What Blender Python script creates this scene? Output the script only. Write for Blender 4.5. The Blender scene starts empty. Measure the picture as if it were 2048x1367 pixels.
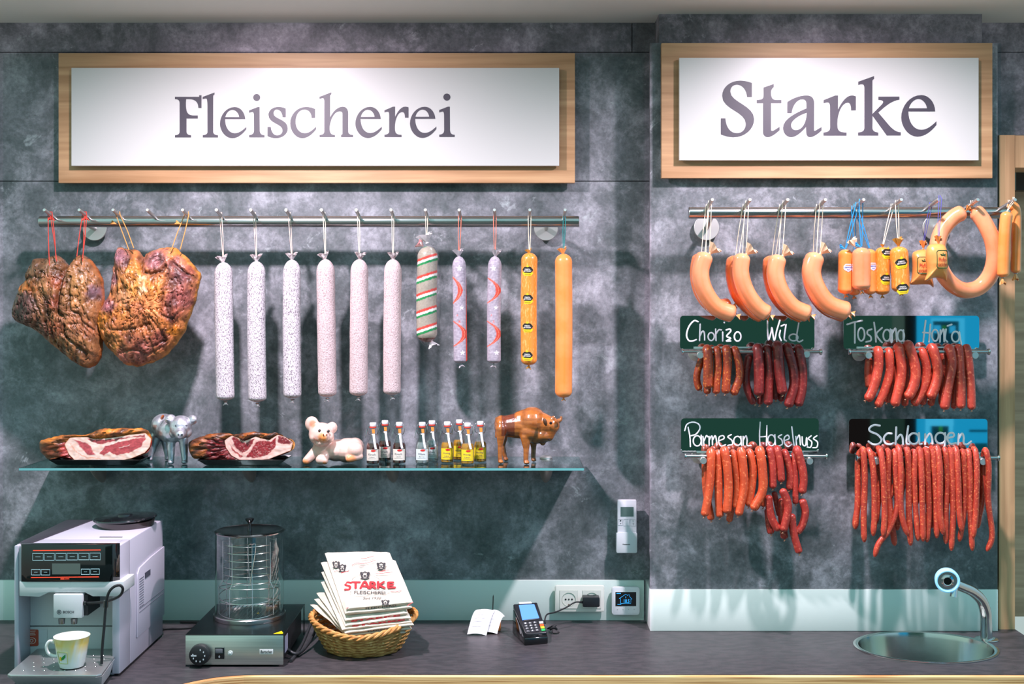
import bpy, bmesh, math, random
from mathutils import Vector, Matrix, noise as mnoise
R = random.Random(7)
PI = math.pi
D, F, CX, CY, CZ = 3.7, 2450.0, 1035.0, 610.0, 1.85
COL = bpy.context.scene.collection
ORG = {}

def W(px, py, Y):
    """point seen at a measured place of the photograph, at world depth Y (wall at Y=0, camera at Y=-D)"""
    d = Y + D
    return Vector(((px - CX) / F * d, Y, CZ - (py - CY) / F * d))
def S(n, Y):
    return n * (Y + D) / F
def XX(px, Y): return (px - CX) / F * (Y + D)
def ZZ(py, Y): return CZ - (py - CY) / F * (Y + D)

def lin(c):
    if isinstance(c, str):
        c = c.lstrip('#'); c = [int(c[i:i+2], 16) for i in (0, 2, 4)]
    if max(c) > 1.0: c = [v / 255 for v in c]
    return tuple((v / 12.92 if v <= .04045 else ((v + .055) / 1.055) ** 2.4) for v in c)

# ------------------------------------------------------------------ materials
MATS = {}
def nodes_of(m):
    m.use_nodes = True
    nt = m.node_tree
    return nt, nt.nodes, nt.links
def pmat(name, col, rough=.5, metal=0., c2=None, nscale=20., nlo=.4, nhi=.6, stretch=None, detail=5.,
         bump=0., bscale=None, spec=.5, coat=0., trans=0., ior=1.45, emis=None, estr=0., sss=0., c3=None, n3scale=80., n3lo=.62, n3hi=.68, aniso=0., vcol=False, alpha=1.):
    if name in MATS: return MATS[name]
    m = bpy.data.materials.new(name); MATS[name] = m
    nt, N, L = nodes_of(m)
    b = N['Principled BSDF']
    col = lin(col)
    b.inputs['Base Color'].default_value = (*col, 1)
    b.inputs['Roughness'].default_value = rough
    b.inputs['Metallic'].default_value = metal
    b.inputs['Specular IOR Level'].default_value = spec
    b.inputs['Coat Weight'].default_value = coat
    b.inputs['Coat Roughness'].default_value = .08
    b.inputs['Transmission Weight'].default_value = trans
    b.inputs['IOR'].default_value = ior
    b.inputs['Alpha'].default_value = alpha
    if aniso: b.inputs['Anisotropic'].default_value = aniso
    if sss:
        b.inputs['Subsurface Weight'].default_value = sss
        b.inputs['Subsurface Radius'].default_value = (.02, .008, .004)
        b.inputs['Subsurface Scale'].default_value = .3
    if emis:
        b.inputs['Emission Color'].default_value = (*lin(emis), 1)
        b.inputs['Emission Strength'].default_value = estr
    tc = N.new('ShaderNodeTexCoord'); mp = N.new('ShaderNodeMapping')
    L.new(tc.outputs['Object'], mp.inputs['Vector'])
    if stretch: mp.inputs['Scale'].default_value = stretch
    cur = None
    if vcol:
        at = N.new('ShaderNodeAttribute'); at.attribute_name = 'col'; cur = at.outputs['Color']
    def layer(cur, colr, sc, lo, hi, det):
        nz = N.new('ShaderNodeTexNoise'); nz.inputs['Scale'].default_value = sc; nz.inputs['Detail'].default_value = det
        L.new(mp.outputs[0], nz.inputs['Vector'])
        mr = N.new('ShaderNodeMapRange'); mr.inputs[1].default_value = lo; mr.inputs[2].default_value = hi
        L.new(nz.outputs[0], mr.inputs[0])
        mx = N.new('ShaderNodeMix'); mx.data_type = 'RGBA'
        L.new(mr.outputs[0], mx.inputs[0])
        if cur is None: mx.inputs[6].default_value = (*col, 1)
        else: L.new(cur, mx.inputs[6])
        mx.inputs[7].default_value = (*lin(colr), 1)
        return mx.outputs[2]
    if c2: cur = layer(cur, c2, nscale, nlo, nhi, detail)
    if c3: cur = layer(cur, c3, n3scale, n3lo, n3hi, 3.)
    if cur is not None: L.new(cur, b.inputs['Base Color'])
    if bump:
        nz = N.new('ShaderNodeTexNoise'); nz.inputs['Scale'].default_value = bscale or nscale; nz.inputs['Detail'].default_value = 4
        L.new(mp.outputs[0], nz.inputs['Vector'])
        bp = N.new('ShaderNodeBump'); bp.inputs['Strength'].default_value = bump; bp.inputs['Distance'].default_value = .002
        L.new(nz.outputs[0], bp.inputs['Height']); L.new(bp.outputs[0], b.inputs['Normal'])
    return m
def thin_glass(name, tint=(1, 1, 1), refl=1.0, rough=.0):
    """a thin pane: light passes, the surface mirrors by fresnel"""
    if name in MATS: return MATS[name]
    m = bpy.data.materials.new(name); MATS[name] = m
    nt, N, L = nodes_of(m)
    for n in list(N):
        if n.type == 'BSDF_PRINCIPLED': N.remove(n)
    out = [n for n in N if n.type == 'OUTPUT_MATERIAL'][0]
    tr = N.new('ShaderNodeBsdfTransparent'); tr.inputs[0].default_value = (*tint, 1)
    gl = N.new('ShaderNodeBsdfGlossy'); gl.inputs['Roughness'].default_value = rough
    fr = N.new('ShaderNodeFresnel'); fr.inputs[0].default_value = 1.45
    mu = N.new('ShaderNodeMath'); mu.operation = 'MULTIPLY'; mu.inputs[1].default_value = refl
    mx = N.new('ShaderNodeMixShader')
    
    ge = N.new('ShaderNodeNewGeometry'); iv = N.new('ShaderNodeMath'); iv.operation = 'SUBTRACT'; iv.inputs[0].default_value = 1.; L.new(ge.outputs['Backfacing'], iv.inputs[1])
    m2 = N.new('ShaderNodeMath'); m2.operation = 'MULTIPLY'; L.new(fr.outputs[0], m2.inputs[0]); L.new(iv.outputs[0], m2.inputs[1])
    L.new(m2.outputs[0], mu.inputs[0]); L.new(mu.outputs[0], mx.inputs[0])
    L.new(tr.outputs[0], mx.inputs[1]); L.new(gl.outputs[0], mx.inputs[2]); L.new(mx.outputs[0], out.inputs[0])
    return m
def stone_mat(name='stone'):
    if name in MATS: return MATS[name]
    m = bpy.data.materials.new(name); MATS[name] = m
    nt, N, L = nodes_of(m)
    b = N['Principled BSDF']; b.inputs['Roughness'].default_value = .55
    tc = N.new('ShaderNodeTexCoord')
    def nz(sc, det, rough=.6, st=None, dist=0.):
        mp = N.new('ShaderNodeMapping'); L.new(tc.outputs['Object'], mp.inputs['Vector'])
        if st: mp.inputs['Scale'].default_value = st
        n = N.new('ShaderNodeTexNoise'); n.inputs['Scale'].default_value = sc; n.inputs['Detail'].default_value = det
        n.inputs['Roughness'].default_value = rough; n.inputs['Distortion'].default_value = dist
        L.new(mp.outputs[0], n.inputs['Vector']); return n.outputs[0]
    def ramp(v, stops):
        r = N.new('ShaderNodeValToRGB'); L.new(v, r.inputs[0])
        e = r.color_ramp.elements
        while len(e) < len(stops): e.new(.5)
        for i, (p, c) in enumerate(stops): e[i].position = p; e[i].color = (*lin(c), 1)
        return r.outputs[0]
    def mix(f, a, c, mode='MIX'):
        x = N.new('ShaderNodeMix'); x.data_type = 'RGBA'; x.blend_type = mode
        if isinstance(f, float): x.inputs[0].default_value = f
        else: L.new(f, x.inputs[0])
        L.new(a, x.inputs[6]); L.new(c, x.inputs[7]); return x.outputs[2]
    big = ramp(nz(1.9, 9, .66, (1, 1, .8), .15), [(.36, (54, 57, 60)), (.46, (86, 86, 90)), (.54, (122, 115, 124)), (.64, (182, 169, 182))])
    mid = ramp(nz(7.5, 9, .72, None, .25), [(.36, (56, 59, 63)), (.5, (114, 109, 117)), (.63, (192, 180, 193))])
    c = mix(.45, big, mid)
    fm = N.new('ShaderNodeMapRange'); fm.inputs[1].default_value = .3; fm.inputs[2].default_value = .7; fm.inputs[3].default_value = .84; fm.inputs[4].default_value = 1.72
    L.new(nz(70, 6, .75), fm.inputs[0]); cb = N.new('ShaderNodeCombineColor')
    for i in range(3): L.new(fm.outputs[0], cb.inputs[i])
    c = mix(1., c, cb.outputs[0], 'MULTIPLY')
    # pale rubbed flecks
    fl = nz(14, 10, .76, (1, 1, 1.2), .5)
    mr = N.new('ShaderNodeMapRange'); mr.inputs[1].default_value = .60; mr.inputs[2].default_value = .74; L.new(fl, mr.inputs[0])
    wh = N.new('ShaderNodeRGB'); wh.outputs[0].default_value = (*lin((206, 202, 210)), 1)
    c = mix(mr.outputs[0], c, wh.outputs[0])
    dk = nz(9, 12, .8, (1.3, 1, .8), .6)
    mr2 = N.new('ShaderNodeMapRange'); mr2.inputs[1].default_value = .57; mr2.inputs[2].default_value = .72; L.new(dk, mr2.inputs[0])
    bl = N.new('ShaderNodeRGB'); bl.outputs[0].default_value = (*lin((70, 75, 80)), 1)
    mm = N.new('ShaderNodeMath'); mm.operation = 'MULTIPLY'; mm.inputs[1].default_value = .75; L.new(mr2.outputs[0], mm.inputs[0])
    c = mix(mm.outputs[0], c, bl.outputs[0])
    L.new(c, b.inputs['Base Color'])
    return m
def wood_mat(name, c1, c2, axis=0, scale=1., rough=.5):
    if name in MATS: return MATS[name]
    m = bpy.data.materials.new(name); MATS[name] = m
    nt, N, L = nodes_of(m)
    b = N['Principled BSDF']; b.inputs['Roughness'].default_value = rough
    tc = N.new('ShaderNodeTexCoord'); mp = N.new('ShaderNodeMapping'); L.new(tc.outputs['Object'], mp.inputs['Vector'])
    s = [42 * scale] * 3; s[axis] = 2.2 * scale; mp.inputs['Scale'].default_value = s
    n = N.new('ShaderNodeTexNoise'); n.inputs['Scale'].default_value = 1; n.inputs['Detail'].default_value = 7; n.inputs['Distortion'].default_value = .6
    L.new(mp.outputs[0], n.inputs['Vector'])
    r = N.new('ShaderNodeValToRGB'); e = r.color_ramp.elements
    e[0].position = .3; e[0].color = (*lin(c1), 1); e[1].position = .68; e[1].color = (*lin(c2), 1); L.new(n.outputs[0], r.inputs[0])
    n2 = N.new('ShaderNodeTexNoise'); n2.inputs['Scale'].default_value = 2.6; n2.inputs['Detail'].default_value = 3; L.new(tc.outputs['Object'], n2.inputs['Vector'])
    x = N.new('ShaderNodeMix'); x.data_type = 'RGBA'; x.blend_type = 'OVERLAY'; x.inputs[0].default_value = .35
    L.new(r.outputs[0], x.inputs[6]); L.new(n2.outputs[0], x.inputs[7]); L.new(x.outputs[2], b.inputs['Base Color'])
    return m

# ------------------------------------------------------------------ mesh builder
class MB:
    def __init__(s): s.v = []; s.f = []; s.c = []
    def add(s, vs, fs, cols=None):
        o = len(s.v); s.v += [Vector(p) for p in vs]; s.f += [tuple(i + o for i in f) for f in fs]
        s.c += list(cols) if cols else [(1, 1, 1)] * len(vs)
        return s
    def box(s, x0, x1, y0, y1, z0, z1):
        return s.add([(x, y, z) for x in (x0, x1) for y in (y0, y1) for z in (z0, z1)],
                     [(0, 1, 3, 2), (4, 6, 7, 5), (0, 4, 5, 1), (2, 3, 7, 6), (0, 2, 6, 4), (1, 5, 7, 3)])
    def prism(s, poly, y0, y1):
        """poly: (x,z) outline, extruded along y"""
        n = len(poly)
        vs = [(x, y0, z) for x, z in poly] + [(x, y1, z) for x, z in poly]
        fs = [tuple(range(n)), tuple(range(2 * n - 1, n - 1, -1))] + [(i, i + n, (i + 1) % n + n, (i + 1) % n) for i in range(n)]
        return s.add(vs, fs)
    def prismz(s, poly, z0, z1):
        n = len(poly)
        vs = [(x, y, z0) for x, y in poly] + [(x, y, z1) for x, y in poly]
        fs = [tuple(range(n - 1, -1, -1)), tuple(range(n, 2 * n))] + [(i, (i + 1) % n, (i + 1) % n + n, i + n) for i in range(n)]
        return s.add(vs, fs)
    def tube(s, pts, rad, n=10, closed=False, cap=True, colf=None, flat=None):
        pts = [Vector(p) for p in pts]; m = len(pts)
        if not isinstance(rad, (list, tuple)): rad = [rad] * m
        tang = []
        for i in range(m):
            a = pts[i - 1] if (i > 0 or closed) else pts[i]
            b = pts[(i + 1) % m] if (i < m - 1 or closed) else pts[i]
            t = b - a; tang.append(t.normalized() if t.length > 1e-9 else Vector((0, 0, 1)))
        up = Vector((0, 1, 0)) if abs(tang[0].y) < .9 else Vector((1, 0, 0))
        nrm = (up - tang[0] * up.dot(tang[0])).normalized()
        vs = []; cs = []
        for i in range(m):
            nrm = (nrm - tang[i] * nrm.dot(tang[i])); nrm = nrm.normalized() if nrm.length > 1e-9 else tang[i].orthogonal().normalized()
            bi = tang[i].cross(nrm)
            for k in range(n):
                a = 2 * PI * k / n
                p = pts[i] + (nrm * math.cos(a) + bi * math.sin(a)) * rad[i]
                vs.append(p)
                cs.append(colf(p, i / (m - 1), a) if colf else (1, 1, 1))
        fs = []
        for i in range(m if closed else m - 1):
            j = (i + 1) % m
            for k in range(n): fs.append((i * n + k, i * n + (k + 1) % n, j * n + (k + 1) % n, j * n + k))
        if cap and not closed:
            fs.append(tuple(range(n - 1, -1, -1))); fs.append(tuple((m - 1) * n + k for k in range(n)))
        if flat is not None:
            y0, q = flat; vs = [Vector((p.x, y0 + (p.y - y0) * q, p.z)) for p in vs]
        return s.add(vs, fs, cs)
    def lathe(s, prof, c, n=28, axis='z', sx=1., sy=1., colf=None, cap0=True, cap1=True):
        """prof: (radius, height) list; axis z up, or y (towards the wall)"""
        c = Vector(c); vs = []; cs = []; m = len(prof)
        for r, h in prof:
            for k in range(n):
                a = 2 * PI * k / n; x, y = r * math.cos(a) * sx, r * math.sin(a) * sy
                if axis == 'z': p = Vector((x, y, h))
                elif axis == 'y': p = Vector((x, h, y))
                else: p = Vector((h, x, y))
                vs.append(c + p); cs.append(colf(p) if colf else (1, 1, 1))
        fs = []
        for i in range(m - 1):
            for k in range(n): fs.append((i * n + k, i * n + (k + 1) % n, (i + 1) * n + (k + 1) % n, (i + 1) * n + k))
        if cap0 and prof[0][0] > 1e-6: fs.append(tuple(range(n - 1, -1, -1)))
        if cap1 and prof[-1][0] > 1e-6: fs.append(tuple((m - 1) * n + k for k in range(n)))
        return s.add(vs, fs, cs)
    def ball(s, c, r, n=16, rot=None):
        c = Vector(c); r = Vector((r, r, r)) if isinstance(r, (int, float)) else Vector(r)
        rings = n // 2; vs = []; fs = []
        for i in range(rings + 1):
            th = PI * i / rings
            for k in range(n):
                a = 2 * PI * k / n
                p = Vector((r.x * math.sin(th) * math.cos(a), r.y * math.sin(th) * math.sin(a), r.z * math.cos(th)))
                if rot: p = rot @ p
                vs.append(c + p)
        for i in range(rings):
            for k in range(n): fs.append((i * n + k, (i + 1) * n + k, (i + 1) * n + (k + 1) % n, i * n + (k + 1) % n))
        return s.add(vs, fs)
    def grid(s, fn, nu, nv, cols=None, wrap=False):
        vs = [fn(i / (nu - 1) if not wrap else i / nu, j / (nv - 1)) for j in range(nv) for i in range(nu)]
        fs = []
        for j in range(nv - 1):
            for i in range(nu if wrap else nu - 1):
                i2 = (i + 1) % nu; fs.append((j * nu + i, j * nu + i2, (j + 1) * nu + i2, (j + 1) * nu + i))
        cs = [cols(i / (nu - 1) if not wrap else i / nu, j / (nv - 1)) for j in range(nv) for i in range(nu)] if cols else None
        return s.add(vs, fs, cs)
    def xform(s, M, start=0):
        for i in range(start, len(s.v)): s.v[i] = M @ s.v[i]
        return s
    def build(s, name, mat, parent=None, origin=None, smooth=35, bevel=0., bseg=2, weld=True, vcol=False):
        root = parent
        if parent is not None: org = ORG[parent.name]
        else: org = Vector(origin) if origin is not None else Vector((0, 0, 0))
        me = bpy.data.meshes.new(name)
        me.from_pydata([p - org for p in s.v], [], s.f)
        if vcol:
            ca = me.color_attributes.new('col', 'FLOAT_COLOR', 'POINT')
            flat = []
            for c in s.c: flat += [c[0], c[1], c[2], 1.]
            ca.data.foreach_set('color', flat)
        bm = bmesh.new(); bm.from_mesh(me)
        if weld: bmesh.ops.remove_doubles(bm, verts=bm.verts, dist=1e-6)
        bad = [f for f in bm.faces if f.calc_area() < 1e-13]
        if bad: bmesh.ops.delete(bm, geom=bad, context='FACES_ONLY')
        bmesh.ops.recalc_face_normals(bm, faces=bm.faces)
        if bevel:
            es = [e for e in bm.edges if len(e.link_faces) == 2 and e.calc_face_angle(0) > math.radians(38)]
            bmesh.ops.bevel(bm, geom=es, offset=bevel, segments=bseg, affect='EDGES', profile=.5, clamp_overlap=True)
        bm.to_mesh(me); bm.free()
        if smooth:
            me.shade_smooth(); me.set_sharp_from_angle(angle=math.radians(smooth))
        me.materials.append(mat)
        o = bpy.data.objects.new(name, me); COL.objects.link(o)
        if parent is not None:
            o.parent = parent; ORG[o.name] = org
        else:
            o.location = org; ORG[o.name] = org
        return o

def tag(o, label=None, cat=None, group=None, kind=None):
    if label: o['label'] = label
    if cat: o['category'] = cat
    if group: o['group'] = group
    if kind: o['kind'] = kind
    return o
def thing(name, label, cat, loc, group=None):
    o = bpy.data.objects.new(name, None); COL.objects.link(o); o.location = loc
    o.empty_display_size = .03
    ORG[o.name] = Vector(loc); tag(o, label, cat, group); return o
def children(o): return [c for c in COL.objects if c.parent == o]
def copy_tree(o, loc=None, parent=None, label=None, group=None):
    c = o.copy(); COL.objects.link(c)
    if parent is not None: c.parent = parent
    if loc is not None: c.location = loc
    ORG[c.name] = Vector(loc) if loc is not None else ORG[o.name]
    if label: c['label'] = label
    if group: c['group'] = group
    for ch in [x for x in COL.objects if x.parent == o]: copy_tree(ch, None, c)
    return c

def crom(pts, n=8, closed=False):
    pts = [Vector(p) for p in pts]; m = len(pts); out = []
    rng = m if closed else m - 1
    for i in range(rng):
        p1, p2 = pts[i], pts[(i + 1) % m]
        p0 = pts[i - 1] if (i > 0 or closed) else p1 * 2 - p2
        p3 = pts[(i + 2) % m] if (i + 2 < m or closed) else p2 * 2 - p1
        for k in range(n):
            t = k / n; t2, t3 = t * t, t * t * t
            out.append(.5 * ((2 * p1) + (p2 - p0) * t + (2 * p0 - 5 * p1 + 4 * p2 - p3) * t2 + (3 * p1 - p0 - 3 * p2 + p3) * t3))
    if not closed: out.append(pts[-1])
    return out
def resample(pts, n):
    L = [0]
    for a, b in zip(pts, pts[1:]): L.append(L[-1] + (b - a).length)
    out = []; j = 0
    for i in range(n):
        s = L[-1] * i / (n - 1)
        while j < len(L) - 2 and L[j + 1] < s: j += 1
        d = L[j + 1] - L[j]; t = 0 if d < 1e-9 else (s - L[j]) / d
        out.append(pts[j].lerp(pts[j + 1], min(1, max(0, t))))
    return out, L[-1]
def sausage_mesh(mb, pts, r, m=40, n=18, e0=1., e1=1., wob=.0, taper=0., colf=None, seed=0):
    p, Ln = resample(crom([Vector(q) for q in pts], 10), m * 3)
    # denser rings near the ends
    ts = [.5 - .5 * math.cos(PI * i / (m - 1)) for i in range(m)]
    q = []; rad = []
    for t in ts:
        x = t * (len(p) - 1); i = min(int(x), len(p) - 2); q.append(p[i].lerp(p[i + 1], x - i))
        s0, s1 = t * Ln, (1 - t) * Ln; f = 1.
        a, b = r * e0, r * e1
        if s0 < a: f *= math.sqrt(max(0.0, 1 - (1 - s0 / a) ** 2))
        if s1 < b: f *= math.sqrt(max(0.0, 1 - (1 - s1 / b) ** 2))
        f *= 1 - taper * t
        if wob: f *= 1 + wob * mnoise.noise(Vector((t * Ln * 30, seed * 3.1, 0)))
        rad.append(max(r * f, r * .06))
    mb.tube(q, rad, n, colf=colf)
    return q, rad

# ------------------------------------------------------------------ lettering
def curve_mesh(splines):
    """filled outline from bezier rings: ring = list of (co, left, right)"""
    cu = bpy.data.curves.new('t', 'CURVE'); cu.dimensions = '2D'; cu.fill_mode = 'BOTH'; cu.resolution_u = 8
    for ring in splines:
        sp = cu.splines.new('BEZIER'); sp.bezier_points.add(len(ring) - 1); sp.use_cyclic_u = True
        for bp, (c, l, r) in zip(sp.bezier_points, ring):
            bp.handle_left_type = bp.handle_right_type = 'FREE'
            bp.co = (*c, 0); bp.handle_left = (*l, 0); bp.handle_right = (*r, 0)
    return _eval(cu)
def _eval(cu):
    ob = bpy.data.objects.new('t', cu); COL.objects.link(ob)
    dg = bpy.context.evaluated_depsgraph_get(); me = bpy.data.meshes.new_from_object(ob.evaluated_get(dg))
    v = [x.co.copy() for x in me.vertices]; f = [tuple(p.vertices) for p in me.polygons]
    bpy.data.objects.remove(ob); bpy.data.curves.remove(cu); bpy.data.meshes.remove(me)
    return v, f
def path_rings(d):
    tok = d.replace(',', ' ').split(); i = 0; rings = []; cur = None
    while i < len(tok):
        k = tok[i]; i += 1
        if k == 'M':
            p = (float(tok[i]), float(tok[i + 1])); i += 2; cur = [[p, p, p]]
        elif k == 'L':
            p = (float(tok[i]), float(tok[i + 1])); i += 2; cur.append([p, p, p])
        elif k == 'C':
            a = [float(x) for x in tok[i:i + 6]]; i += 6
            cur[-1][2] = (a[0], a[1]); cur.append([(a[4], a[5]), (a[2], a[3]), (a[4], a[5])])
        elif k == 'O':
            x, y, r = [float(v) for v in tok[i:i + 3]]; i += 3; h = r * .5523
            rings.append([[(x + r, y), (x + r, y - h), (x + r, y + h)], [(x, y + r), (x + h, y + r), (x - h, y + r)],
                          [(x - r, y), (x - r, y + h), (x - r, y - h)], [(x, y - r), (x - h, y - r), (x + h, y - r)]])
        elif k == 'Z':
            if len(cur) > 1 and math.dist(cur[0][0], cur[-1][0]) < 1e-3:
                cur[0][1] = cur[-1][1]; cur.pop()
            rings.append(cur); cur = None
    return rings
_TC = {}
def text_mesh(body, bold=0., shear=0., space=1.):
    key = (body, bold, shear, space)
    if key in _TC: return _TC[key]
    cu = bpy.data.curves.new('t', 'FONT'); cu.body = body; cu.size = 1; cu.align_x = 'CENTER'; cu.align_y = 'CENTER'
    cu.offset = bold; cu.shear = shear; cu.space_character = space; cu.resolution_u = 3
    v, f = _eval(cu)
    if v:
        x0, x1 = min(p.x for p in v), max(p.x for p in v); y0, y1 = min(p.y for p in v), max(p.y for p in v)
        v = [((p.x - (x0 + x1) / 2) / (x1 - x0), (p.y - (y0 + y1) / 2) / (y1 - y0)) for p in v]
    _TC[key] = (v, f); return v, f
def put_text(mb, body, fn, w, h, **k):
    """fn(u,v) -> world point, u right and v up in metres about the text's middle"""
    v, f = text_mesh(body, **k)
    mb.add([fn(x * w, y * h) for x, y in v], f)
def stroke(mb, pts2, fn, w, y0, closed=False, n=6, q=.25):
    pts = [fn(x, y) for x, y in pts2]
    if len(pts) > 2 or closed: pts = crom(pts, n, closed)
    mb.tube(pts, w / 2, 8, closed=closed, flat=(y0, q))
    if not closed:
        for e in (pts[0], pts[-1]):
            mb.ball(e, (w / 2, w / 2 * q, w / 2), 8)
def ell(cx, cy, rx, ry, n=12):
    return [(cx + rx * math.sin(2 * PI * i / n), cy - ry * math.cos(2 * PI * i / n)) for i in range(n)]
def rrect(x0, x1, z0, z1, r, n=5):
    out = []
    for cx, cz, a in ((x1 - r, z1 - r, 0), (x0 + r, z1 - r, PI / 2), (x0 + r, z0 + r, PI), (x1 - r, z0 + r, 1.5 * PI)):
        for i in range(n + 1):
            t = a + PI / 2 * i / n; out.append((cx + r * math.cos(t), cz + r * math.sin(t)))
    return out
def blob(parts, voxel, it=6):
    """one continuous skin over overlapping ellipsoids ('e',c,r,rot) and tapered limbs ('c',p0,r0,p1,r1)"""
    mb = MB()
    for p in parts:
        if p[0] == 'e': mb.ball(p[1], p[2], 20, p[3] if len(p) > 3 else None)
        else:
            a, ra, b, rb = Vector(p[1]), p[2], Vector(p[3]), p[4]
            q = []; rr = []; ax = (b - a).normalized(); Ln = (b - a).length
            for i in range(7):
                t = i / 6 * PI / 2; q.append(a - ax * ra * math.cos(t)); rr.append(max(ra * math.sin(t), ra * .02))
            for i in range(1, 6): q.append(a.lerp(b, i / 6)); rr.append(ra + (rb - ra) * i / 6)
            for i in range(7):
                t = i / 6 * PI / 2; q.append(b + ax * rb * math.sin(t)); rr.append(max(rb * math.cos(t), rb * .02))
            mb.tube(q, rr, 16)
    me = bpy.data.meshes.new('t'); me.from_pydata(mb.v, [], mb.f)
    ob = bpy.data.objects.new('t', me); COL.objects.link(ob)
    md = ob.modifiers.new('r', 'REMESH'); md.mode = 'VOXEL'; md.voxel_size = voxel
    ms = ob.modifiers.new('s', 'SMOOTH'); ms.iterations = it; ms.factor = .5
    dg = bpy.context.evaluated_depsgraph_get(); m2 = bpy.data.meshes.new_from_object(ob.evaluated_get(dg))
    v = [x.co.copy() for x in m2.vertices]; f = [tuple(p.vertices) for p in m2.polygons]
    bpy.data.objects.remove(ob); bpy.data.meshes.remove(me); bpy.data.meshes.remove(m2)
    return v, f
def inpoly(x, y, P):
    c = False; n = len(P); j = n - 1
    for i in range(n):
        xi, yi = P[i]; xj, yj = P[j]
        if (yi > y) != (yj > y) and x < (xj - xi) * (y - yi) / (yj - yi) + xi: c = not c
        j = i
    return c
def segdist(x, y, a, b):
    ax, ay = a; bx, by = b; dx, dy = bx - ax, by - ay; l2 = dx * dx + dy * dy
    t = 0 if l2 == 0 else max(0, min(1, ((x - ax) * dx + (y - ay) * dy) / l2))
    return math.hypot(x - ax - t * dx, y - ay - t * dy)
def polydist(x, y, P, closed=False):
    n = len(P); return min(segdist(x, y, P[i], P[(i + 1) % n]) for i in range(n if closed else n - 1))
def fbm(p, o=4): return mnoise.fractal(Vector(p), 1., 2., o, noise_basis='PERLIN_ORIGINAL')
def mixc(a, b, t): return tuple(x + (y - x) * t for x, y in zip(a, b))
# ================================================================== camera, light, surroundings
sc = bpy.context.scene
cam_d = bpy.data.cameras.new('camera'); cam = bpy.data.objects.new('camera', cam_d); COL.objects.link(cam)
cam.location = (0, -D, CZ); cam.rotation_euler = (PI / 2, 0, 0)
cam_d.sensor_width = 36; cam_d.lens = 36 * F / 2048
cam_d.shift_x = (1024 - CX) / 2048; cam_d.shift_y = -(683.5 - CY) / 2048
cam_d.clip_start = .05
sc.camera = cam
sc.view_settings.view_transform = 'Standard'; sc.view_settings.look = 'None'
sc.view_settings.exposure = .12
try:
    sc.cycles.max_bounces = 10; sc.cycles.transparent_max_bounces = 16; sc.cycles.caustics_reflective = False; sc.cycles.caustics_refractive = False
    sc.cycles.sample_clamp_indirect = 4.; sc.cycles.use_denoising = True; sc.cycles.blur_glossy = .2
except Exception: pass

def spot(name, loc, tgt, power, colr, size=150, blend=.6, rad=.035):
    l = bpy.data.lights.new(name, 'SPOT'); l.energy = power; l.color = colr; l.spot_size = math.radians(size); l.spot_blend = blend; l.shadow_soft_size = rad
    l.use_nodes = True; n_ = l.node_tree.nodes; e_ = [x for x in n_ if x.type == 'EMISSION'][0]
    fo = n_.new('ShaderNodeLightFalloff'); fo.inputs[0].default_value = 1.; l.node_tree.links.new(fo.outputs['Linear'], e_.inputs[1])
    o = bpy.data.objects.new(name, l); COL.objects.link(o); o.location = loc
    o.rotation_euler = (Vector(tgt) - Vector(loc)).to_track_quat('-Z', 'Y').to_euler(); return o
KEY = (1.0, .85, .98)
spot('ceiling_spot', (-.76, -.88, 2.685), (-.60, -.1, 1.05), 112, KEY, 140, 1.)
spot('ceiling_spot', (.86, -.80, 2.685), (.90, -.15, 1.05), 92, KEY, 140, 1.)

# the shop behind the camera as an environment: green-grey room, a blue daylit doorway to the right
w = bpy.data.worlds.new('room'); sc.world = w; w.use_nodes = True
nt = w.node_tree; N, L = nt.nodes, nt.links
bg = N['Background']
tc = N.new('ShaderNodeTexCoord'); sp = N.new('ShaderNodeSeparateXYZ'); L.new(tc.outputs['Generated'], sp.inputs[0])
def M(op, a, b=None, c=None):
    n = N.new('ShaderNodeMath'); n.operation = op
    for i, v in enumerate((a, b, c)):
        if v is None: continue
        if isinstance(v, (int, float)): n.inputs[i].default_value = v
        else: L.new(v, n.inputs[i])
    return n.outputs[0]
def MIXC(f, a, b):
    n = N.new('ShaderNodeMix'); n.data_type = 'RGBA'
    L.new(f, n.inputs[0]) if not isinstance(f, (int, float)) else setattr(n.inputs[0], 'default_value', f)
    for i, v in ((6, a), (7, b)):
        if isinstance(v, tuple): n.inputs[i].default_value = (*v, 1)
        else: L.new(v, n.inputs[i])
    return n.outputs[2]
yneg = M('MULTIPLY', sp.outputs[1], -1.)
ya = M('MAXIMUM', yneg, .001)
u = M('DIVIDE', sp.outputs[0], ya); v = M('DIVIDE', sp.outputs[2], ya)
def box(u0, u1, v0, v1):
    a = M('MULTIPLY', M('GREATER_THAN', u, u0), M('LESS_THAN', u, u1))
    b = M('MULTIPLY', M('GREATER_THAN', v, v0), M('LESS_THAN', v, v1))
    return M('MULTIPLY', M('MULTIPLY', a, b), M('GREATER_THAN', yneg, .001))
GREEN, DARK = (.165, .30, .245), (.012, .016, .016)
side = M('MULTIPLY_ADD', sp.outputs[0], .5, .5)
room = MIXC(side, (.185, .335, .278), (.14, .30, .39))
# grey lower half, brightened so it lights the ceiling from below
top = N.new('ShaderNodeMapRange'); top.inputs[1].default_value = -.35; top.inputs[2].default_value = .25; L.new(sp.outputs[2], top.inputs[0])
room = MIXC(top.outputs[0], (.17, .18, .165), room)
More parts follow.
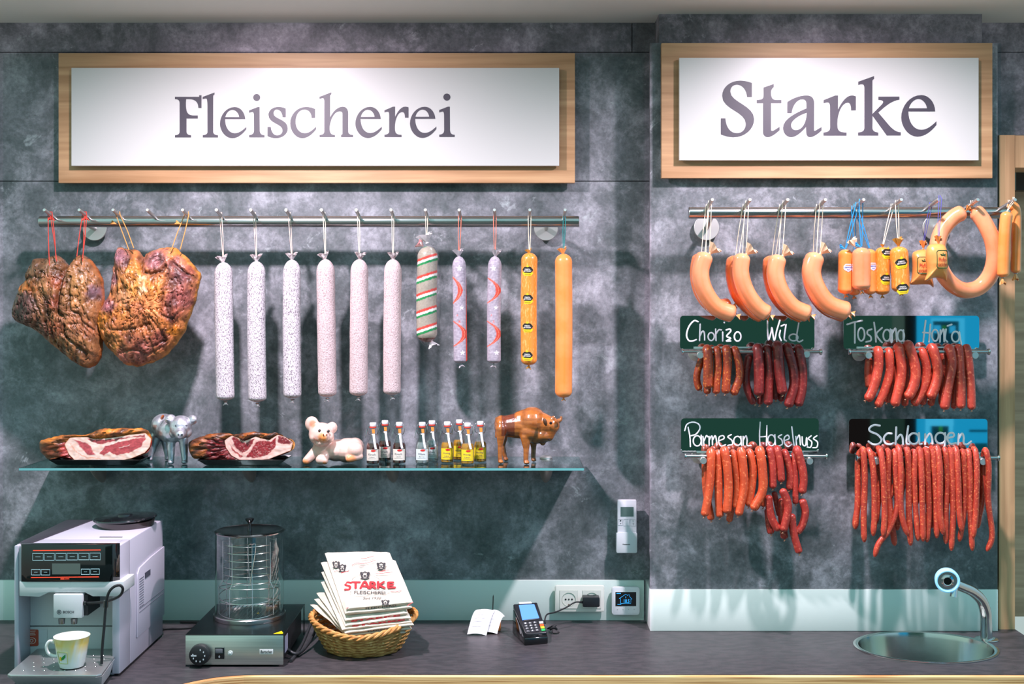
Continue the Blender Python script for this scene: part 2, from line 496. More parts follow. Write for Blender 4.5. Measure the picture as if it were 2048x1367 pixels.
# what the black boards mirror: dark shelving straight behind, then the doorway
G_ = 1 / 2.5
def g(*c): return tuple(v_ * G_ for v_ in c)
for bx_, c_ in (((-.09, .25, -.34, .16), (.018, .068, .050)), ((.25, .306, -.06, .2), (.018, .066, .048)), ((.306, .316, -.06, .2), (.045, .085, .07)), ((.316, .3257, -.4, .2), (.004, .006, .006)),
                ((.25, .288, -.4, -.06), (.010, .008, .008)), ((.288, .316, -.4, -.06), (.016, .040, .032)), ((.3257, .62, -.32, .25), (.012, .36, .66)),
                ((.3375, .3650, -.040, -.0105), (.05, .52, .86)), ((.3392, .3603, -.033, -.0130), (.004, .035, .055)), ((.3398, .3456, -.0227, -.0163), (.03, .40, .72)), ((.3526, .3576, -.0227, -.0167), (.03, .40, .72)), ((.3465, .3500, -.0215, -.0165), (.02, .16, .03)),
                ((.334, .356, -.0985, -.0925), (.06, .55, .90)), ((.338, .352, -.140, -.0985), (.004, .030, .050)), ((.333, .3365, -.125, -.0925), (.06, .55, .90)), ((.3440, .3470, -.1035, -.0985), (.02, .20, .03)), ((.352, .3555, -.128, -.0925), (.06, .55, .90)),
                ((.3687, .384, -.1035, -.1015), (.004, .05, .09)), ((.373, .384, -.140, -.1125), (.004, .06, .08)), ((.3257, .40, -.32, -.128), (.006, .05, .08))):
    room = MIXC(box(*bx_), room, g(*c_))
L.new(room, bg.inputs[0]); bg.inputs[1].default_value = 2.5

# ================================================================== the room
STONE = stone_mat()
YP = -.130     # front of the pillar cladding
OAK = wood_mat('oak', (166, 122, 82), (204, 160, 118), 0)
OAKV = wood_mat('oak_upright', (166, 124, 86), (204, 162, 120), 2)
def slab(mb, x0, x1, y0, y1, z0, z1): return mb.box(min(x0, x1), max(x0, x1), y0, y1, min(z0, z1), max(z0, z1))
mb = MB(); g = .0012
zt, zj1, zj2, zb = ZZ(30, 0), ZZ(104.5, 0), ZZ(362, 0), .86
xl, xr = XX(-120, 0), XX(2200, 0)
xj = XX(1264, 0); xd0 = XX(1992, 0); zd = ZZ(270, 0)
slab(mb, xl, xj - g, 0, .03, zj1 + g, zt + .1); slab(mb, xj + g, xr, 0, .03, zj1 + g, zt + .1)
slab(mb, xl, xd0, 0, .03, zj2 + g, zj1 - g); slab(mb, xd0 + .0001, xr, 0, .03, zd, zj1 - g)
slab(mb, xl, xd0, 0, .03, zb, zj2 - g)
slab(mb, xl, xd0, .03, .05, zb, zt + .1)
tag(mb.build('wall_back', STONE, smooth=0, weld=False), kind='structure')
# pillar: a box up to the ceiling and a wider cladding slab in front of it
mb = MB()
slab(mb, XX(1318, YP + .02), XX(1964, YP + .02), YP + .02, 0, .86, 2.80)
slab(mb, XX(1300, YP), XX(1995, YP), YP, YP + .02, ZZ(1177, YP), ZZ(86, YP))
tag(mb.build('wall_pillar', STONE, smooth=0, weld=False), kind='structure')
WHITE_GLOSS = pmat('white_gloss', (246, 244, 243), .22, spec=.5)
mb = MB(); slab(mb, xl, XX(1288, -.012), -.012, 0, .902, ZZ(1160, -.012))
tag(mb.build('baseboard_left', WHITE_GLOSS, bevel=.001), kind='structure')
mb = MB(); slab(mb, XX(1291, -.012) , XX(1995, YP), YP - .001, YP + .06, .902, ZZ(1177, YP)); 
mb = MB(); slab(mb, XX(1300, YP), XX(1995, YP), YP - .004, 0, .902, ZZ(1177, YP) - .001)
tag(mb.build('baseboard_right', WHITE_GLOSS, bevel=.001), kind='structure')
CEIL = pmat('ceiling_paint', (232, 232, 226), .8)
mb = MB(); slab(mb, -2.2, 2.2, -.52, .05, ZZ(45.5, 0), ZZ(45.5, 0) + .08)
slab(mb, -2.2, 2.2, -.54, -.52, ZZ(45.5, 0), 3.4)
tag(mb.build('ceiling', CEIL, smooth=0), kind='structure')
FLOOR = pmat('floor_tile', (92, 90, 88), .4)
mb = MB(); slab(mb, -2.6, 2.6, -5.5, .4, -.02, 0)
tag(mb.build('floor', FLOOR, smooth=0), kind='structure')
# doorway to the right of the pillar
mb = MB(); YD = -.115
slab(mb, XX(1998, YD), XX(2030, YD), YD, 0, .88, ZZ(270, YD))
slab(mb, XX(2030.5, YD), XX(2200, YD), YD + .002, 0, ZZ(335, YD), ZZ(270.5, YD))
door = mb.build('door_1', OAKV, bevel=.0008, smooth=0); tag(door, kind='structure')
mb = MB(); slab(mb, XX(2020, .12), xr, .12, .14, .88, ZZ(340, .12)); mb.build('leaf', wood_mat('grey_oak', (168, 136, 108), (206, 172, 140), 0), door, smooth=0)
mb = MB(); slab(mb, XX(2032, .05), xr, .05, .10, ZZ(380, .05), ZZ(345, .05)); mb.build('shaded_gap', pmat('dark_brown', (52, 42, 34), .5), door, smooth=0)  # dark bar standing in for the shade in the gap above the leaf

# glass splashbacks
GLASS = thin_glass('clear_pane', (.93, .965, .95), .35)
mb = MB(); slab(mb, XX(6, -.02), XX(1289, -.02), -.020, -.014, .9035, ZZ(107, -.02))
go = mb.build('glass_splashback', GLASS, origin=(XX(6, -.02), -.017, .9035), smooth=0)
tag(go, 'large clear glass splashback covering the grey stone wall left of the pillar', 'glass panel')
mb = MB(); slab(mb, XX(1302, YP), XX(1998, YP), YP - .014, YP - .008, .9035, ZZ(87, YP - .01))
go = mb.build('glass_splashback', GLASS, origin=(XX(1302, YP), YP - .011, .9035), smooth=0)
tag(go, 'clear glass splashback over the stone pillar on the right, behind the hanging racks', 'glass panel')

# ================================================================== signs
def glyph_mb(items, fn, y0, th):
    """items: (path, ox, oy, scale)"""
    mb = MB()
    for d, ox, oy, k in items:
        v, f = curve_mesh(path_rings(d))
        top = [fn(ox + p.x / k, oy + p.y / k, y0 - th) for p in v]; bot = [fn(ox + p.x / k, oy + p.y / k, y0) for p in v]
        n = len(v); mb.add(top, f)
    return mb
gF = 'M 100 240 L 596 240 L 596 208 L 645 208 L 645 468 L 580 468 C 580 350 520 287 380 287 L 333 287 C 322 340 322 480 345 540 C 370 605 420 622 490 622 L 570 622 L 570 685 L 338 685 L 338 950 C 338 1000 375 1025 432 1025 L 432 1072 L 102 1072 L 102 1025 C 165 1025 197 1000 197 950 L 197 380 C 197 310 170 287 100 287 Z'
gl = 'M 668 243 L 912 152 L 912 190 L 884 215 L 884 960 C 890 1005 930 1025 984 1025 L 984 1072 L 670 1072 L 670 1025 C 730 1022 767 1000 767 960 L 767 400 C 762 300 758 275 735 275 C 712 275 690 280 668 290 Z'
ge = 'M 1542 697 L 1128 697 C 1128 850 1200 985 1325 985 C 1420 985 1500 915 1562 855 L 1562 905 C 1490 1000 1390 1088 1275 1088 C 1130 1088 1022 930 1022 795 C 1022 620 1150 450 1325 450 C 1450 450 1530 560 1542 697 Z M 1132 655 L 1416 655 C 1408 580 1350 508 1278 508 C 1210 508 1150 570 1132 655 Z'
gi = 'O 1775 254 72 M 1618 520 L 1795 450 L 1835 450 L 1838 930 C 1840 1000 1880 1022 1935 1025 L 1935 1070 L 1620 1070 L 1620 1022 C 1690 1018 1718 990 1720 930 L 1718 620 C 1716 570 1705 550 1685 550 C 1665 550 1640 560 1618 568 Z'
gs = 'M 425 480 L 425 658 L 360 658 C 352 560 300 500 240 500 C 200 500 175 535 175 580 C 175 700 465 690 465 885 C 465 1000 355 1087 220 1087 C 160 1087 100 1068 52 1045 L 52 855 L 118 855 C 128 960 175 1028 245 1028 C 320 1028 358 985 358 925 C 358 790 70 790 70 610 C 70 515 160 448 270 448 C 330 448 385 458 425 480 Z'
gc = 'M 1025 490 L 1025 672 L 955 672 C 950 570 890 500 805 500 C 700 500 625 610 625 745 C 625 880 700 985 815 985 C 905 985 980 915 1045 852 L 1045 905 C 970 1000 870 1087 765 1087 C 610 1087 515 920 515 785 C 515 600 660 448 835 448 C 910 448 975 462 1025 490 Z'
gh = 'M 1115 240 L 1358 148 L 1358 185 L 1332 210 L 1332 660 C 1400 530 1490 443 1590 443 C 1680 443 1702 510 1702 590 L 1702 950 C 1705 1000 1750 1020 1803 1020 L 1803 1066 L 1558 1066 L 1558 1020 C 1575 1018 1587 1005 1587 985 L 1587 600 C 1587 555 1570 537 1525 537 C 1400 537 1322 750 1322 880 C 1322 970 1345 1020 1430 1020 L 1430 1066 L 1117 1066 L 1117 1020 C 1180 1018 1213 995 1213 950 L 1213 320 C 1210 275 1195 268 1180 268 C 1160 268 1140 275 1115 283 Z'
gr = 'M 500 518 L 675 442 L 717 442 L 717 655 C 780 520 850 442 925 442 C 950 442 972 448 992 455 L 992 667 L 920 667 C 920 590 905 552 860 552 C 780 552 712 690 712 870 C 712 980 740 1016 850 1018 L 850 1064 L 500 1064 L 500 1016 C 560 1012 597 990 597 950 L 597 620 C 597 560 585 545 565 545 C 545 545 525 550 500 560 Z'
gS = 'M 657 185 L 657 435 L 573 435 C 565 310 490 215 395 215 C 320 215 273 265 273 340 C 273 530 697 580 697 830 C 697 1010 530 1150 330 1150 C 250 1150 170 1125 105 1100 L 105 815 L 185 815 C 195 970 270 1078 390 1078 C 490 1078 550 1000 550 910 C 550 690 130 660 130 415 C 130 260 270 145 445 145 C 520 145 595 160 657 185 Z'
gt = 'M 867 265 L 1047 203 L 1047 258 C 1010 290 997 320 997 355 C 997 440 1020 487 1085 487 L 1182 487 L 1182 545 L 998 545 L 998 1015 C 1000 1035 1010 1040 1025 1038 C 1060 1030 1110 985 1152 965 L 1152 1025 C 1090 1080 1010 1148 940 1148 C 890 1148 857 1110 857 1065 L 857 545 L 745 545 L 745 487 C 840 485 867 470 867 400 Z'
ga = 'M 1288 525 C 1390 450 1520 408 1630 408 C 1725 408 1762 455 1767 545 L 1764 1025 C 1766 1038 1780 1038 1795 1030 C 1825 1012 1865 985 1898 968 L 1898 1030 C 1840 1085 1760 1148 1695 1148 C 1645 1148 1625 1110 1625 1060 L 1622 968 C 1540 1060 1450 1148 1355 1148 C 1270 1148 1213 1070 1213 980 C 1213 830 1430 720 1630 637 L 1628 545 C 1626 500 1600 475 1555 475 C 1450 475 1375 610 1365 722 L 1288 722 Z M 1635 715 C 1500 755 1355 850 1355 935 C 1355 990 1390 1025 1440 1025 C 1560 1025 1630 880 1635 715 Z'
gr2 = 'M -24 490 L 180 408 L 232 408 L 232 655 C 310 500 390 408 480 408 C 505 408 528 415 550 425 L 550 672 L 465 672 C 465 590 450 535 405 535 C 300 535 220 730 220 910 C 220 1040 250 1065 385 1065 L 385 1123 L -28 1123 L -28 1065 C 60 1060 92 1035 92 970 L 90 610 C 88 550 75 530 45 530 C 20 530 0 538 -24 548 Z'
gk = 'M 592 163 L 875 62 L 875 110 L 845 140 L 845 735 L 1010 570 C 1055 520 1045 487 950 487 L 950 428 L 1325 428 L 1325 482 C 1200 495 1080 590 950 712 L 1130 925 C 1210 1020 1280 1060 1350 1062 L 1350 1120 L 1100 1120 L 848 770 L 845 985 C 848 1040 890 1062 950 1065 L 950 1122 L 588 1122 L 588 1065 C 660 1062 700 1040 700 985 L 702 290 C 702 230 690 207 660 207 C 635 207 615 212 592 222 Z'
ge2 = 'M 1962 692 L 1485 692 C 1485 870 1570 1018 1715 1018 C 1820 1018 1910 940 1985 865 L 1985 930 C 1900 1040 1780 1140 1645 1140 C 1480 1140 1357 960 1357 800 C 1357 600 1510 400 1715 400 C 1850 400 1960 530 1962 692 Z M 1493 635 L 1815 635 C 1805 550 1740 470 1665 470 C 1590 470 1520 540 1493 635 Z'
A, B, Cc, Dd, Ee = 10.24, 10.24, 10.24, 8.904, 8.904
SIGNW = pmat('sign_white', (206, 204, 200), .35)
INK = pmat('sign_ink', (70, 64, 74), .45)
def sign(label, fr, pn, items, yb):
    x0, x1, y0, y1 = fr
    c = W((x0 + x1) / 2, y1, yb)
    t = thing('wall_sign', label, 'sign', c)
    mb = MB(); a, b = W(x0, y0, yb - .018), W(x1, y1, yb - .018); slab(mb, a.x, b.x, yb - .018, yb, a.z, b.z); mb.build('backboard', OAK, t, bevel=.0008, smooth=0)
    x0, x1, y0, y1 = pn; yp = yb - .040
    mb = MB(); a, b = W(x0, y0, yp), W(x1, y1, yp); slab(mb, a.x, b.x, yp, yp + .014, a.z, b.z); mb.build('panel', SIGNW, t, bevel=.001, smooth=0)
    mb = MB(); slab(mb, a.x + .03, b.x - .03, yp + .014, yb - .018, b.z + .03, a.z - .03); mb.build('spacer', pmat('dark_brown', (52, 42, 34), .5), t, smooth=0)
    g = glyph_mb(items, lambda x, y, Y: W(x, y, Y), yp, .0008); g.build('lettering', INK, t, smooth=0)
    return t
sign('wide oak-framed white wall sign reading Fleischerei', (117, 1150, 106, 365.5), (142.5, 1118.5, 135.5, 331.5),
     [(gF, 340, 170, A), (gl, 340, 170, A), (ge, 340, 170, A), (gi, 340, 170, A), (gs, 530, 170, A), (gc, 530, 170, A), (gh, 530, 170, A),
      (ge, 530 + 828 / A, 169.6, A), (gr, 720, 170, A), (ge, 720, 169.4, A), (gi, 720.3, 169.2, A)], -.024)
sign('shorter oak-framed white wall sign reading Starke on the pillar', (1323, 1985, 86, 356), (1358.5, 1957.5, 115.5, 320.5),
     [(gS, 1430, 145, Dd), (gt, 1430, 145, Dd), (ga, 1430, 145, Dd), (gr2, 1650, 145, Dd), (gk, 1650, 145, Dd), (ge2, 1650, 145, Dd)], YP - .015)

# ================================================================== hook rails
STEEL = pmat('brushed_steel', (196, 192, 190), .22, 1., c2=(176, 172, 170), nscale=3, stretch=(1, 60, 60))
STEEL2 = pmat('polished_steel', (205, 202, 200), .12, 1.)
STEEL3 = pmat('satin_steel', (214, 212, 208), .42, 1.)
def hook_rail(label, x0, x1, py, Y, r, bases, flange, pinlen, rise, yw):
    zc = ZZ(py, Y)
    t = thing('hook_rail', label, 'rail', (XX((x0 + x1) / 2, Y), yw, zc))
    mb = MB(); mb.tube([(XX(x0, Y), Y, zc), (XX(x0, Y) + .0015, Y, zc), (XX(x1, Y) - .0015, Y, zc), (XX(x1, Y), Y, zc)], [r * .93, r, r, r * .93], 32)
    mb.build('rail', STEEL, t)
    for bx in bases:
        yb = Y - r * .6; p = Vector((XX(bx, yb), yb, zc + r * .55)); q = Vector((p.x, yb - pinlen, p.z + rise))
        mb = MB(); mb.tube([p + Vector((0, r * .5, -.002)), p, q - (q - p) * .02, q], [.0050, .0050, .0050, .0040], 12); mb.build('hook_pin', STEEL3, t)
    for fx, fy, fr in flange:
        c = W(fx, fy, yw)
        mb = MB(); mb.lathe([(fr * .97, 0), (fr, -.001), (fr, -.004), (fr * .97, -.005), (0, -.005)], c, 36, 'y')
        o = mb.build('wall_flange', STEEL3, t)
        mb = MB(); mb.tube([c + Vector((0, -.004, 0)), Vector((c.x, Y, zc))], .007, 12); mb.build('arm', STEEL2, o)
    return t
LB = [111, 179, 245, 312, 381, 447, 514, 583, 652, 720, 788, 855, 921, 990, 1059, 1128]
RB = [1412, 1485, 1558, 1631, 1705, 1778, 1850, 1926, 1998]
YL, YR = -.130, -.262
hook_rail('long steel hook rail with sixteen pins under the Fleischerei sign', 80, 1158, 443, YL, .0162, LB, [(190, 457, .036), (1092, 457, .036)], .085, .018, -.0205)
hook_rail('shorter steel hook rail with nine pins under the Starke sign', 1377, 2034, 425.5, YR, .0160, RB, [(1413, 455, .037), (1870, 455, .037)], .112, .018, YP - .0145)
def pin_at(bases, i, Y, rise, ln, y):
    """a point on pin i at depth y"""
    zc = ZZ(443 if bases is LB else 425.5, Y); yb = Y - .0162 * .6
    return Vector((XX(bases[i], yb), y, zc + .0162 * .55 + rise * (yb - y) / ln + .004))
def LP(i, y=-.168): return pin_at(LB, i, YL, .018, .085, y)
def RP(i, y=-.30): return pin_at(RB, i, YR, .018, .112, y)

# ================================================================== strings and casings
def pm(n, c): return pmat(n, c, .8)
STR = {'white': pm('string_white', (226, 204, 180)), 'red': pm('string_red', (196, 62, 48)), 'orange': pm('string_orange', (206, 140, 72)),
       'salmon': pm('string_salmon', (232, 128, 104)), 'pink': pm('string_pink', (232, 196, 180)), 'teal': pm('string_teal', (20, 132, 130)), 'blue': pm('string_blue', (40, 140, 200)),
       'violet': pm('string_violet', (84, 80, 160)), 'cream': pm('string_cream', (238, 222, 196))}
def string_loop(parent, pin, knot, col, spread=.004, r=.0011, n=2, both=None):
    """a loop of twine from the knot up over the pin"""
    mb = MB(); pin = Vector(pin); knot = Vector(knot)
    for k in range(n):
        s = (k - (n - 1) / 2) * 2 * spread / max(1, n - 1)
        a = pin + Vector((s, -.0005, .0)); b = (Vector(both[k % len(both)]) if both else knot + Vector((s * .25, 0, 0)))
        mb.tube([pin + Vector((s * .5, 0, .0055)), a + Vector((0, -.005, -.004)), a.lerp(b, .5) + Vector((s * .2, -.001, 0)), b], r, 6)
    return mb.build('string', STR[col], parent)
def tuft(parent, p, d, size, mat, name='casing_end', flare=1.):
    """gathered casing beyond a tie"""
    p = Vector(p); d = Vector(d).normalized(); s = d.orthogonal().normalized(); t = d.cross(s)
    mb = MB(); n = 14; rows = [(.0, .22), (.15, .16), (.4, .34), (.75, .62), (1., .78)]
    for h, rr in rows:
        for k in range(n):
            a = 2 * PI * k / n; q = rr * (1 + (.22 * math.cos(k * PI) + .1 * math.sin(3 * a)) * h) * size * flare
            mb.v.append(p + d * h * size * (1 + .16 * math.sin(2 * a + 1) * h) + s * math.cos(a) * q + t * math.sin(a) * q * .45); mb.c.append((1, 1, 1))
    for i in range(len(rows) - 1):
        for k in range(n): mb.f.append((i * n + k, i * n + (k + 1) % n, (i + 1) * n + (k + 1) % n, (i + 1) * n + k))
    mb.f.append(tuple(range(n - 1, -1, -1)))
    return mb.build(name, mat, parent)
CLIP = pmat('clip_metal', (190, 190, 188), .3, 1.)
def clip(parent, p, r=.004, d=(0, 0, 1)):
    p = Vector(p); d = Vector(d).normalized(); s = d.orthogonal().normalized(); t = d.cross(s)
    mb = MB(); mb.tube([p + (s * math.cos(a) + t * math.sin(a)) * r for a in [2 * PI * i / 12 for i in range(12)]], r * .42, 6, closed=True)
    return mb.build('clip', CLIP, parent)
def wrapfn(top, bot, r, off=.0006):
    top, bot = Vector(top), Vector(bot)
    def fn(u, v):
        """u metres round the front from the middle, v metres above the bottom"""
        t = v / (top - bot).length; a = bot.lerp(top, t); th = u / r; q = r + off
        return Vector((a.x + q * math.sin(th), a.y - q * math.cos(th), a.z))
    return fn
def wrap_poly(mb, poly, fn, n=10):
    """convex patch of (u,v) laid on a curved face"""
    us = [p[0] for p in poly]; u0, u1 = min(us), max(us); rows = []
    for i in range(n + 1):
        u = u0 + (u1 - u0) * (i / n * .9998 + .0001); vs = []
        for a, b in zip(poly, poly[1:] + poly[:1]):
            if (a[0] - u) * (b[0] - u) <= 0 and a[0] != b[0]: vs.append(a[1] + (b[1] - a[1]) * (u - a[0]) / (b[0] - a[0]))
        rows.append((u, min(vs), max(vs)))
    vs = []
    for u, a, b in rows: vs += [fn(u, a), fn(u, (a + b) / 2), fn(u, b)]
    fs = []
    for i in range(n):
        for j in range(2): fs.append((i * 3 + j, i * 3 + 3 + j, i * 3 + 4 + j, i * 3 + 1 + j))
    mb.add(vs, fs)
def radial(c, r, u, v): return c

def long_sausage(name, label, cat, group, pin, top, bot, rpx, Y, mat, strcol, e0=1.6, e1=.7, wob=.02, seed=0, colf=None, nstr=2, bottom='clip', topmat=None, topsize=.022, vcol=False, spread=.004, m=48):
    a, b = W(*top, Y), W(*bot, Y); r = S(rpx, Y)
    t = thing(name, label, cat, b, group)
    mb = MB(); mid = a.lerp(b, .5) + Vector((R.uniform(-.002, .002), 0, 0))
    sausage_mesh(mb, [a, mid, b], r, m, 72 if vcol else 28, e0, e1, wob, seed=seed, colf=colf); mb.build('casing', mat, t, vcol=vcol)
    string_loop(t, pin, a + Vector((0, -.002, .004)), strcol, spread, n=nstr)
    if topmat: tuft(t, a - Vector((0, 0, .004)), (R.uniform(-.3, .3), -.1, 1), topsize, topmat, 'casing_top')
    if bottom == 'clip':
        clip(t, b - Vector((0, 0, .004)), .0042); tuft(t, b - Vector((0, 0, .003)), (R.uniform(-.2, .2), 0, -1), .010, topmat or mat, 'casing_tail')
    elif bottom: tuft(t, b + Vector((0, 0, .002)), (R.uniform(-.3, .3), -.1, -1), bottom, topmat or mat, 'casing_tail')
    return t, a, b, r
MOULD = pmat('mould_casing', (210, 200, 204), .8, c2=(126, 114, 122), nscale=420, nlo=.50, nhi=.62, stretch=(1, 1, .55), detail=2, bump=.6, bscale=300)
MOULDP = pmat('mould_casing_rosy', (206, 184, 184), .8, c2=(150, 124, 124), nscale=480, nlo=.5, nhi=.66, stretch=(1, 1, .8), detail=2, bump=.7, bscale=260)
CASEW = pmat('casing_paper', (226, 214, 214), .6, c2=(150, 130, 130), nscale=120)
ordn = ['first', 'second', 'third', 'fourth', 'fifth', 'sixth']
whites = [((447, 524), (451, 800)), ((513, 522), (515, 803)), ((584, 519), (585, 796)), ((651, 518), (655, 793)), ((719, 518), (717, 791)), ((786, 518), (784, 789))]
facts = ['leftmost white mould-covered salami on the rail, beside the smoked hams', 'second white salami from the hams, dark-flecked, tied with pink string',
         'third white salami from the hams, last of the dark-flecked ones', 'fourth white salami from the hams, rosy and finer grained',
         'fifth white salami from the hams, rosy, between two other white ones', 'rightmost white salami, next to the striped wrapped sausage']
for i, ((a, b), fct) in enumerate(zip(whites, facts)):
    rp = (18.3, 18.2, 17.6, 18.4, 18, 17.6)[i]
    long_sausage('salami', fct, 'salami', 'white mould salamis on the long rail', LP(5 + i), a, b, rp, -.168, MOULD if i < 3 else MOULDP,
                 'pink' if i < 3 else 'cream', e0=1.5, e1=.45, wob=.03, seed=i, topmat=CASEW, spread=.003)
# ================================================================== other long sausages on the left rail
YS = -.168
SK = pmat('orange_casing', (236, 138, 62), .28, coat=.5, c2=(240, 152, 84), nscale=14, sss=.15)
SKT = pmat('orange_tail', (226, 150, 84), .4)
# striped, wrapped in clear film with a tricolour ribbon print
def stripes(p, t, a):
    z = p.z - .34 * (p.x - XX(853, YS))
    k = ((z * 1000) / 49.5 + .33) % 1.0
    base = mixc(lin((176, 166, 150)), lin((140, 128, 116)), .5 + .5 * mnoise.noise(p * 260))
    if t > .86: base = mixc(lin((140, 84, 72)), lin((90, 50, 44)), .5 + .5 * mnoise.noise(p * 200))
    if t > .965 or t < .03: return lin((205, 190, 186))
    if .10 < k < .24: return lin((22, 128, 66))
    if .24 <= k < .38: return lin((236, 230, 224))
    if .38 <= k < .53: return lin((208, 62, 50))
    return base
VC_G = pmat('printed_casing', (255, 255, 255), .3, vcol=True, coat=.3, bump=.25, bscale=90)
VC_M = pmat('printed_matt_casing', (255, 255, 255), .6, vcol=True, bump=.5, bscale=140)
a, b = W(856, 492, YS), W(854, 684, YS); r = S(20.5, YS)
t = thing('salami', 'short salami wrapped in clear film with red, white and green ribbon stripes', 'salami', b)
mb = MB(); sausage_mesh(mb, [a, a.lerp(b, .5) + Vector((-.003, 0, 0)), b], r, 180, 48, 1.2, .9, .04, colf=stripes); mb.build('casing', VC_G, t, vcol=True)
FILM = thin_glass('clear_film', (.97, .97, .97), 1.6, .12)
mb = MB(); pts = [W(856, 474, YS), W(848, 490, YS), W(856, 520, YS), W(858, 600, YS), W(857, 672, YS), W(864, 688, YS)]
sausage_mesh(mb, pts, S(23.5, YS), 60, 28, 1.6, 1.5, .10, seed=9); mb.build('film', FILM, t)
tuft(t, W(855, 486, YS), (-.3, -.1, 1), .026, pmat('film_end', (214, 204, 206), .3, coat=.5), 'film_end', 1.3)
tuft(t, W(862, 680, YS), (.5, -.2, -1), .020, MATS['film_end'], 'film_end', 1.2)
tuft(t, W(846, 492, YS), (-.6, -.4, .6), .018, pmat('printed_scrap', (224, 150, 150), .4), 'film_end', 1.2)
string_loop(t, LP(11), W(853, 478, YS), 'cream', .003)
# two grey ones with a red swirl print
def swirl(cx, A0, A1, edge_line):
    zt_, zb_ = ZZ(512, YS), ZZ(726, YS)
    def f(p, tt, ang):
        n = mnoise.noise(p * 180) + .6 * mnoise.noise(Vector((p.x * 90, p.y * 90, p.z * 420)))
        base = mixc(lin((182, 172, 182)), lin((134, 124, 138)), max(0, min(1, .45 + .5 * n)))
        z = (p.z - zb_) / (zt_ - zb_); x = (p.x - XX(cx, YS)) / .0192
        if p.y > YS + .012: return base
        for c, w_, A in ((.68, .115, A0), (.275, .115, A1)):
            d = (z - c) / w_
            if abs(d) < 1.15:
                e = A - (A + 1.0) * d * d
                if abs(x - e) < .24 * (1.25 - abs(d)) + .09: return lin((206, 74, 56)) if abs(x - e - .03) > .05 else lin((236, 130, 104))
        if edge_line and x > .84: return lin((198, 60, 44))
        for sx, sz, rr in ((-.15, .885, .46), (.25, .52, .34), (-.45, .45, .17), (.35, .10, .40), (-.1, .39, .2)):
            dx, dz = x - sx, (z - sz) * .315 / .0192
            an = math.atan2(dx, dz); q = rr * (.42 + .58 * abs(math.cos(2.5 * an)) ** 3)
            if math.hypot(dx, dz) < q: return lin((226, 220, 226)) if rr > .3 else lin((206, 84, 70))
        return base
    return f
for (i, cx, lab) in ((12, 920, 'grey sausage with red swirl print, left of its twin beside the striped salami'), (13, 988, 'grey sausage with red swirl print, right of its twin beside the gold-labelled sausage')):
    pin = LP(i); a, b = (cx - 2 if i == 12 else 990, 512), (921 if i == 12 else 988, 726)
    t, A_, B_, r_ = long_sausage('sausage', lab, 'sausage', 'red swirl sausages', pin, a, b, 13.6, YS, VC_M, 'salmon', e0=1.6, e1=.5, colf=swirl(cx + 1, .0 if i == 12 else .6, .65, i == 12), vcol=True, m=260,
                 topmat=pmat('grey_casing', (176, 168, 172), .5), topsize=.022, bottom=.013)
# gold-labelled netted sausage
YEL, BLK = pmat('label_yellow', (226, 198, 32), .4), pmat('label_black', (28, 30, 28), .4)
WHT = pmat('label_white', (236, 232, 226), .45)
NET = pmat('netted_casing', (230, 138, 52), .3, coat=.5, c2=(240, 170, 96), nscale=260, nlo=.55, nhi=.62, stretch=(1, 1, .3))
def gold_badge(parent, fn, v, k=1., u0=0., tilt=0.):
    """black hexagon with two lines of white text over a yellow hexagon, a small yellow lily on top"""
    def q(u, w_): return fn(u0 + u, v + w_ + tilt * u)
    mb = MB(); wrap_poly(mb, [(-.019 * k, -.007 * k), (-.011 * k, -.017 * k), (.013 * k, -.017 * k), (.020 * k, -.008 * k), (.015 * k, -.003 * k), (-.015 * k, -.003 * k)], lambda u, w_: q(u, w_)); o = mb.build('label', YEL, parent)
    mb = MB(); off = lambda u, w_: q(u, w_) + Vector((0, -.0005, 0))
    wrap_poly(mb, [(-.020 * k, .004 * k), (-.011 * k, -.007 * k), (.012 * k, -.007 * k), (.020 * k, .002 * k), (.011 * k, .013 * k), (-.011 * k, .013 * k)], off); mb.build('label_field', BLK, o)
    mb = MB(); f2 = lambda u, w_: q(u, w_) + Vector((0, -.0011, 0))
    put_text(mb, 'STREICH-', lambda u, w_: f2(u, w_ + .0045 * k), .019 * k, .0042 * k, bold=.02); put_text(mb, 'METTWURST', lambda u, w_: f2(u, w_ - .0012 * k), .026 * k, .0042 * k, bold=.02); mb.build('lettering', WHT, o)
    mb = MB(); put_text(mb, 'fein & frisch', lambda u, w_: f2(u, w_ - .0125 * k), .018 * k, .003 * k) if False else wrap_poly(mb, [(-.010 * k, -.0118 * k), (.012 * k, -.0118 * k), (.012 * k, -.0111 * k), (-.010 * k, -.0111 * k)], f2)
    wrap_poly(mb, [(-.009 * k, -.0138 * k), (.011 * k, -.0138 * k), (.011 * k, -.0133 * k), (-.009 * k, -.0133 * k)], f2); mb.build('print_line', BLK, o)
    mb = MB()
    for du, w1, h1, h2 in ((0, .0022, .0105, .021), (-.0035, .0016, .0115, .0175), (.0035, .0016, .0115, .0175)):
        wrap_poly(mb, [(du * k - w1 * k, (h1 + h2) / 2 * k), (du * k, h1 * k), (du * k + w1 * k, (h1 + h2) / 2 * k), (du * k, h2 * k)], f2, 4)
    wrap_poly(mb, [(-.005 * k, .0132 * k), (.005 * k, .0132 * k), (.005 * k, .0142 * k), (-.005 * k, .0142 * k)], f2, 4); mb.build('lily_emblem', YEL, o)
t, a, b, r = long_sausage('sausage', 'orange netted sausage with four black and yellow labels on the long rail', 'sausage', None, LP(14), (1059, 505), (1058, 730), 16.2, YS, NET, 'cream',
             e0=.9, e1=.7, topmat=pmat('net_end', (196, 140, 60), .5), topsize=.014, bottom=.012)
fn = wrapfn(a, b, r)
for py in (541, 597, 654, 711): gold_badge(t, fn, a.z - b.z - (a.z - ZZ(py, YS - r)) * 1.0, .86, -.006)
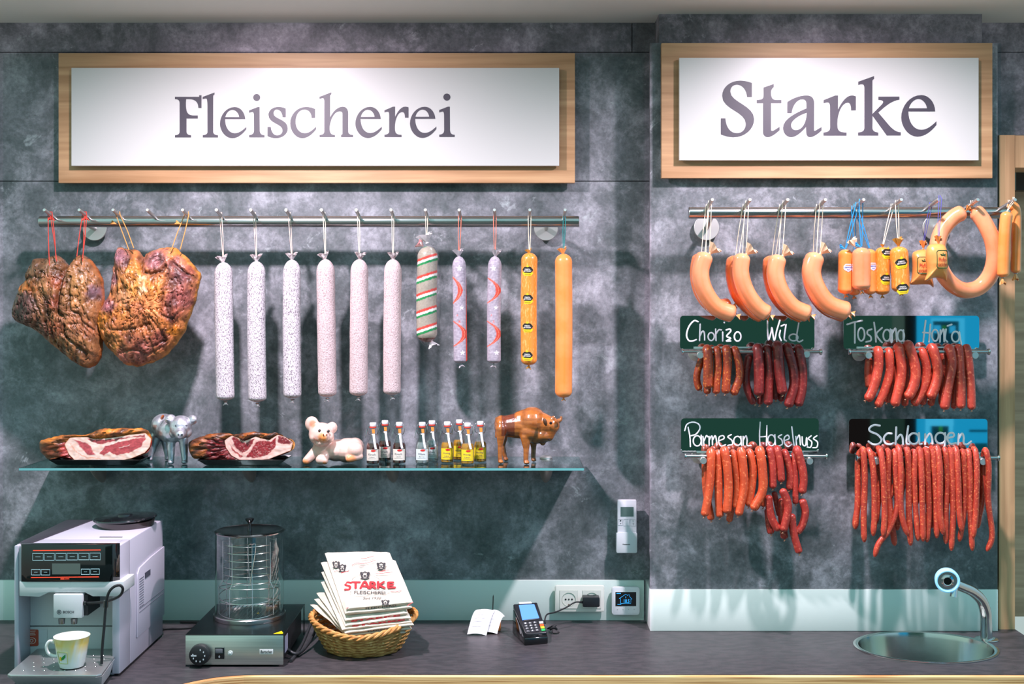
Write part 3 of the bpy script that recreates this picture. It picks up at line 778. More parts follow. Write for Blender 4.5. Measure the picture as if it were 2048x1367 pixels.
long_sausage('sausage', 'long plain glossy orange sausage hanging at the right end of the long rail', 'sausage', None, LP(15), (1127, 507), (1127, 795), 17.2, YS, SK, 'teal',
             e0=.95, e1=.7, topmat=SKT, topsize=.020, bottom=.010, wob=.01, spread=.0035)

# ================================================================== the two hams
def painted(spots, base, px, py, warp=18., pw=2.2):
    wx = px + warp * fbm((px * .02, py * .02, 1.3)); wy = py + warp * fbm((px * .02, py * .02, 7.7))
    tot = .35; acc = [c * .35 for c in base]
    for sx, sy, rr, c in spots:
        d2 = ((wx - sx) ** 2 + (wy - sy) ** 2) / (rr * rr)
        if d2 < 9:
            q = math.exp(-d2 * pw) * 4; tot += q; acc = [a_ + q * v for a_, v in zip(acc, c)]
    return tuple(a_ / tot for a_ in acc)
HAMM = pmat('smoked_rind', (255, 255, 255), .42, vcol=True, bump=.8, bscale=160, coat=.1)
def ham(name, label, zs, ox, oy, outline, ctr, Y, thick, spots, base, creases, rimcol, seed, tint=(1, 1, 1)):
    """pillow-shaped piece of meat from its outline, with creases and patches; zs = pixels of the study crop per photo pixel"""
    P = [(ox + x / zs, oy + y / zs) for x, y in outline]; cx, cy = ox + ctr[0] / zs, oy + ctr[1] / zs
    out, _ = resample(crom([Vector((x, y, 0)) for x, y in P], 6, True) + [Vector((*P[0], 0))], 241); out = out[:-1]; n = len(out)
    CR = [([(ox + x / zs, oy + y / zs) for x, y in c], w_ / zs, d) for c, w_, d in creases]
    rows = 64; mb = MB()
    bot = W(cx, max(p.y for p in out), Y)
    def pos(k, q, back):
        o = out[k]; rr = q
        px = cx + (o.x - cx) * rr; py = cy + (o.y - cy) * rr
        # ragged edge
        e = 1 + .018 * fbm((o.x * .07, o.y * .07, seed), 3) * (q > .8)
        px = cx + (px - cx) * e; py = cy + (py - cy) * e
        prof = math.sqrt(max(0., 1 - q ** 3.2))
        z = thick * prof
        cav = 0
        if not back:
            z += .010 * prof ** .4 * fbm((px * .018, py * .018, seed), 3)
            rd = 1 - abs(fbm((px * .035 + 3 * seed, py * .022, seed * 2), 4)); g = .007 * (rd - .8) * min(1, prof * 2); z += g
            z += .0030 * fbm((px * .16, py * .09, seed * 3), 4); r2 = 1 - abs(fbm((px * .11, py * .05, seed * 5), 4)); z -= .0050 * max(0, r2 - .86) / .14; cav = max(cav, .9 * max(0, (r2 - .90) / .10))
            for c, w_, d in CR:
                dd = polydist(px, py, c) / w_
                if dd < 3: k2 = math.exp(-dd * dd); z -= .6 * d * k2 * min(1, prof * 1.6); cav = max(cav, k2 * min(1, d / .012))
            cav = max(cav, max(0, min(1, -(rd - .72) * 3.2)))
        else: z = -thick * .55 * prof
        return px, py, z, cav
    for j in range(rows):
        q = ((j + .25) / (rows - .75)) ** .8
        for k in range(n):
            px, py, z, cav = pos(k, q, False)
            mb.v.append(W(px, py, Y) + Vector((0, -z, 0)))
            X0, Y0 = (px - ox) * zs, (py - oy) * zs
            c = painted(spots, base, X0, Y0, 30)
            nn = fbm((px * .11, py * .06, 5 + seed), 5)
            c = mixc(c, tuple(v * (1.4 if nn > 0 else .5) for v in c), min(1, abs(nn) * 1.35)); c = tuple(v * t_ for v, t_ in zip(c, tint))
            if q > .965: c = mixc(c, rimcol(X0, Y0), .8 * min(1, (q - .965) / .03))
            c = tuple(v * (1 - .6 * cav) for v in c); mb.c.append(c)  # shade painted into the creases and wrinkles
    for j in range(rows - 1):
        for k in range(n): mb.f.append((j * n + k, j * n + (k + 1) % n, (j + 1) * n + (k + 1) % n, (j + 1) * n + k))
    o = len(mb.v); mb.v.append(W(cx, cy, Y) + Vector((0, -pos(0, .0, False)[2], 0))); mb.c.append(mb.c[0])
    for k in range(n): mb.f.append((o, (k + 1) % n, k))
    base_i = (rows - 1) * n; prev = base_i; br = 10
    for j in range(1, br + 1):
        q = 1 - j / (br + 1); st = len(mb.v)
        for k in range(n):
            px, py, z, _ = pos(k, q, True); mb.v.append(W(px, py, Y) + Vector((0, -z, 0))); mb.c.append(rimcol((px - ox) * zs, (py - oy) * zs))
        for k in range(n): mb.f.append((prev + k, prev + (k + 1) % n, st + (k + 1) % n, st + k))
        prev = st
    mb.f.append(tuple(prev + k for k in range(n)))
    t = thing(name, label, 'ham', bot)
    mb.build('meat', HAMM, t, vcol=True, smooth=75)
    return t
def L_(r_, g_, b_): return lin((r_, g_, b_))
YH = -.185
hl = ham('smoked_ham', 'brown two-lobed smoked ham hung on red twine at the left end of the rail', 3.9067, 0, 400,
    [(280, 455), (370, 450), (440, 430), (500, 460), (552, 512), (590, 460), (630, 425), (690, 445), (745, 510), (800, 600), (818, 720), (815, 850), (800, 1000), (805, 1150), (780, 1250), (700, 1310), (620, 1290), (530, 1220), (440, 1150), (360, 1080), (290, 1020), (200, 975), (130, 945), (100, 880), (120, 790), (160, 680), (205, 620), (215, 560), (250, 500)],
    (500, 840), YH, .060,
    [(290, 520, 110, L_(112, 84, 58)), (420, 480, 70, L_(120, 92, 66)), (200, 850, 130, L_(84, 60, 58)), (250, 770, 70, L_(104, 74, 66)), (230, 660, 60, L_(196, 120, 52)), (300, 700, 50, L_(190, 116, 58)),
     (410, 700, 80, L_(164, 116, 72)), (490, 640, 60, L_(166, 84, 50)), (480, 800, 60, L_(150, 78, 52)), (400, 900, 80, L_(150, 100, 62)), (550, 620, 50, L_(112, 84, 60)), (650, 650, 90, L_(170, 122, 68)), (660, 780, 60, L_(176, 124, 70)),
     (770, 720, 50, L_(128, 100, 108)), (560, 780, 50, L_(138, 96, 56)), (620, 950, 90, L_(170, 112, 72)), (470, 1000, 70, L_(150, 84, 54)), (620, 1130, 100, L_(160, 112, 68)), (720, 1230, 70, L_(140, 92, 56)), (730, 1020, 60, L_(158, 98, 62)), (380, 1010, 60, L_(96, 62, 50)), (340, 960, 50, L_(110, 72, 52))],
    L_(150, 102, 62),
    [([(552, 505), (530, 620), (510, 750), (512, 880), (545, 900)], 16, .020), ([(600, 600), (598, 720), (610, 860), (650, 880)], 10, .010), ([(560, 980), (550, 1040), (620, 1110), (700, 1190)], 12, .012),
     ([(330, 640), (300, 700), (320, 780), (380, 900), (420, 1000)], 14, .008), ([(205, 622), (330, 600), (370, 560)], 12, .010), ([(455, 540), (520, 560), (555, 520)], 14, .012), ([(450, 1000), (460, 1080), (520, 1200)], 12, .010), ([(660, 880), (700, 960), (760, 1010)], 10, .010), ([(590, 970), (680, 960), (760, 1060), (790, 1150)], 9, .007)],
    lambda x, y: L_(196, 124, 34) if (y > 960 and x < 560) else (L_(176, 92, 30) if x > 700 else L_(96, 62, 42)), 1.7, (.92, .84, .86))
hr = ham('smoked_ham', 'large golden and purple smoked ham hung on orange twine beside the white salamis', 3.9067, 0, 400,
    [(925, 370), (985, 378), (1020, 390), (1080, 392), (1128, 445), (1155, 412), (1240, 385), (1310, 365), (1380, 375), (1430, 420), (1500, 490), (1560, 560), (1572, 610), (1550, 700), (1530, 800), (1480, 930), (1440, 1040), (1360, 1150), (1290, 1220), (1190, 1270), (1100, 1295), (1010, 1295), (930, 1235), (870, 1170), (820, 1110), (790, 1040), (765, 950), (775, 880), (830, 790), (870, 720), (885, 600), (895, 500), (905, 430)],
    (1170, 840), YH, .065,
    [(960, 450, 70, L_(150, 110, 124)), (920, 620, 60, L_(150, 104, 112)), (880, 820, 60, L_(140, 88, 96)), (1010, 640, 70, L_(196, 136, 72)), (1010, 760, 60, L_(214, 160, 110)), (1090, 540, 60, L_(204, 138, 62)), (1110, 700, 80, L_(226, 160, 80)), (1165, 700, 34, L_(250, 226, 190)), (1165, 620, 28, L_(244, 214, 160)),
     (1250, 470, 90, L_(136, 90, 96)), (1370, 430, 50, L_(196, 120, 56)), (1400, 500, 50, L_(150, 96, 92)), (1440, 600, 80, L_(122, 74, 80)), (1440, 760, 110, L_(136, 76, 74)), (1380, 880, 70, L_(146, 80, 64)), (1250, 700, 80, L_(222, 146, 72)), (1230, 820, 80, L_(228, 150, 90)), (820, 930, 60, L_(226, 150, 60)),
     (1000, 900, 80, L_(206, 134, 64)), (1100, 960, 80, L_(160, 102, 58)), (960, 960, 60, L_(168, 104, 60)), (1200, 980, 70, L_(176, 112, 66)), (930, 1090, 70, L_(204, 140, 72)), (1060, 1090, 80, L_(150, 90, 62)), (1150, 1150, 80, L_(140, 80, 72)), (1280, 1080, 70, L_(122, 64, 56)), (1000, 1220, 60, L_(196, 120, 104)), (1120, 1230, 60, L_(158, 96, 84)),
     (1380, 1020, 50, L_(206, 128, 36)), (1330, 960, 50, L_(196, 122, 60)), (1500, 560, 36, L_(170, 96, 72)), (1130, 850, 60, L_(190, 120, 80))],
    L_(196, 128, 70),
    [([(1128, 450), (1150, 560), (1220, 585), (1310, 560), (1330, 520)], 16, .018), ([(1030, 390), (1035, 480), (1030, 530)], 14, .014), ([(1380, 480), (1360, 560), (1340, 640), (1320, 760), (1300, 880)], 12, .010), ([(930, 560), (960, 700), (900, 900), (830, 1000)], 12, .009), ([(1160, 560), (1170, 660), (1165, 780)], 9, -.008),
     ([(960, 800), (1040, 810), (1090, 760)], 10, .007), ([(900, 1010), (1000, 1010), (1110, 1000), (1220, 960)], 10, .009), ([(1210, 1080), (1230, 1140), (1330, 1090), (1290, 1010), (1230, 920)], 10, .009), ([(960, 1190), (1080, 1160), (1200, 1200), (1300, 1140)], 9, .008), ([(1300, 890), (1380, 930), (1450, 860)], 9, .008), ([(1390, 500), (1480, 580), (1550, 610)], 14, .014), ([(1060, 420), (1100, 540), (1080, 640)], 10, .006)],
    lambda x, y: L_(222, 142, 34) if (x > 1250 or y > 1100 or x < 830) else L_(196, 118, 60), 4.2, (.98, .84, .84))
for i, k, e in ((0, 'red', [(386, 530), (444, 480)]), (1, 'red', [(600, 440), (646, 475)])):
    string_loop(hl, LP(i, -.175), W(0, 0, YH), k, .006, .0012, 3, [W(x / 3.9067, 400 + y / 3.9067, YH - .045) for x, y in (e + [((e[0][0] + e[1][0]) / 2 + 22, e[1][1] - 20)])])
    tuft(hl, LP(i, -.176) - Vector((0, 0, .004)), (.2, -.2, -1), .016, STR['red'], 'twine_bow', .8)
for i, k, e in ((2, 'orange', [(1008, 390), (1045, 375)]), (4, 'orange', [(1335, 400), (1408, 385)])):
    string_loop(hr, LP(i, -.175), W(0, 0, YH), k, .006, .0013, 2, [W(x / 3.9067, 400 + y / 3.9067, YH - .040) for x, y in e])
    tuft(hr, LP(i, -.176) + Vector((-.006 if i == 2 else -.018, 0, -.030)), (-1, -.2, .3), .014, STR['orange'], 'twine_bow', .6)

# ================================================================== right rail
YA = -.315
FW = pmat('scalded_sausage', (236, 136, 88), .16, coat=.9, c2=(242, 156, 110), nscale=10, sss=.15)
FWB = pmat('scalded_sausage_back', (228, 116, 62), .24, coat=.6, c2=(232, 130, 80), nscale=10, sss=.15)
TUFT = pmat('casing_tuft', (240, 204, 170), .35, coat=.4)
def q5(x, y, Y): return W(1360 + x / 5.064, 390 + y / 5.064, Y)
fr = [[(262, 575), (205, 780), (250, 975), (375, 1140), (560, 1212)], [(632, 585), (615, 790), (675, 985), (785, 1135), (905, 1212)],
      [(1000, 600), (965, 790), (1022, 980), (1145, 1135), (1318, 1212)], [(1382, 578), (1330, 780), (1390, 965), (1515, 1115), (1720, 1185)]]
bk = [[(215, 590), (185, 800), (235, 1000), (365, 1130), (520, 1120)], [(560, 610), (548, 800), (600, 1000), (730, 1150), (860, 1225)],
      [(930, 610), (925, 800), (975, 990), (1100, 1140), (1270, 1228)], [(1345, 610), (1318, 800), (1372, 985), (1500, 1140), (1690, 1212)]]
places = ['first from the left end of the short rail', 'second from the left end of the short rail', 'third from the left end of the short rail', 'fourth from the left, nearest the small liver sausages']
bplaces = ['behind the first curved one from the left', 'behind the second curved one from the left', 'behind the third curved one from the left', 'behind the fourth curved one from the left']
for i in range(4):
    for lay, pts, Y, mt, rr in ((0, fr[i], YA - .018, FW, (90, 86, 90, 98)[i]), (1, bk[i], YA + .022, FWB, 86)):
        P = [q5(x, y, Y) for x, y in pts]
        t = thing('curved_sausage', ('glossy curved pink-orange sausage in front, ' + places[i]) if lay == 0 else ('curved pink-orange sausage half hidden ' + bplaces[i]), 'sausage', P[-1], 'curved sausages on the short rail')
        mb = MB(); sausage_mesh(mb, P, S(rr / 5.064, Y), 56, 28, .75, .5, .012, seed=i + lay); mb.build('casing', mt, t)
        kn = P[0] + Vector((.006, -.002, -.004))
        string_loop(t, RP(i, Y), kn + Vector((-.002 + .004 * lay, 0, 0)), 'cream', .0045, .0011, 2, [kn + Vector((-.006, 0, 0)), kn + Vector((.003, 0, 0))])
        if lay == 0: tuft(t, kn + Vector((.004, 0, -.002)), (.9, -.1, 1), .026, TUFT, 'casing_top', 1.1)
        d = (P[-1] - P[-2]).normalized()
        clip(t, P[-1] + d * .001, .004, d); tuft(t, P[-1] + d * .001, d, .013, SKT, 'casing_tail')
def q6(x, y, Y): return W(1660 + x / 5.062, 390 + y / 5.062, Y)
# four small liver sausages on blue twine
BADGE = pmat('badge_pale', (204, 206, 232), .4); BADGEI = pmat('badge_ink', (70, 78, 150), .4); BADGEO = pmat('badge_orange', (220, 140, 70), .4)
def liver_badge(t, fn, v, u0, k):
    mb = MB(); wrap_poly(mb, [(u0 - .0125 * k, v - .004 * k), (u0 - .008 * k, v - .008 * k), (u0, v - .012 * k), (u0 + .008 * k, v - .008 * k), (u0 + .0125 * k, v - .004 * k), (u0 + .0125 * k, v + .004 * k), (u0 + .008 * k, v + .010 * k), (u0 - .008 * k, v + .010 * k), (u0 - .0125 * k, v + .004 * k)], fn, 12); o = mb.build('label', BADGE, t)
    f2 = lambda u, w_: fn(u0 + u * k, v + w_ * k) + Vector((0, -.0005, 0))
    mb = MB(); put_text(mb, 'LEBERWURST', lambda u, w_: f2(u, w_ + .0005), .021, .0036, bold=.02); mb.build('lettering', BADGEI, o); mb = MB(); put_text(mb, 'fein', lambda u, w_: f2(u, w_ - .0055), .008, .003, bold=.02); mb.build('lettering', BADGEI, o)
    mb = MB(); wrap_poly(mb, [(u0 - .008 * k, v + .0056 * k), (u0 + .008 * k, v + .0056 * k), (u0 + .008 * k, v + .0072 * k), (u0 - .008 * k, v + .0072 * k)], lambda u, w_: fn(u, w_) + Vector((0, -.0005, 0)), 8); mb.build('print_line', BADGEO, o)
LS = [((160, 548), (155, 1000), 76, 0.000, 'small liver sausage with a pale badge, left one on blue twine', 1), ((255, 600), (240, 1015), 66, .040, 'small liver sausage mostly hidden behind the left and middle ones on blue twine', 0),
      ((318, 528), (318, 965), 92, -.036, 'small plain liver sausage in front in the middle on blue twine', 0), ((398, 545), (405, 1005), 64, .018, 'small liver sausage with a pale badge, tucked behind at right on blue twine', 1)]
for j, (a, b, rr, dy, lab, bd) in enumerate(LS):
    Y = YA + dy; A1, B1 = q6(*a, Y), q6(*b, Y); r = S(rr / 5.062, Y)
    t = thing('liver_sausage', lab, 'sausage', B1, 'liver sausages on blue twine')
    mb = MB(); sausage_mesh(mb, [A1, A1.lerp(B1, .5), B1], r, 44, 28, .75, .6, .01, seed=j); mb.build('casing', SK if j != 2 else FW, t)
    if bd: liver_badge(t, wrapfn(A1, B1, r), (A1 - B1).length - (A1.z - q6(0, 735 if j == 0 else 722, Y).z), 0.002 if j == 0 else .006, 1.0)
    string_loop(t, RP(4, Y), A1 + Vector((0, 0, .003)), 'blue', .005, .0013, 2)
    if j in (0, 2): tuft(t, A1, (-1, -.2, .5), .018, STR['blue'], 'twine_bow', .5)
    if j == 2: tuft(t, A1 + Vector((-.012, .01, 0)), (-.5, 0, 1), .024, TUFT, 'casing_top')
    tuft(t, B1 + Vector((0, 0, .002)), (.2, -.1, -1), .011, SKT, 'casing_tail'); clip(t, B1, .004)
# two short netted ones with gold badges
for j, (a, b, rr, dy, lab, badges) in enumerate([((535, 525), (528, 1010), 74, .018, 'short netted orange sausage with gold badges, left and behind on cream twine', ((590, 40, .0), (850, 30, 0))),
                                         ((695, 520), (720, 985), 90, -.022, 'short netted orange sausage with a badge, right and in front on cream twine', ((690, 0, .15), (945, 0, .1)))]):
    Y = YA + dy; A1, B1 = q6(*a, Y), q6(*b, Y); r = S(rr / 5.062, Y)
    t = thing('netted_sausage', lab, 'sausage', B1, 'short netted sausages')
    mb = MB(); sausage_mesh(mb, [A1, A1.lerp(B1, .5), B1], r, 44, 28, .7, .6, .01, seed=j); mb.build('casing', NET, t)
    fn = wrapfn(A1, B1, r)
    for by, ux, tl in badges: gold_badge(t, fn, (A1 - B1).length - (A1.z - q6(0, by, Y).z), .92, ux / 5.062 * .00138 - .002, tl)
    string_loop(t, RP(5, Y), A1 + Vector((0, 0, .003)), 'cream' if j == 0 else 'cream', .004, .0012, 2)
    tuft(t, A1 - Vector((0, 0, .002)), (-.1, -.1, 1), .024 if j else .010, MATS['net_end'], 'casing_top', 1.1)
    tuft(t, B1 + Vector((0, 0, .002)), (.1, -.1, -1), .010, MATS['net_end'], 'casing_tail')
# two pepper pouches
POUCH = pmat('pouch_casing', (236, 156, 84), .3, coat=.4, c2=(228, 140, 70), nscale=30, sss=.1)
GRN = pmat('print_green', (34, 84, 44), .4); RED = pmat('print_red', (176, 48, 36), .4); BRN = pmat('pouch_clip', (120, 62, 30), .5)
for j, (out, cx, neck, Y, lab, s0) in enumerate([
      ([(930, 548), (960, 548), (1000, 565), (1015, 640), (1020, 760), (1050, 930), (1000, 905), (815, 905), (825, 860), (838, 740), (835, 600), (860, 568)], 928, (945, 500), YA + .024, 'small peppercorn sausage pouch with green framed print, left and lower of two', (862, 628, 990, 795)),
      ([(1060, 490), (1110, 490), (1160, 510), (1182, 600), (1182, 860), (1150, 850), (1060, 835), (962, 870), (985, 790), (972, 640), (980, 540), (1010, 500)], 1085, (1098, 455), YA - .090, 'small peppercorn sausage pouch with green framed print, right one in front of the ring', (1052, 562, 1174, 740))]):
    n0 = len(out); o2, _ = resample(crom([Vector((x, y, 0)) for x, y in out], 6, True) + [Vector((*out[0], 0))], 81); o2 = o2[:-1]; n = len(o2)
    c0 = Vector((cx, sum(p.y for p in o2) / n, 0)); th = .026
    bot = q6(cx, max(p.y for p in o2), Y); t = thing('pepper_pouch', lab, 'sausage', bot, 'pepper pouches')
    def dep(qq, py): return th * math.sqrt(max(0, 1 - qq ** 2.4)) * (1 - .45 * max(0, (py - c0.y) / 200))
    mb = MB(); rows = 16
    for sgn in (-1, 1):
        st = len(mb.v)
        for i in range(rows):
            qq = 1 - i / rows
            for p in o2:
                x, y = c0.x + (p.x - c0.x) * qq, c0.y + (p.y - c0.y) * qq
                mb.v.append(q6(x, y, Y) + Vector((0, sgn * dep(qq, y), 0))); mb.c.append((1, 1, 1))
        mb.v.append(q6(c0.x, c0.y, Y) + Vector((0, sgn * dep(0, c0.y), 0))); mb.c.append((1, 1, 1))
        for i in range(rows - 1):
            for k in range(n): mb.f.append((st + i * n + k, st + i * n + (k + 1) % n, st + (i + 1) * n + (k + 1) % n, st + (i + 1) * n + k))
        for k in range(n): mb.f.append((st + (rows - 1) * n + k, st + (rows - 1) * n + (k + 1) % n, len(mb.v) - 1))
    mb.build('casing', POUCH, t, smooth=60)
    def surf(x, y, off=.0012):
        # depth of the pouch face at a print point
        dx, dy = x - c0.x, y - c0.y; lo, best = 0, 9
        an = math.atan2(dy, dx); rr = min(((p.x - c0.x, p.y - c0.y) for p in o2), key=lambda v: abs((math.atan2(v[1], v[0]) - an + PI) % (2 * PI) - PI))
        qq = min(.97, math.hypot(dx, dy) / math.hypot(*rr)); return q6(x, y, Y) + Vector((0, -dep(qq, y) - off, 0))
    x0, y0, x1, y1 = s0
    mb = MB(); cn = 16
    fr_ = [(x0 + cn, y0), (x1 - cn, y0), (x1, y0 + cn), (x1, y1 - cn), (x1 - cn, y1), (x0 + cn, y1), (x0, y1 - cn), (x0, y0 + cn)]
    ring = []
    for a_, b_ in zip(fr_, fr_[1:] + fr_[:1]): ring += [(a_[0] + (b_[0] - a_[0]) * i / 6, a_[1] + (b_[1] - a_[1]) * i / 6) for i in range(6)]
    mb.tube([surf(x, y, .0004) for x, y in ring], .0011, 6, closed=True); lab_o = mb.build('print_frame', GRN, t)
    xm, ym = (x0 + x1) / 2, (y0 + y1) / 2; kx = (x1 - x0)
    mb = MB(); put_text(mb, 'Pfeffer-', lambda u, v: surf(xm + u, ym + 4 - v), kx * .74, 42); mb.build('lettering', RED, lab_o); mb = MB(); put_text(mb, 'säckchen', lambda u, v: surf(xm + u, ym + 52 - v), kx * .84, 40); mb.build('lettering', RED, lab_o)
    mb = MB()
    for du in (-26, 0, 26): mb.tube([surf(xm + du * .2, ym - 42), surf(xm + du, ym - 64 + abs(du) * .5)], .0012, 6)
    mb.tube([surf(xm - 22, ym - 40), surf(xm + 22, ym - 40)], .0010, 6); mb.build('sprig_emblem', GRN, lab_o)
    kn = q6(*neck, Y)
    tuft(t, q6(neck[0], neck[1] + 48, Y), (0, 0, 1), .022, POUCH, 'casing_top', .9)
    mb = MB(); mb.box(kn.x - .009, kn.x + .009, kn.y - .004, kn.y + .004, kn.z - .002, kn.z + .003); mb.build('clip', BRN, t, bevel=.001)
    string_loop(t, RP(6, YA - .0 - j * .075), kn, 'violet', .0035, .0009, 2)
# ring sausage
YG = -.335
P = [(1375, 160), (1250, 225), (1140, 350), (1090, 510), (1100, 690), (1180, 845), (1290, 940), (1400, 965), (1520, 925), (1620, 810), (1665, 650), (1650, 480), (1590, 330), (1510, 205), (1440, 145)]
PP = [q6(x, y, YG + .01 * math.sin(i)) for i, (x, y) in enumerate(P)]
t = thing('ring_sausage', 'large pink-orange ring-shaped sausage near the right end of the short rail', 'sausage', q6(1390, 1045, YG))
mb = MB(); sausage_mesh(mb, PP, S(82 / 5.062, YG), 90, 28, .7, .7, .01); mb.build('casing', FW, t)
tuft(t, PP[-1], (-.8, -.5, .1), .014, SKT, 'casing_tail'); tuft(t, PP[0], (.6, -.3, .8), .014, SKT, 'casing_tail')
string_loop(t, RP(7, YG), PP[0], 'cream', .004, .0012, 2, [PP[0], PP[-1]])
# two long thin ones on the last pin
for j, (pts, rr, dy, lab) in enumerate([([(1792, 165), (1772, 350), (1760, 600), (1752, 830)], 60, -.02, 'slim straight orange sausage, front one of two on the last pin at right'),
                                     ([(1795, 118), (1850, 112), (1882, 170), (1884, 400), (1880, 790)], 50, .012, 'slim orange sausage bent over the last pin, behind the straight one at far right')]):
    Y = -.352 + dy; P = [q6(x, y, Y) for x, y in pts]
    t = thing('slim_sausage', lab, 'sausage', P[-1], 'slim sausages on the last pin')
    mb = MB(); sausage_mesh(mb, P, S(rr / 5.062, Y), 60, 22, .8, .6, .012, seed=j); mb.build('casing', SK, t)
    string_loop(t, RP(8, Y), P[0], 'cream', .003, .0011, 2); clip(t, P[-1], .004); tuft(t, P[-1] + Vector((0, 0, .004)), (0, 0, -1), .022, SKT, 'casing_tail', .8)

# ================================================================== the four racks with black boards
BOARD = pmat('board_black', (212, 214, 214), .02, 1.)
CHALK = pmat('chalk_pen', (240, 240, 248), .7)
YB = YP - .058; YK = YP - .105
def rack(label, bx0, bx1, by0, by1, rod_y, rx0, rx1, studs, strip, strokes, zs, ox, oy, sw, nsp=0):
    c = W((bx0 + bx1) / 2, by1, YB); t = thing('sausage_rack', label, 'rack', (c.x, YP - .014, c.z))
    a, b = W(bx0, by0, YB), W(bx1, by1, YB)
    mb = MB(); mb.prism(rrect(a.x, b.x, b.z, a.z, .010), YB, YB + .003); bo = mb.build('board', BOARD, t, smooth=0)
    fn = lambda x, y: W(ox + x / zs, oy + y / zs, YB - .0006)
    for word in ([strokes[:nsp], strokes[nsp:]] if nsp else [strokes]):
        mb = MB()
        for st in word:
            cl = st[0] == 'o'; pts = ell(*st[1:]) if cl else st
            stroke(mb, pts, fn, S(sw / zs, YB), YB - .0006, closed=cl)
        mb.build('lettering', CHALK, bo)
    z = ZZ(rod_y, YK); r = .0048
    mb = MB(); mb.tube([(XX(rx0, YK), YK, z), (XX(rx1, YK), YK, z)], r, 16); mb.build('rod', STEEL, t)
    for x, s in ((rx0, -1), (rx1, 1)):
        mb = MB(); X = XX(x, YK); mb.lathe([(.0085, -.002), (.0092, 0), (.0092, .0025), (.0075, .0035)] if s > 0 else [(.0075, -.0035), (.0092, -.0025), (.0092, 0), (.0085, .002)], (X, YK, z), 20, 'x'); mb.build('end_cap', STEEL2, t)
    a, b = W(strip[0], rod_y - 10, YB - .006), W(strip[1], rod_y - 2, YB - .006)
    mb = MB(); mb.box(a.x, b.x, YB - .008, YB + .006, b.z, a.z); mb.build('board_clamp', STEEL, t, bevel=.001)
    for sx, sy in studs:
        zc = ZZ(sy, YK); X = XX(sx, YK)
        mb = MB(); mb.lathe([(.0090, -.004), (.0098, -.003), (.0098, .010), (.007, .012), (.007, -YK + YP - .014 + 0)], (X, YK - .006, zc), 24, 'y')
        o = mb.build('standoff', STEEL3, t)
        cw = Vector((X, YP - .0145, zc)); mb = MB(); mb.lathe([(.021, 0), (.021, -.003), (.020, -.004), (0, -.004)], cw, 28, 'y'); mb.build('wall_flange', STEEL3, o)
    return t
S1 = [[(320, 130), (275, 120), (225, 170), (195, 240), (190, 300), (215, 345), (255, 350), (300, 335)], [(345, 160), (341, 250), (338, 345)], [(338, 300), (370, 240), (392, 260), (395, 340)], ('o', 470, 300, 35, 45),
      [(520, 215), (525, 345)], [(525, 270), (555, 225), (585, 225)], [(600, 250), (600, 350)], [(617, 138), (619, 143)], [(640, 225), (680, 215), (690, 240), (645, 295), (690, 320), (640, 350), (690, 350)], ('o', 770, 300, 38, 52),
      [(1110, 120), (1110, 230), (1120, 340), (1150, 250), (1160, 200), (1185, 345), (1215, 230), (1250, 115)], [(1255, 230), (1245, 290), (1265, 345)], [(1265, 180), (1300, 165)], [(1320, 165), (1300, 320), (1325, 350)], ('o', 1405, 310, 50, 38), [(1465, 145), (1445, 260), (1440, 330), (1470, 360), (1510, 340)]]
S2 = [[(180, 150), (260, 125), (340, 110)], [(262, 130), (262, 240), (262, 345)], ('o', 330, 255, 35, 68), [(440, 200), (400, 215), (395, 250), (430, 280), (430, 320), (380, 335)], [(465, 130), (478, 230), (485, 335)], [(550, 185), (490, 250), (530, 320), (550, 340)],
      ('o', 600, 265, 38, 60), [(638, 200), (635, 300), (650, 340)], [(655, 210), (655, 330)], [(655, 250), (690, 190), (700, 260), (705, 330)], ('o', 748, 270, 35, 60), [(775, 210), (775, 300), (790, 345), (820, 320)],
      [(1010, 110), (995, 230), (985, 335)], [(1060, 150), (1045, 335)], [(980, 235), (1060, 240)], ('o', 1110, 265, 35, 60), [(1165, 210), (1160, 335)], [(1165, 260), (1200, 200), (1205, 330)], [(1225, 200), (1215, 300), (1240, 335)], [(1240, 165), (1285, 150)], ('o', 1325, 280, 40, 55), [(1365, 230), (1375, 300), (1385, 360), (1360, 390), (1290, 375)]]
S3 = [[(160, 150), (175, 230), (180, 320)], [(130, 180), (150, 125), (200, 105), (250, 120), (265, 160), (230, 210), (185, 225)], ('o', 240, 270, 35, 45), [(275, 220), (280, 310)], [(290, 230), (300, 310)], [(300, 270), (320, 225), (335, 235)], [(345, 230), (345, 310)], [(345, 265), (370, 225), (375, 305)], [(378, 260), (400, 225), (415, 305)],
      [(430, 270), (475, 250), (470, 225), (435, 235), (430, 280), (450, 315), (490, 305)], [(540, 215), (510, 235), (545, 265), (550, 300), (510, 310)], ('o', 595, 270, 33, 40), [(625, 230), (630, 310)], [(645, 230), (645, 310)], [(645, 265), (670, 225), (680, 260), (680, 310), (715, 310)],
      [(795, 105), (790, 220), (795, 335)], [(855, 135), (850, 310)], [(790, 235), (855, 230)], ('o', 895, 265, 32, 48), [(925, 215), (930, 305)], [(985, 215), (955, 235), (985, 260), (990, 300), (955, 315)], [(1005, 270), (1050, 250), (1040, 220), (1010, 240), (1010, 290), (1040, 320), (1075, 300)], [(1075, 145), (1085, 240), (1095, 310)],
      [(1110, 230), (1115, 310)], [(1115, 260), (1140, 220), (1150, 305)], [(1165, 235), (1170, 300), (1195, 310), (1205, 240), (1210, 310)], [(1245, 225), (1220, 250), (1250, 280), (1240, 325), (1210, 325)], [(1295, 225), (1265, 250), (1300, 280), (1295, 325), (1260, 330)]]
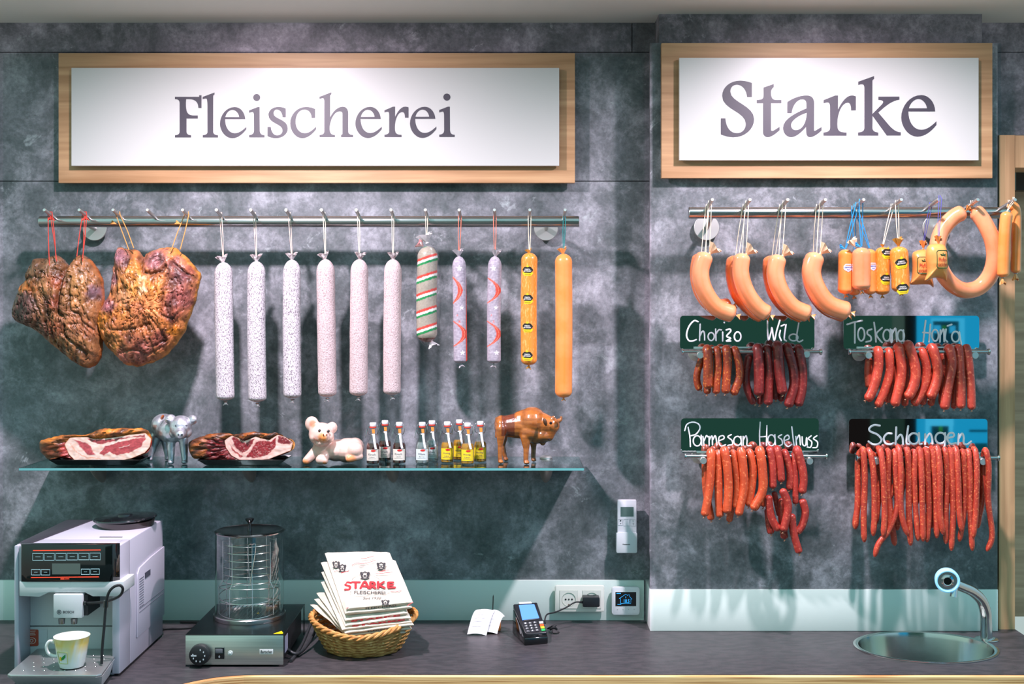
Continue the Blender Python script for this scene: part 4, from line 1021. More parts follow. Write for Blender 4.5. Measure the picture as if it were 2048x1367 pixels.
S4 = [[(440, 135), (390, 130), (350, 155), (355, 185), (420, 215), (455, 260), (430, 295), (380, 300), (340, 275)], [(545, 205), (505, 205), (475, 245), (490, 290), (530, 300), (560, 290)], [(585, 150), (580, 300)], [(585, 260), (620, 215), (640, 240), (645, 300)], [(690, 140), (675, 280), (700, 300)], ('o', 740, 250, 45, 48), [(785, 200), (790, 290), (810, 295)],
      [(840, 210), (840, 300)], [(840, 255), (880, 205), (900, 240), (905, 295)], ('o', 975, 245, 45, 48), [(1015, 200), (1015, 300), (985, 350), (920, 345), (840, 325)], [(1035, 245), (1090, 230), (1085, 200), (1050, 205), (1035, 250), (1060, 295), (1110, 290)], [(1135, 210), (1130, 300)], [(1135, 250), (1165, 205), (1180, 240), (1180, 290), (1210, 300), (1245, 275)]]
rack('steel rod rack with black board lettered Chorizo and Wild', 1360, 1629, 631, 699, 703, 1365, 1641, [(1400, 709.5), (1612, 708)], (1388, 1600), S1, 5.689, 1340, 620, 17, 10)
rack('steel rod rack with black board lettered Toskana and Honig', 1687, 1958.5, 631, 698, 703, 1699, 1977, [(1736, 710), (1948, 710)], (1715, 1932), S2, 5.278, 1660, 620, 18, 12)
rack('steel rod rack with black board lettered Parmesan and Haselnuss', 1362, 1637.5, 836, 906, 912, 1371, 1652, [(1406, 920), (1618, 921)], (1393, 1607), S3, 4.408, 1340, 820, 11.5, 15)
rack('steel rod rack with black board lettered Schlangen', 1698, 1975, 837, 907, 915, 1714, 1996, [(1752, 921), (1964, 922)], (1728, 1960), S4, 4.410, 1660, 820, 18)
# ================================================================== sausages on the racks
def meat(n, c, c2, c3, rough=.42, nscale=130):
    return pmat(n, c, rough, c2=c2, nscale=22, nlo=.4, nhi=.66, c3=c3, n3scale=nscale, n3lo=.57, n3hi=.66, bump=.5, bscale=90, coat=.15)
CHO = meat('chorizo_skin', (158, 62, 32), (126, 44, 26), (206, 116, 52), .4, 160)
WIL = meat('game_sausage_skin', (124, 36, 34), (98, 28, 28), (150, 62, 54), .38)
TOS = meat('tuscan_sausage_skin', (196, 72, 52), (160, 50, 38), (214, 106, 74), .38)
HON = meat('honey_sausage_skin', (190, 70, 54), (156, 48, 38), (216, 112, 82), .4)
PAR = meat('parmesan_sausage_skin', (206, 84, 46), (180, 66, 38), (222, 116, 72), .36)
HAS = meat('hazelnut_sausage_skin', (168, 52, 42), (140, 40, 34), (196, 88, 66), .42)
SCH = meat('snake_sausage_skin', (192, 68, 48), (160, 50, 38), (222, 118, 74), .42, 190)
ENDM = pmat('twist_end', (206, 150, 120), .5)
def pair_sausage(name, label, group, pts, zs, ox, oy, rz, Y, mat, hang=True, seed=0, taper=0., e0=.9, e1=.8, drop=.10, wob=.05):
    """a sausage hung over the rod: a short way down behind it, over the top, down in front"""
    f = lambda x, y, dy: W(ox + x / zs, oy + y / zs, Y + dy)
    P = [f(x, y, 0.) for x, y in pts]; r = S(rz / zs, Y)
    if hang:
        P = [P[0] + Vector((0, .026, -.012)), P[0] + Vector((0, .018, .003))] + [P[0] + Vector((0, .004, .004))] + P[1:]
    t = thing(name, label, 'sausage', P[-1], group)
    mb = MB(); sausage_mesh(mb, P, r, 54, 18, e0, e1, wob, taper, seed=seed); mb.build('casing', mat, t)
    d = (P[-1] - P[-2]).normalized(); tuft(t, P[-1] - d * .0012, d, .006, ENDM, 'twist')
    return t
def run(name, group, mat, zs, ox, oy, lst, seed):
    for i, (pts, rz, dy, lab, hang) in enumerate(lst):
        pair_sausage(name, lab, group, pts, zs, ox, oy, rz * .97, YK - .006 + dy, mat, hang, seed + i)
B_ = .034
run('chorizo', 'chorizos under the first board', CHO, 5.689, 1340, 620, [
    ([(395, 480), (330, 640), (305, 760), (320, 860), (352, 905)], 42, B_, 'orange-brown chorizo at far left, half hidden behind its neighbour', 0),
    ([(430, 470), (436, 600), (432, 750), (430, 895)], 57, -.004, 'thick chorizo with a bright orange lower half, first in front from the left', 1),
    ([(450, 500), (430, 800), (420, 955)], 44, B_, 'chorizo of which only the tip shows below the thick bright one', 0),
    ([(540, 478), (546, 650), (530, 800), (522, 955)], 46, -.002, 'slim brownish chorizo, second in front from the left', 1),
    ([(648, 470), (655, 600), (642, 780), (630, 950)], 52, -.005, 'straight chorizo in the middle, third in front from the left', 1),
    ([(745, 480), (780, 600), (790, 750), (750, 880), (712, 965)], 50, -.002, 'curved chorizo at the right of its bunch, bowed to the right', 1)], 1)
run('game_sausage', 'dark red sausages under Wild', WIL, 5.689, 1340, 620, [
    ([(905, 500), (868, 700), (870, 850), (915, 985), (965, 1065)], 46, .020, 'dark red game sausage at far left, bowed and set behind the others', 0),
    ([(1005, 462), (1012, 650), (1012, 850), (1008, 975)], 60, -.004, 'thick dark red game sausage, first in front from the left', 1),
    ([(1040, 500), (1040, 800), (1022, 1075)], 36, B_, 'dark red game sausage whose tip shows below the first thick one', 0),
    ([(1112, 470), (1130, 700), (1120, 900), (1115, 1080)], 53, .004, 'straight dark red game sausage, second in front from the left', 1),
    ([(1228, 432), (1240, 600), (1252, 750), (1285, 960)], 60, -.010, 'game sausage with a bright red top, bent to the right at its foot', 1),
    ([(1230, 500), (1190, 800), (1205, 1020)], 40, B_, 'dark red game sausage in back, tip showing left of the bent one', 0),
    ([(1340, 452), (1400, 650), (1412, 850), (1372, 1000), (1338, 1105)], 58, -.002, 'long dark red game sausage curving back left, second from the right', 1),
    ([(1290, 800), (1275, 950), (1262, 1040)], 38, B_, 'dark red game sausage in back, tip showing below the bent one', 0),
    ([(1468, 470), (1500, 650), (1502, 850), (1482, 980), (1448, 1095)], 58, .002, 'rightmost dark red game sausage under the Wild lettering', 1)], 11)
run('tuscan_sausage', 'red sausages under Toskana', TOS, 5.278, 1660, 620, [
    ([(418, 500), (405, 650), (415, 820)], 44, B_, 'red Tuscan sausage at far left, behind the first curved one', 0),
    ([(514, 452), (510, 600), (470, 780), (422, 900), (378, 950)], 52, -.004, 'curved red Tuscan sausage, first in front from the left', 1),
    ([(680, 500), (660, 800), (600, 975)], 38, B_, 'red Tuscan sausage in back between the second and third in front', 0),
    ([(628, 468), (630, 650), (582, 830), (525, 960), (492, 1020)], 48, .002, 'slender curved Tuscan sausage, second in front from the left', 1),
    ([(735, 420), (755, 600), (742, 750), (702, 920), (680, 1015)], 54, -.006, 'Tuscan sausage with a dark shaded top, third in front from the left', 1),
    ([(800, 500), (800, 800), (788, 1012)], 40, B_, 'red Tuscan sausage in back, tip showing below the brightest one', 0),
    ([(838, 396), (890, 560), (902, 700), (862, 850), (805, 935)], 56, -.010, 'brightest orange-red Tuscan sausage, fourth in front from the left', 1),
    ([(982, 462), (1020, 600), (1012, 750), (952, 900), (872, 1000)], 48, .002, 'curved Tuscan sausage, fifth in front from the left', 1),
    ([(1000, 500), (1000, 800), (975, 1000)], 38, B_, 'red Tuscan sausage in back, tip below the gap of the fifth and sixth', 0),
    ([(1090, 425), (1130, 560), (1138, 680), (1102, 820), (1048, 935)], 56, -.006, 'Tuscan sausage bowed to the right, last in front of its bunch', 1),
    ([(1100, 600), (1082, 880), (1060, 1010)], 38, B_, 'red Tuscan sausage in back, tip below the last one in front', 0)], 31)
run('honey_sausage', 'red sausages under Honig', HON, 5.278, 1660, 620, [
    ([(1205, 440), (1195, 700), (1190, 900), (1190, 1010)], 46, B_, 'honey sausage hidden in the dark behind the first one in front', 0),
    ([(1272, 430), (1290, 560), (1262, 720), (1232, 880), (1206, 1050)], 52, -.006, 'longest honey sausage, first in front from the left', 1),
    ([(1330, 600), (1320, 850), (1308, 1040)], 34, B_, 'thin honey sausage in back between the first two in front', 0),
    ([(1368, 430), (1376, 600), (1382, 800), (1380, 1040)], 49, -.004, 'straight honey sausage, middle one in front', 1),
    ([(1452, 428), (1470, 600), (1486, 800), (1496, 1050)], 46, -.004, 'rightmost honey sausage under the Honig lettering', 1)], 51)
run('parmesan_sausage', 'orange sausages under Parmesan', PAR, 4.408, 1340, 820, [
    ([(312, 440), (318, 700), (365, 970)], 34, B_, 'orange parmesan sausage in back at far left, tip to the right', 0),
    ([(364, 398), (356, 600), (332, 780), (302, 935)], 38, -.004, 'leftmost long orange parmesan sausage in front', 1),
    ([(430, 408), (428, 600), (430, 800), (440, 945)], 36, .002, 'straight parmesan sausage, second in front from the left', 1),
    ([(485, 378), (505, 500), (515, 700), (500, 910)], 40, -.008, 'thick parmesan sausage rising above the rod, third in front from the left', 1),
    ([(530, 500), (545, 800), (520, 985)], 30, B_, 'parmesan sausage in back whose tip pokes out below the third one', 0),
    ([(563, 402), (582, 550), (592, 700), (575, 870)], 33, .003, 'slim parmesan sausage, fourth in front from the left', 1),
    ([(632, 388), (650, 550), (650, 700), (600, 930)], 39, -.006, 'parmesan sausage bent left at its foot, fifth in front from the left', 1),
    ([(708, 396), (732, 500), (722, 650), (694, 850)], 37, .003, 'parmesan sausage tucked in, sixth in front from the left', 1),
    ([(798, 380), (818, 550), (812, 720), (728, 880)], 42, -.008, 'rightmost parmesan sausage, hooked to the left', 1),
    ([(830, 600), (822, 852)], 26, B_, 'parmesan sausage in back at right, only its tip visible', 0)], 61)
run('hazelnut_sausage', 'red link sausages under Haselnuss', HAS, 4.408, 1340, 820, [
    ([(888, 372), (905, 500), (906, 690)], 35, -.006, 'hazelnut link, upper row first from the left', 1),
    ([(948, 366), (970, 480), (982, 632)], 35, -.008, 'short hazelnut link, upper row second from the left', 1),
    ([(1018, 396), (1050, 500), (1062, 600), (1052, 705)], 34, .002, 'hazelnut link, upper row third from the left with hooked foot', 1),
    ([(1100, 420), (1106, 600), (1106, 828)], 27, -.002, 'thin straight hazelnut link, upper row fourth from the left', 1),
    ([(1128, 370), (1165, 500), (1178, 620), (1164, 735)], 37, -.010, 'rightmost hazelnut link of the upper row', 1),
    ([(1163, 778), (1192, 900), (1162, 1020), (1108, 1085)], 35, -.008, 'curved hazelnut link hanging below the rightmost one', 0),
    ([(985, 690), (1032, 800), (1036, 900), (998, 1070)], 37, -.020, 'big curved hazelnut link in the middle of the lower tangle', 0),
    ([(868, 745), (882, 900), (920, 1000), (968, 1058)], 35, -.006, 'hazelnut link at left of the lower tangle, foot to the right', 0),
    ([(860, 860), (875, 1000), (892, 1092)], 33, .022, 'hazelnut link at far lower left behind the curved one', 0),
    ([(985, 770), (986, 950), (1012, 1135)], 34, .010, 'hazelnut link behind the big curved one, tip pointing down', 0),
    ([(1072, 910), (1090, 1080), (1142, 1262)], 34, -.014, 'lowest hazelnut link, slanting down to the right', 0),
    ([(915, 715), (948, 850), (968, 935)], 26, .026, 'dark thin hazelnut link in the gap of the lower tangle', 0)], 71)
# the long thin ones: each is draped over the rod with one leg in front, some with the other leg in view
def snake(label, front, back, rz, seed):
    zs, ox, oy = 4.410, 1660, 820
    Yf, Yb = YK - .010 - .006 * (seed % 3), YK + .012 + .006 * (seed % 2)
    f = lambda p, Y: W(ox + p[0] / zs, oy + p[1] / zs, Y)
    if not back: back = [(front[0][0] + 14, 450), (front[1][0] + 8, 620), (front[-1][0] * .5 + front[1][0] * .5, 840)]
    P = [f(p, Yb) for p in reversed(back)]
    top = f(front[0], YK); P += [top + Vector((0, .004, .008)), top + Vector((0, -.010, .006))] + [f(p, Yf) for p in front[1:]]
    t = thing('snake_sausage', label, 'sausage', P[-1], 'thin sausages draped under Schlangen')
    mb = MB(); sausage_mesh(mb, P, S(rz / zs, YK), 90, 14, 2.2, 2.6, .07, .08, seed=seed); mb.build('casing', SCH, t)
    return t
SN = [('leftmost thin dried sausage, its back leg showing at far left', [(285, 382), (306, 600), (297, 950), (302, 1165)], [(248, 430), (245, 800), (228, 960), (222, 1050)], 28),
      ('thin dried sausage just left of the first rod stud, tip with a drip-shaped end', [(345, 390), (384, 550), (392, 900), (380, 1110)], [(432, 470), (428, 760), (398, 1010)], 28),
      ('thin dried sausage just right of the first stud', [(438, 382), (470, 550), (482, 900), (470, 1120)], [(500, 600), (532, 900), (572, 1195)], 29),
      ('thin dried sausage third in the row right of the first stud, short', [(508, 398), (512, 700), (530, 900), (520, 1060)], None, 26),
      ('thin dried sausage whose foot swings far out to lower left', [(565, 398), (580, 600), (592, 850), (522, 1050), (430, 1175), (392, 1295)], None, 27),
      ('thin dried sausage crossing behind the one that swings left', [(602, 372), (625, 550), (624, 850), (650, 1000), (692, 1110)], [(640, 600), (600, 900), (590, 1060)], 27),
      ('thin dried sausage, straight, right of the crossing pair', [(674, 382), (696, 600), (697, 900), (712, 1195)], None, 29),
      ('thin dried sausage, first of the close trio left of centre', [(738, 396), (746, 600), (757, 900), (778, 1155)], None, 26),
      ('thin dried sausage, middle of the close trio left of centre', [(786, 383), (810, 600), (817, 900), (822, 1158)], None, 28),
      ('thin dried sausage, last of the close trio left of centre', [(843, 383), (866, 600), (872, 900), (855, 1165)], None, 28),
      ('thin dried sausage at centre with a short foot', [(898, 386), (926, 600), (936, 900), (942, 1130)], [(910, 640), (905, 900), (912, 1045)], 28),
      ('thin dried sausage right of centre, standing high on the rod', [(940, 372), (970, 550), (970, 900), (1002, 1100)], None, 30),
      ('thin dried sausage bending in behind its neighbours right of centre', [(1008, 384), (1036, 600), (1022, 900), (1022, 1180)], None, 27),
      ('long thin dried sausage right of centre, reaching low', [(1058, 388), (1080, 600), (1086, 900), (1070, 1240)], None, 28),
      ('thin dried sausage with a blunt folded foot, fifth from the right', [(1103, 378), (1130, 550), (1142, 900), (1166, 1075)], None, 28),
      ('thin dried sausage in the shade, fourth from the right', [(1168, 396), (1186, 600), (1182, 900), (1140, 1160)], None, 26),
      ('long thin dried sausage, third from the right', [(1213, 396), (1236, 600), (1238, 900), (1256, 1240)], None, 27),
      ('thin dried sausage left of the second rod stud', [(1270, 378), (1296, 550), (1285, 900), (1262, 1130)], None, 28),
      ('rightmost thin dried sausage beyond the second stud, hooked foot', [(1368, 386), (1400, 500), (1396, 800), (1430, 1100), (1382, 1245)], [(1352, 480), (1350, 750), (1312, 940), (1300, 1040)], 27)]
for i, (lab, fr_, bk_, rz) in enumerate(SN): snake(lab, fr_, bk_, rz, i)

# ================================================================== the glass shelf
ZSH = 1.396; YSF = -.28
SGL = pmat('shelf_glass', (180, 226, 222), .0, trans=1., ior=1.5)
t = thing('glass_shelf', 'long green-edged glass shelf under the left hook rail carrying meats, figurines and bottles', 'shelf', (XX(600, -.02), -.021, ZSH))
mb = MB(); mb.box(XX(38, YSF), XX(1168, YSF), YSF, -.0215, ZSH - .008, ZSH); mb.build('shelf_pane', SGL, t, bevel=.0012, smooth=0)
EDG = pmat('shelf_edge', (120, 196, 196), .15, coat=.5, trans=.3)
mb = MB(); mb.box(XX(38, YSF), XX(1168, YSF), YSF - .0006, YSF - .0001, ZSH - .0072, ZSH - .0006); mb.build('polished_edge', EDG, t, smooth=0)
BRK = pmat('bracket_steel', (176, 164, 154), .35, .8)
for bx in (198, 499, 785, 1092):
    x = XX(bx, -.06)
    mb = MB(); rows = []
    # teardrop clamp below the pane
    for i in range(9):
        tt = i / 8; z = ZSH - .0085 - .068 * tt; ln = .095 * (1 - tt ** 1.6) + .012; hw = .020 * math.sqrt(max(.03, 1 - tt ** 2.2)) + .001
        ring = [Vector((x + hw * math.cos(a), -.0210 - ln * (.5 + .5 * math.sin(a)), z)) for a in [2 * PI * k / 20 for k in range(20)]]; rows.append(ring)
    for r_ in rows: mb.add(r_, [])
    n = 20
    for i in range(8):
        for k in range(n): mb.f.append((i * n + k, i * n + (k + 1) % n, (i + 1) * n + (k + 1) % n, (i + 1) * n + k))
    mb.f.append(tuple(range(n - 1, -1, -1))); mb.f.append(tuple(8 * n + k for k in range(n)))
    o = mb.build('bracket', BRK, t)
    mb = MB(); mb.lathe([(.019, 0), (.0185, .003), (.014, .007), (.007, .009), (0, .0095)], (x, -.062, ZSH + .0003), 24); mb.build('clamp_dome', STEEL3, o)

# ------------------------------------------------------------------ cut hams on trays
TRAY = pmat('tray_black', (18, 18, 20), .25, coat=.4)
def tray(label, x0, x1, yc):
    z = ZSH + .0006; y0, y1 = yc - .050, yc + .055
    t0 = thing('serving_tray', label, 'tray', ((x0 + x1) / 2, yc, z), 'black trays under the cut hams')
    mb = MB(); g = .022; h = .016
    A_ = [(x0 + g, y0 + .012), (x1 - g, y0 + .012), (x1 - g, y1 - .012), (x0 + g, y1 - .012)]; B2 = [(x0, y0), (x1, y0), (x1, y1), (x0, y1)]
    vs = [(x, y, z) for x, y in A_] + [(x, y, z + h) for x, y in B2] + [(x + (.003 if i in (0, 3) else -.003), y + (.003 if i < 2 else -.003), z + h) for i, (x, y) in enumerate(B2)] + [(x, y, z + .003) for x, y in A_]
    fs = [(3, 2, 1, 0)] + [(i, (i + 1) % 4, (i + 1) % 4 + 4, i + 4) for i in range(4)] + [(i + 4, (i + 1) % 4 + 4, (i + 1) % 4 + 8, i + 8) for i in range(4)] + [(i + 8, (i + 1) % 4 + 8, (i + 1) % 4 + 12, i + 12) for i in range(4)] + [(12, 13, 14, 15)]
    mb.add(vs, fs); mb.build('dish', TRAY, t0, bevel=.001, smooth=0); return t0
tray('black tray under the left, paler cut ham', XX(108, -.19), XX(292, -.19), -.185)
tray('black tray under the right, darker cut ham', XX(402, -.19), XX(577, -.19), -.185)
FATM = pmat('cut_face', (255, 255, 255), .35, vcol=True, coat=.3)
def cut_ham(name, label, ox, oy, sil, face, meats, cols, strips, rind, seed, Y):
    zs = 4.551
    out, _ = resample(crom([Vector((x, y, 0)) for x, y in sil], 6, True) + [Vector((*sil[0], 0))], 161); out = out[:-1]; n = len(out)
    cx = sum(p.x for p in out) / n; cy = sum(p.y for p in out) / n
    f = lambda x, y, Yy: W(ox + x / zs, oy + y / zs, Yy)
    bot = f(cx, max(p.y for p in out), Y); t0 = thing(name, label, 'ham', bot, 'cut hams on the shelf')
    mb = MB(); rows = 40
    for j in range(rows):
        q = j / (rows - 1)                      # 0 front rim .. 1 back
        d = .105 * q; sc_ = (1 - q ** 3.0 * .85)
        for k in range(n):
            o = out[k]; x, y = cx + (o.x - cx) * sc_, cy + (o.y - cy) * sc_ + 26 * q * 0
            no = fbm((x * .012, y * .02, seed + q * 3), 4); p = f(x, y + 14 * no * (o.y < cy), Y + d)
            mb.v.append(p)
            c = rind(x, y, q); nn = fbm((x * .03, y * .06, seed * 2 + q * 5), 5); c = mixc(c, tuple(v * (1.7 if nn > 0 else .3) for v in c), min(1, abs(nn) * 1.6)); mb.c.append(c)
    for j in range(rows - 1):
        for k in range(n): mb.f.append((j * n + k, j * n + (k + 1) % n, (j + 1) * n + (k + 1) % n, (j + 1) * n + k))
    mb.f.append(tuple((rows - 1) * n + k for k in range(n)))
    # front: rind lumps bulging round the cut
    st = len(mb.v); fr_ = 14; prev = 0
    for j in range(1, fr_ + 1):
        q = 1 - j / (fr_ + .2); s2 = len(mb.v)
        for k in range(n):
            o = out[k]; x, y = cx + (o.x - cx) * q, cy + (o.y - cy) * q
            ins = inpoly(x, y, face); dd = polydist(x, y, face, True)
            bul = .016 * math.sqrt(max(0, 1 - q ** 4)) if not ins else 0.
            bul *= min(1, dd / 40)
            no = fbm((x * .02, y * .035, seed), 4)
            mb.v.append(f(x, y, Y) + Vector((0, -bul * (1 + .8 * no) + (.002 if ins else 0), 0)))
            c = rind(x, y, 0); nn = fbm((x * .03, y * .05, seed * 2), 5); c = mixc(c, tuple(v * (1.6 if nn > 0 else .3) for v in c), min(1, abs(nn) * 1.6)); mb.c.append(c)
        for k in range(n): mb.f.append((prev + k, prev + (k + 1) % n, s2 + (k + 1) % n, s2 + k))
        prev = s2
    mb.f.append(tuple(prev + k for k in range(n)))
    mb.build('meat', HAMM, t0, vcol=True, smooth=70)
    # the cut face, a flat slice seen from the front
    fo, _ = resample([Vector((x, y, 0)) for x, y in face] + [Vector((*face[0], 0))], 241); fo = fo[:-1]; n = len(fo)
    fo = [(fo[i - 1] + fo[i] * 2 + fo[(i + 1) % n]) / 4 for i in range(n)]
    fx, fy = sum(p.x for p in fo) / n, sum(p.y for p in fo) / n
    mb = MB(); rows = 44
    def fc(x, y):
        wx, wy = x + 7 * fbm((x * .03, y * .03, seed), 3), y + 7 * fbm((x * .03, y * .03, seed + 9), 3)
        c = cols['fat']; nn = fbm((x * .02, y * .05, seed + 4), 4); c = mixc(c, cols['fat2'], max(0, min(1, .5 + nn)))
        for mi, P_ in enumerate(meats):
            if inpoly(wx, wy, P_):
                d_ = polydist(wx, wy, P_, True); m_ = cols['meat'][mi % len(cols['meat'])]
                v = fbm((x * .05, y * .07, seed + 11), 5); m_ = mixc(m_, tuple(q * 1.35 for q in m_), max(0, v)); m_ = mixc(m_, tuple(q * .6 for q in m_), max(0, -v))
                ve = abs(fbm((x * .022, y * .03, seed + 21), 4)); m_ = mixc(cols['fat'], m_, min(1, .35 + ve * 14)) if cols['vein'] else m_
                c = mixc(c, m_, min(1, d_ / 6)); break
        for P_, w_, cc in strips:
            d_ = polydist(wx, wy, P_) / w_
            if d_ < 1: c = mixc(c, cc, (1 - d_) ** .5)
        e = polydist(x, y, face, True)
        if e < 5: c = mixc(cols['edge'], c, e / 5)
        return c
    for j in range(rows):
        q = 1 - j / (rows - .2)
        for k in range(n):
            x, y = fx + (fo[k].x - fx) * q, fy + (fo[k].y - fy) * q
            mb.v.append(f(x, y, Y) + Vector((0, -.0035 - .0012 * fbm((x * .02, y * .02, seed), 2), 0))); mb.c.append(fc(x, y))
    for j in range(rows - 1):
        for k in range(n): mb.f.append((j * n + k, j * n + (k + 1) % n, (j + 1) * n + (k + 1) % n, (j + 1) * n + k))
    mb.f.append(tuple((rows - 1) * n + k for k in range(n)))
    mb.build('cut_face', FATM, t0, vcol=True, smooth=60)
    return t0
def rind1(x, y, q):
    if y < 470: return mixc(L_(206, 120, 46), L_(120, 72, 40), .5 + .5 * math.sin(x * .03 + y * .05))
    if x < 560: return mixc(L_(116, 58, 32), L_(190, 112, 48), max(0, min(1, (470 - y) / 60 + .5)))
    return L_(150, 44, 34)
cut_ham('cut_ham', 'pale pink cut ham with a wide white fat edge on the left tray', 0, 780,
    [(360, 520), (365, 470), (430, 440), (520, 420), (640, 405), (790, 405), (880, 370), (1000, 350), (1180, 345), (1290, 350), (1350, 375), (1385, 440), (1370, 520), (1320, 580), (1200, 620), (1050, 650), (900, 658), (750, 655), (640, 625), (550, 615), (490, 625), (440, 632), (400, 590), (370, 560)],
    [(640, 430), (700, 425), (800, 425), (850, 440), (930, 440), (1060, 425), (1200, 400), (1330, 388), (1382, 440), (1368, 512), (1320, 567), (1200, 617), (1050, 648), (900, 655), (760, 652), (690, 640), (630, 580), (590, 490)],
    [[(650, 432), (770, 470), (830, 500), (855, 560), (885, 585), (800, 590), (745, 530), (700, 470)], [(790, 432), (860, 442), (1000, 442), (1150, 422), (1330, 400), (1322, 432), (1200, 428), (1050, 462), (920, 492), (850, 478)],
     [(905, 575), (960, 505), (1100, 465), (1250, 432), (1332, 428), (1292, 512), (1180, 572), (1060, 592), (1000, 562), (950, 598)]],
    {'fat': L_(244, 214, 200), 'fat2': L_(236, 192, 172), 'meat': [L_(182, 76, 82), L_(160, 66, 70), L_(176, 72, 76)], 'edge': L_(214, 150, 110), 'vein': False},
    [([(640, 480), (700, 560), (790, 610), (920, 622)], 5, L_(224, 150, 120)), ([(1090, 520), (1180, 500)], 5, L_(230, 180, 170))], rind1, 2.2, -.222)
def rind2(x, y, q):
    if x > 1000: return L_(196, 130, 66)
    if y < 440 or x < 250: return mixc(L_(150, 82, 36), L_(66, 40, 30), .5 + .5 * math.sin(x * .04 + y * .06))
    return L_(104, 20, 20)
cut_ham('cut_ham', 'dark red cut ham with marbled face on the right tray', 360, 780,
    [(75, 510), (90, 470), (180, 430), (300, 395), (420, 390), (480, 402), (560, 395), (640, 382), (780, 390), (900, 396), (980, 430), (1040, 470), (1045, 510), (1020, 545), (960, 580), (870, 602), (800, 632), (640, 642), (540, 642), (400, 642), (260, 642), (200, 622), (130, 622), (95, 580)],
    [(405, 455), (440, 430), (480, 408), (530, 442), (570, 466), (640, 440), (690, 420), (760, 440), (820, 450), (890, 402), (960, 422), (1032, 470), (1012, 545), (900, 590), (810, 625), (650, 641), (560, 640), (470, 592), (420, 520)],
    [[(470, 430), (500, 412), (545, 455), (600, 475), (690, 430), (660, 490), (620, 552), (570, 572), (505, 522)], [(690, 470), (740, 452), (830, 462), (884, 412), (872, 520), (800, 592), (690, 618), (600, 606), (640, 552)],
     [(895, 408), (970, 432), (1028, 475), (1000, 492), (890, 482)], [(445, 470), (505, 545), (585, 602), (560, 612), (478, 552)]],
    {'fat': L_(232, 196, 184), 'fat2': L_(222, 176, 160), 'meat': [L_(128, 34, 42), L_(140, 40, 46), L_(124, 40, 46), L_(150, 54, 56)], 'edge': L_(150, 90, 60), 'vein': True},
    [([(460, 450), (520, 545), (580, 580), (630, 560), (700, 460), (760, 450)], 7, L_(216, 160, 150))], rind2, 5.1, -.222)

# ------------------------------------------------------------------ figurines
def qa(x, y, Y): return W(x / 4.551, 780 + y / 4.551, Y)
def qb(x, y, Y): return W(360 + x / 4.551, 780 + y / 4.551, Y)
def qc(x, y, Y): return W(720 + x / 4.267, 780 + y / 4.267, Y)
k4 = 3.5 / F / 4.551
k3 = 3.5 / F / 4.267
SILV = pmat('silver_paint', (210, 208, 214), .36, .7, c2=(176, 174, 182), nscale=60, bump=.25, bscale=260)
Zs = ZSH + .0004
def foot(p): return Vector((p.x, p.y, Zs))
Yp = -.185
parts = [('c', qa(1560, 375, Yp - .005), 112 * k4, qa(1478, 335, Yp + .065), 104 * k4), ('e', qa(1485, 300, Yp + .05), (100 * k4, .05, 90 * k4)),
         ('e', qa(1646, 335, Yp - .050), (98 * k4, .036, 108 * k4)), ('c', qa(1640, 375, Yp - .060), 64 * k4, qa(1640, 402, Yp - .098), 44 * k4), ('e', qa(1590, 385, Yp - .05), (50 * k4, .02, 52 * k4)), ('e', qa(1700, 380, Yp - .05), (48 * k4, .02, 52 * k4))]
for (hx, hy, fx, fy, Y0, Y1, r0, r1) in ((1555, 440, 1558, 640, Yp - .012, Yp - .018, 46, 30), (1668, 440, 1682, 640, Yp - .005, Yp - .008, 44, 30), (1420, 420, 1368, 620, Yp + .060, Yp + .055, 52, 26), (1505, 440, 1525, 600, Yp + .072, Yp + .08, 44, 24)):
    a_, b_ = qa(hx, hy, Y0), qa(fx, fy, Y1); b_.z = Zs + r1 * k4 * 1.0; parts += [('c', a_, r0 * k4, b_, r1 * k4 * .9), ('e', b_ + Vector((0, -.003, -r1 * k4 * .35)), (r1 * k4, r1 * k4 * 1.2, r1 * k4 * .66))]
for s, (ex, ey) in ((-1, (1550, 262)), (1, (1752, 268))):
    rot = Matrix.Rotation(s * .5, 3, 'Y') @ Matrix.Rotation(-s * .5, 3, 'Z')
    parts.append(('e', qa(ex, ey, Yp - .045), (50 * k4, .011, 44 * k4), rot))
    parts.append(('c', qa(ex + s * 10, ey + 12, Yp - .055), 16 * k4, qa(ex + s * 34, ey + 2, Yp - .062), 6 * k4))
    parts.append(('c', qa(1645 + s * 55, 290, Yp - .045), 30 * k4, qa(ex, ey + 20, Yp - .045), 22 * k4))
t = thing('pig_figurine', 'silver standing pig figurine between the two cut hams', 'figurine', foot(qa(1550, 640, Yp)))
v_, f_ = blob(parts, .0020, 6); mb = MB(); mb.add(v_, f_); mb.build('body', SILV, t, smooth=80)
mb = MB()
for dx in (-16, 16): mb.ball(qa(1640 + dx, 405, Yp - .110), (8 * k4, .003, 12 * k4), 8)
for dx in (-44, 52): mb.ball(qa(1645 + dx, 322, Yp - .083), (10 * k4, .003, 8 * k4), 8)
mb.build('face_detail', pmat('silver_shadow', (84, 84, 92), .4, .8), t)
mb = MB(); mb.ball(qa(1478, 246, Yp - .018), (12 * k4, .012, 24 * k4), 10, Matrix.Rotation(.35, 3, 'Y')); mb.build('coin_slot', pmat('slot_copper', (160, 82, 40), .4), t)
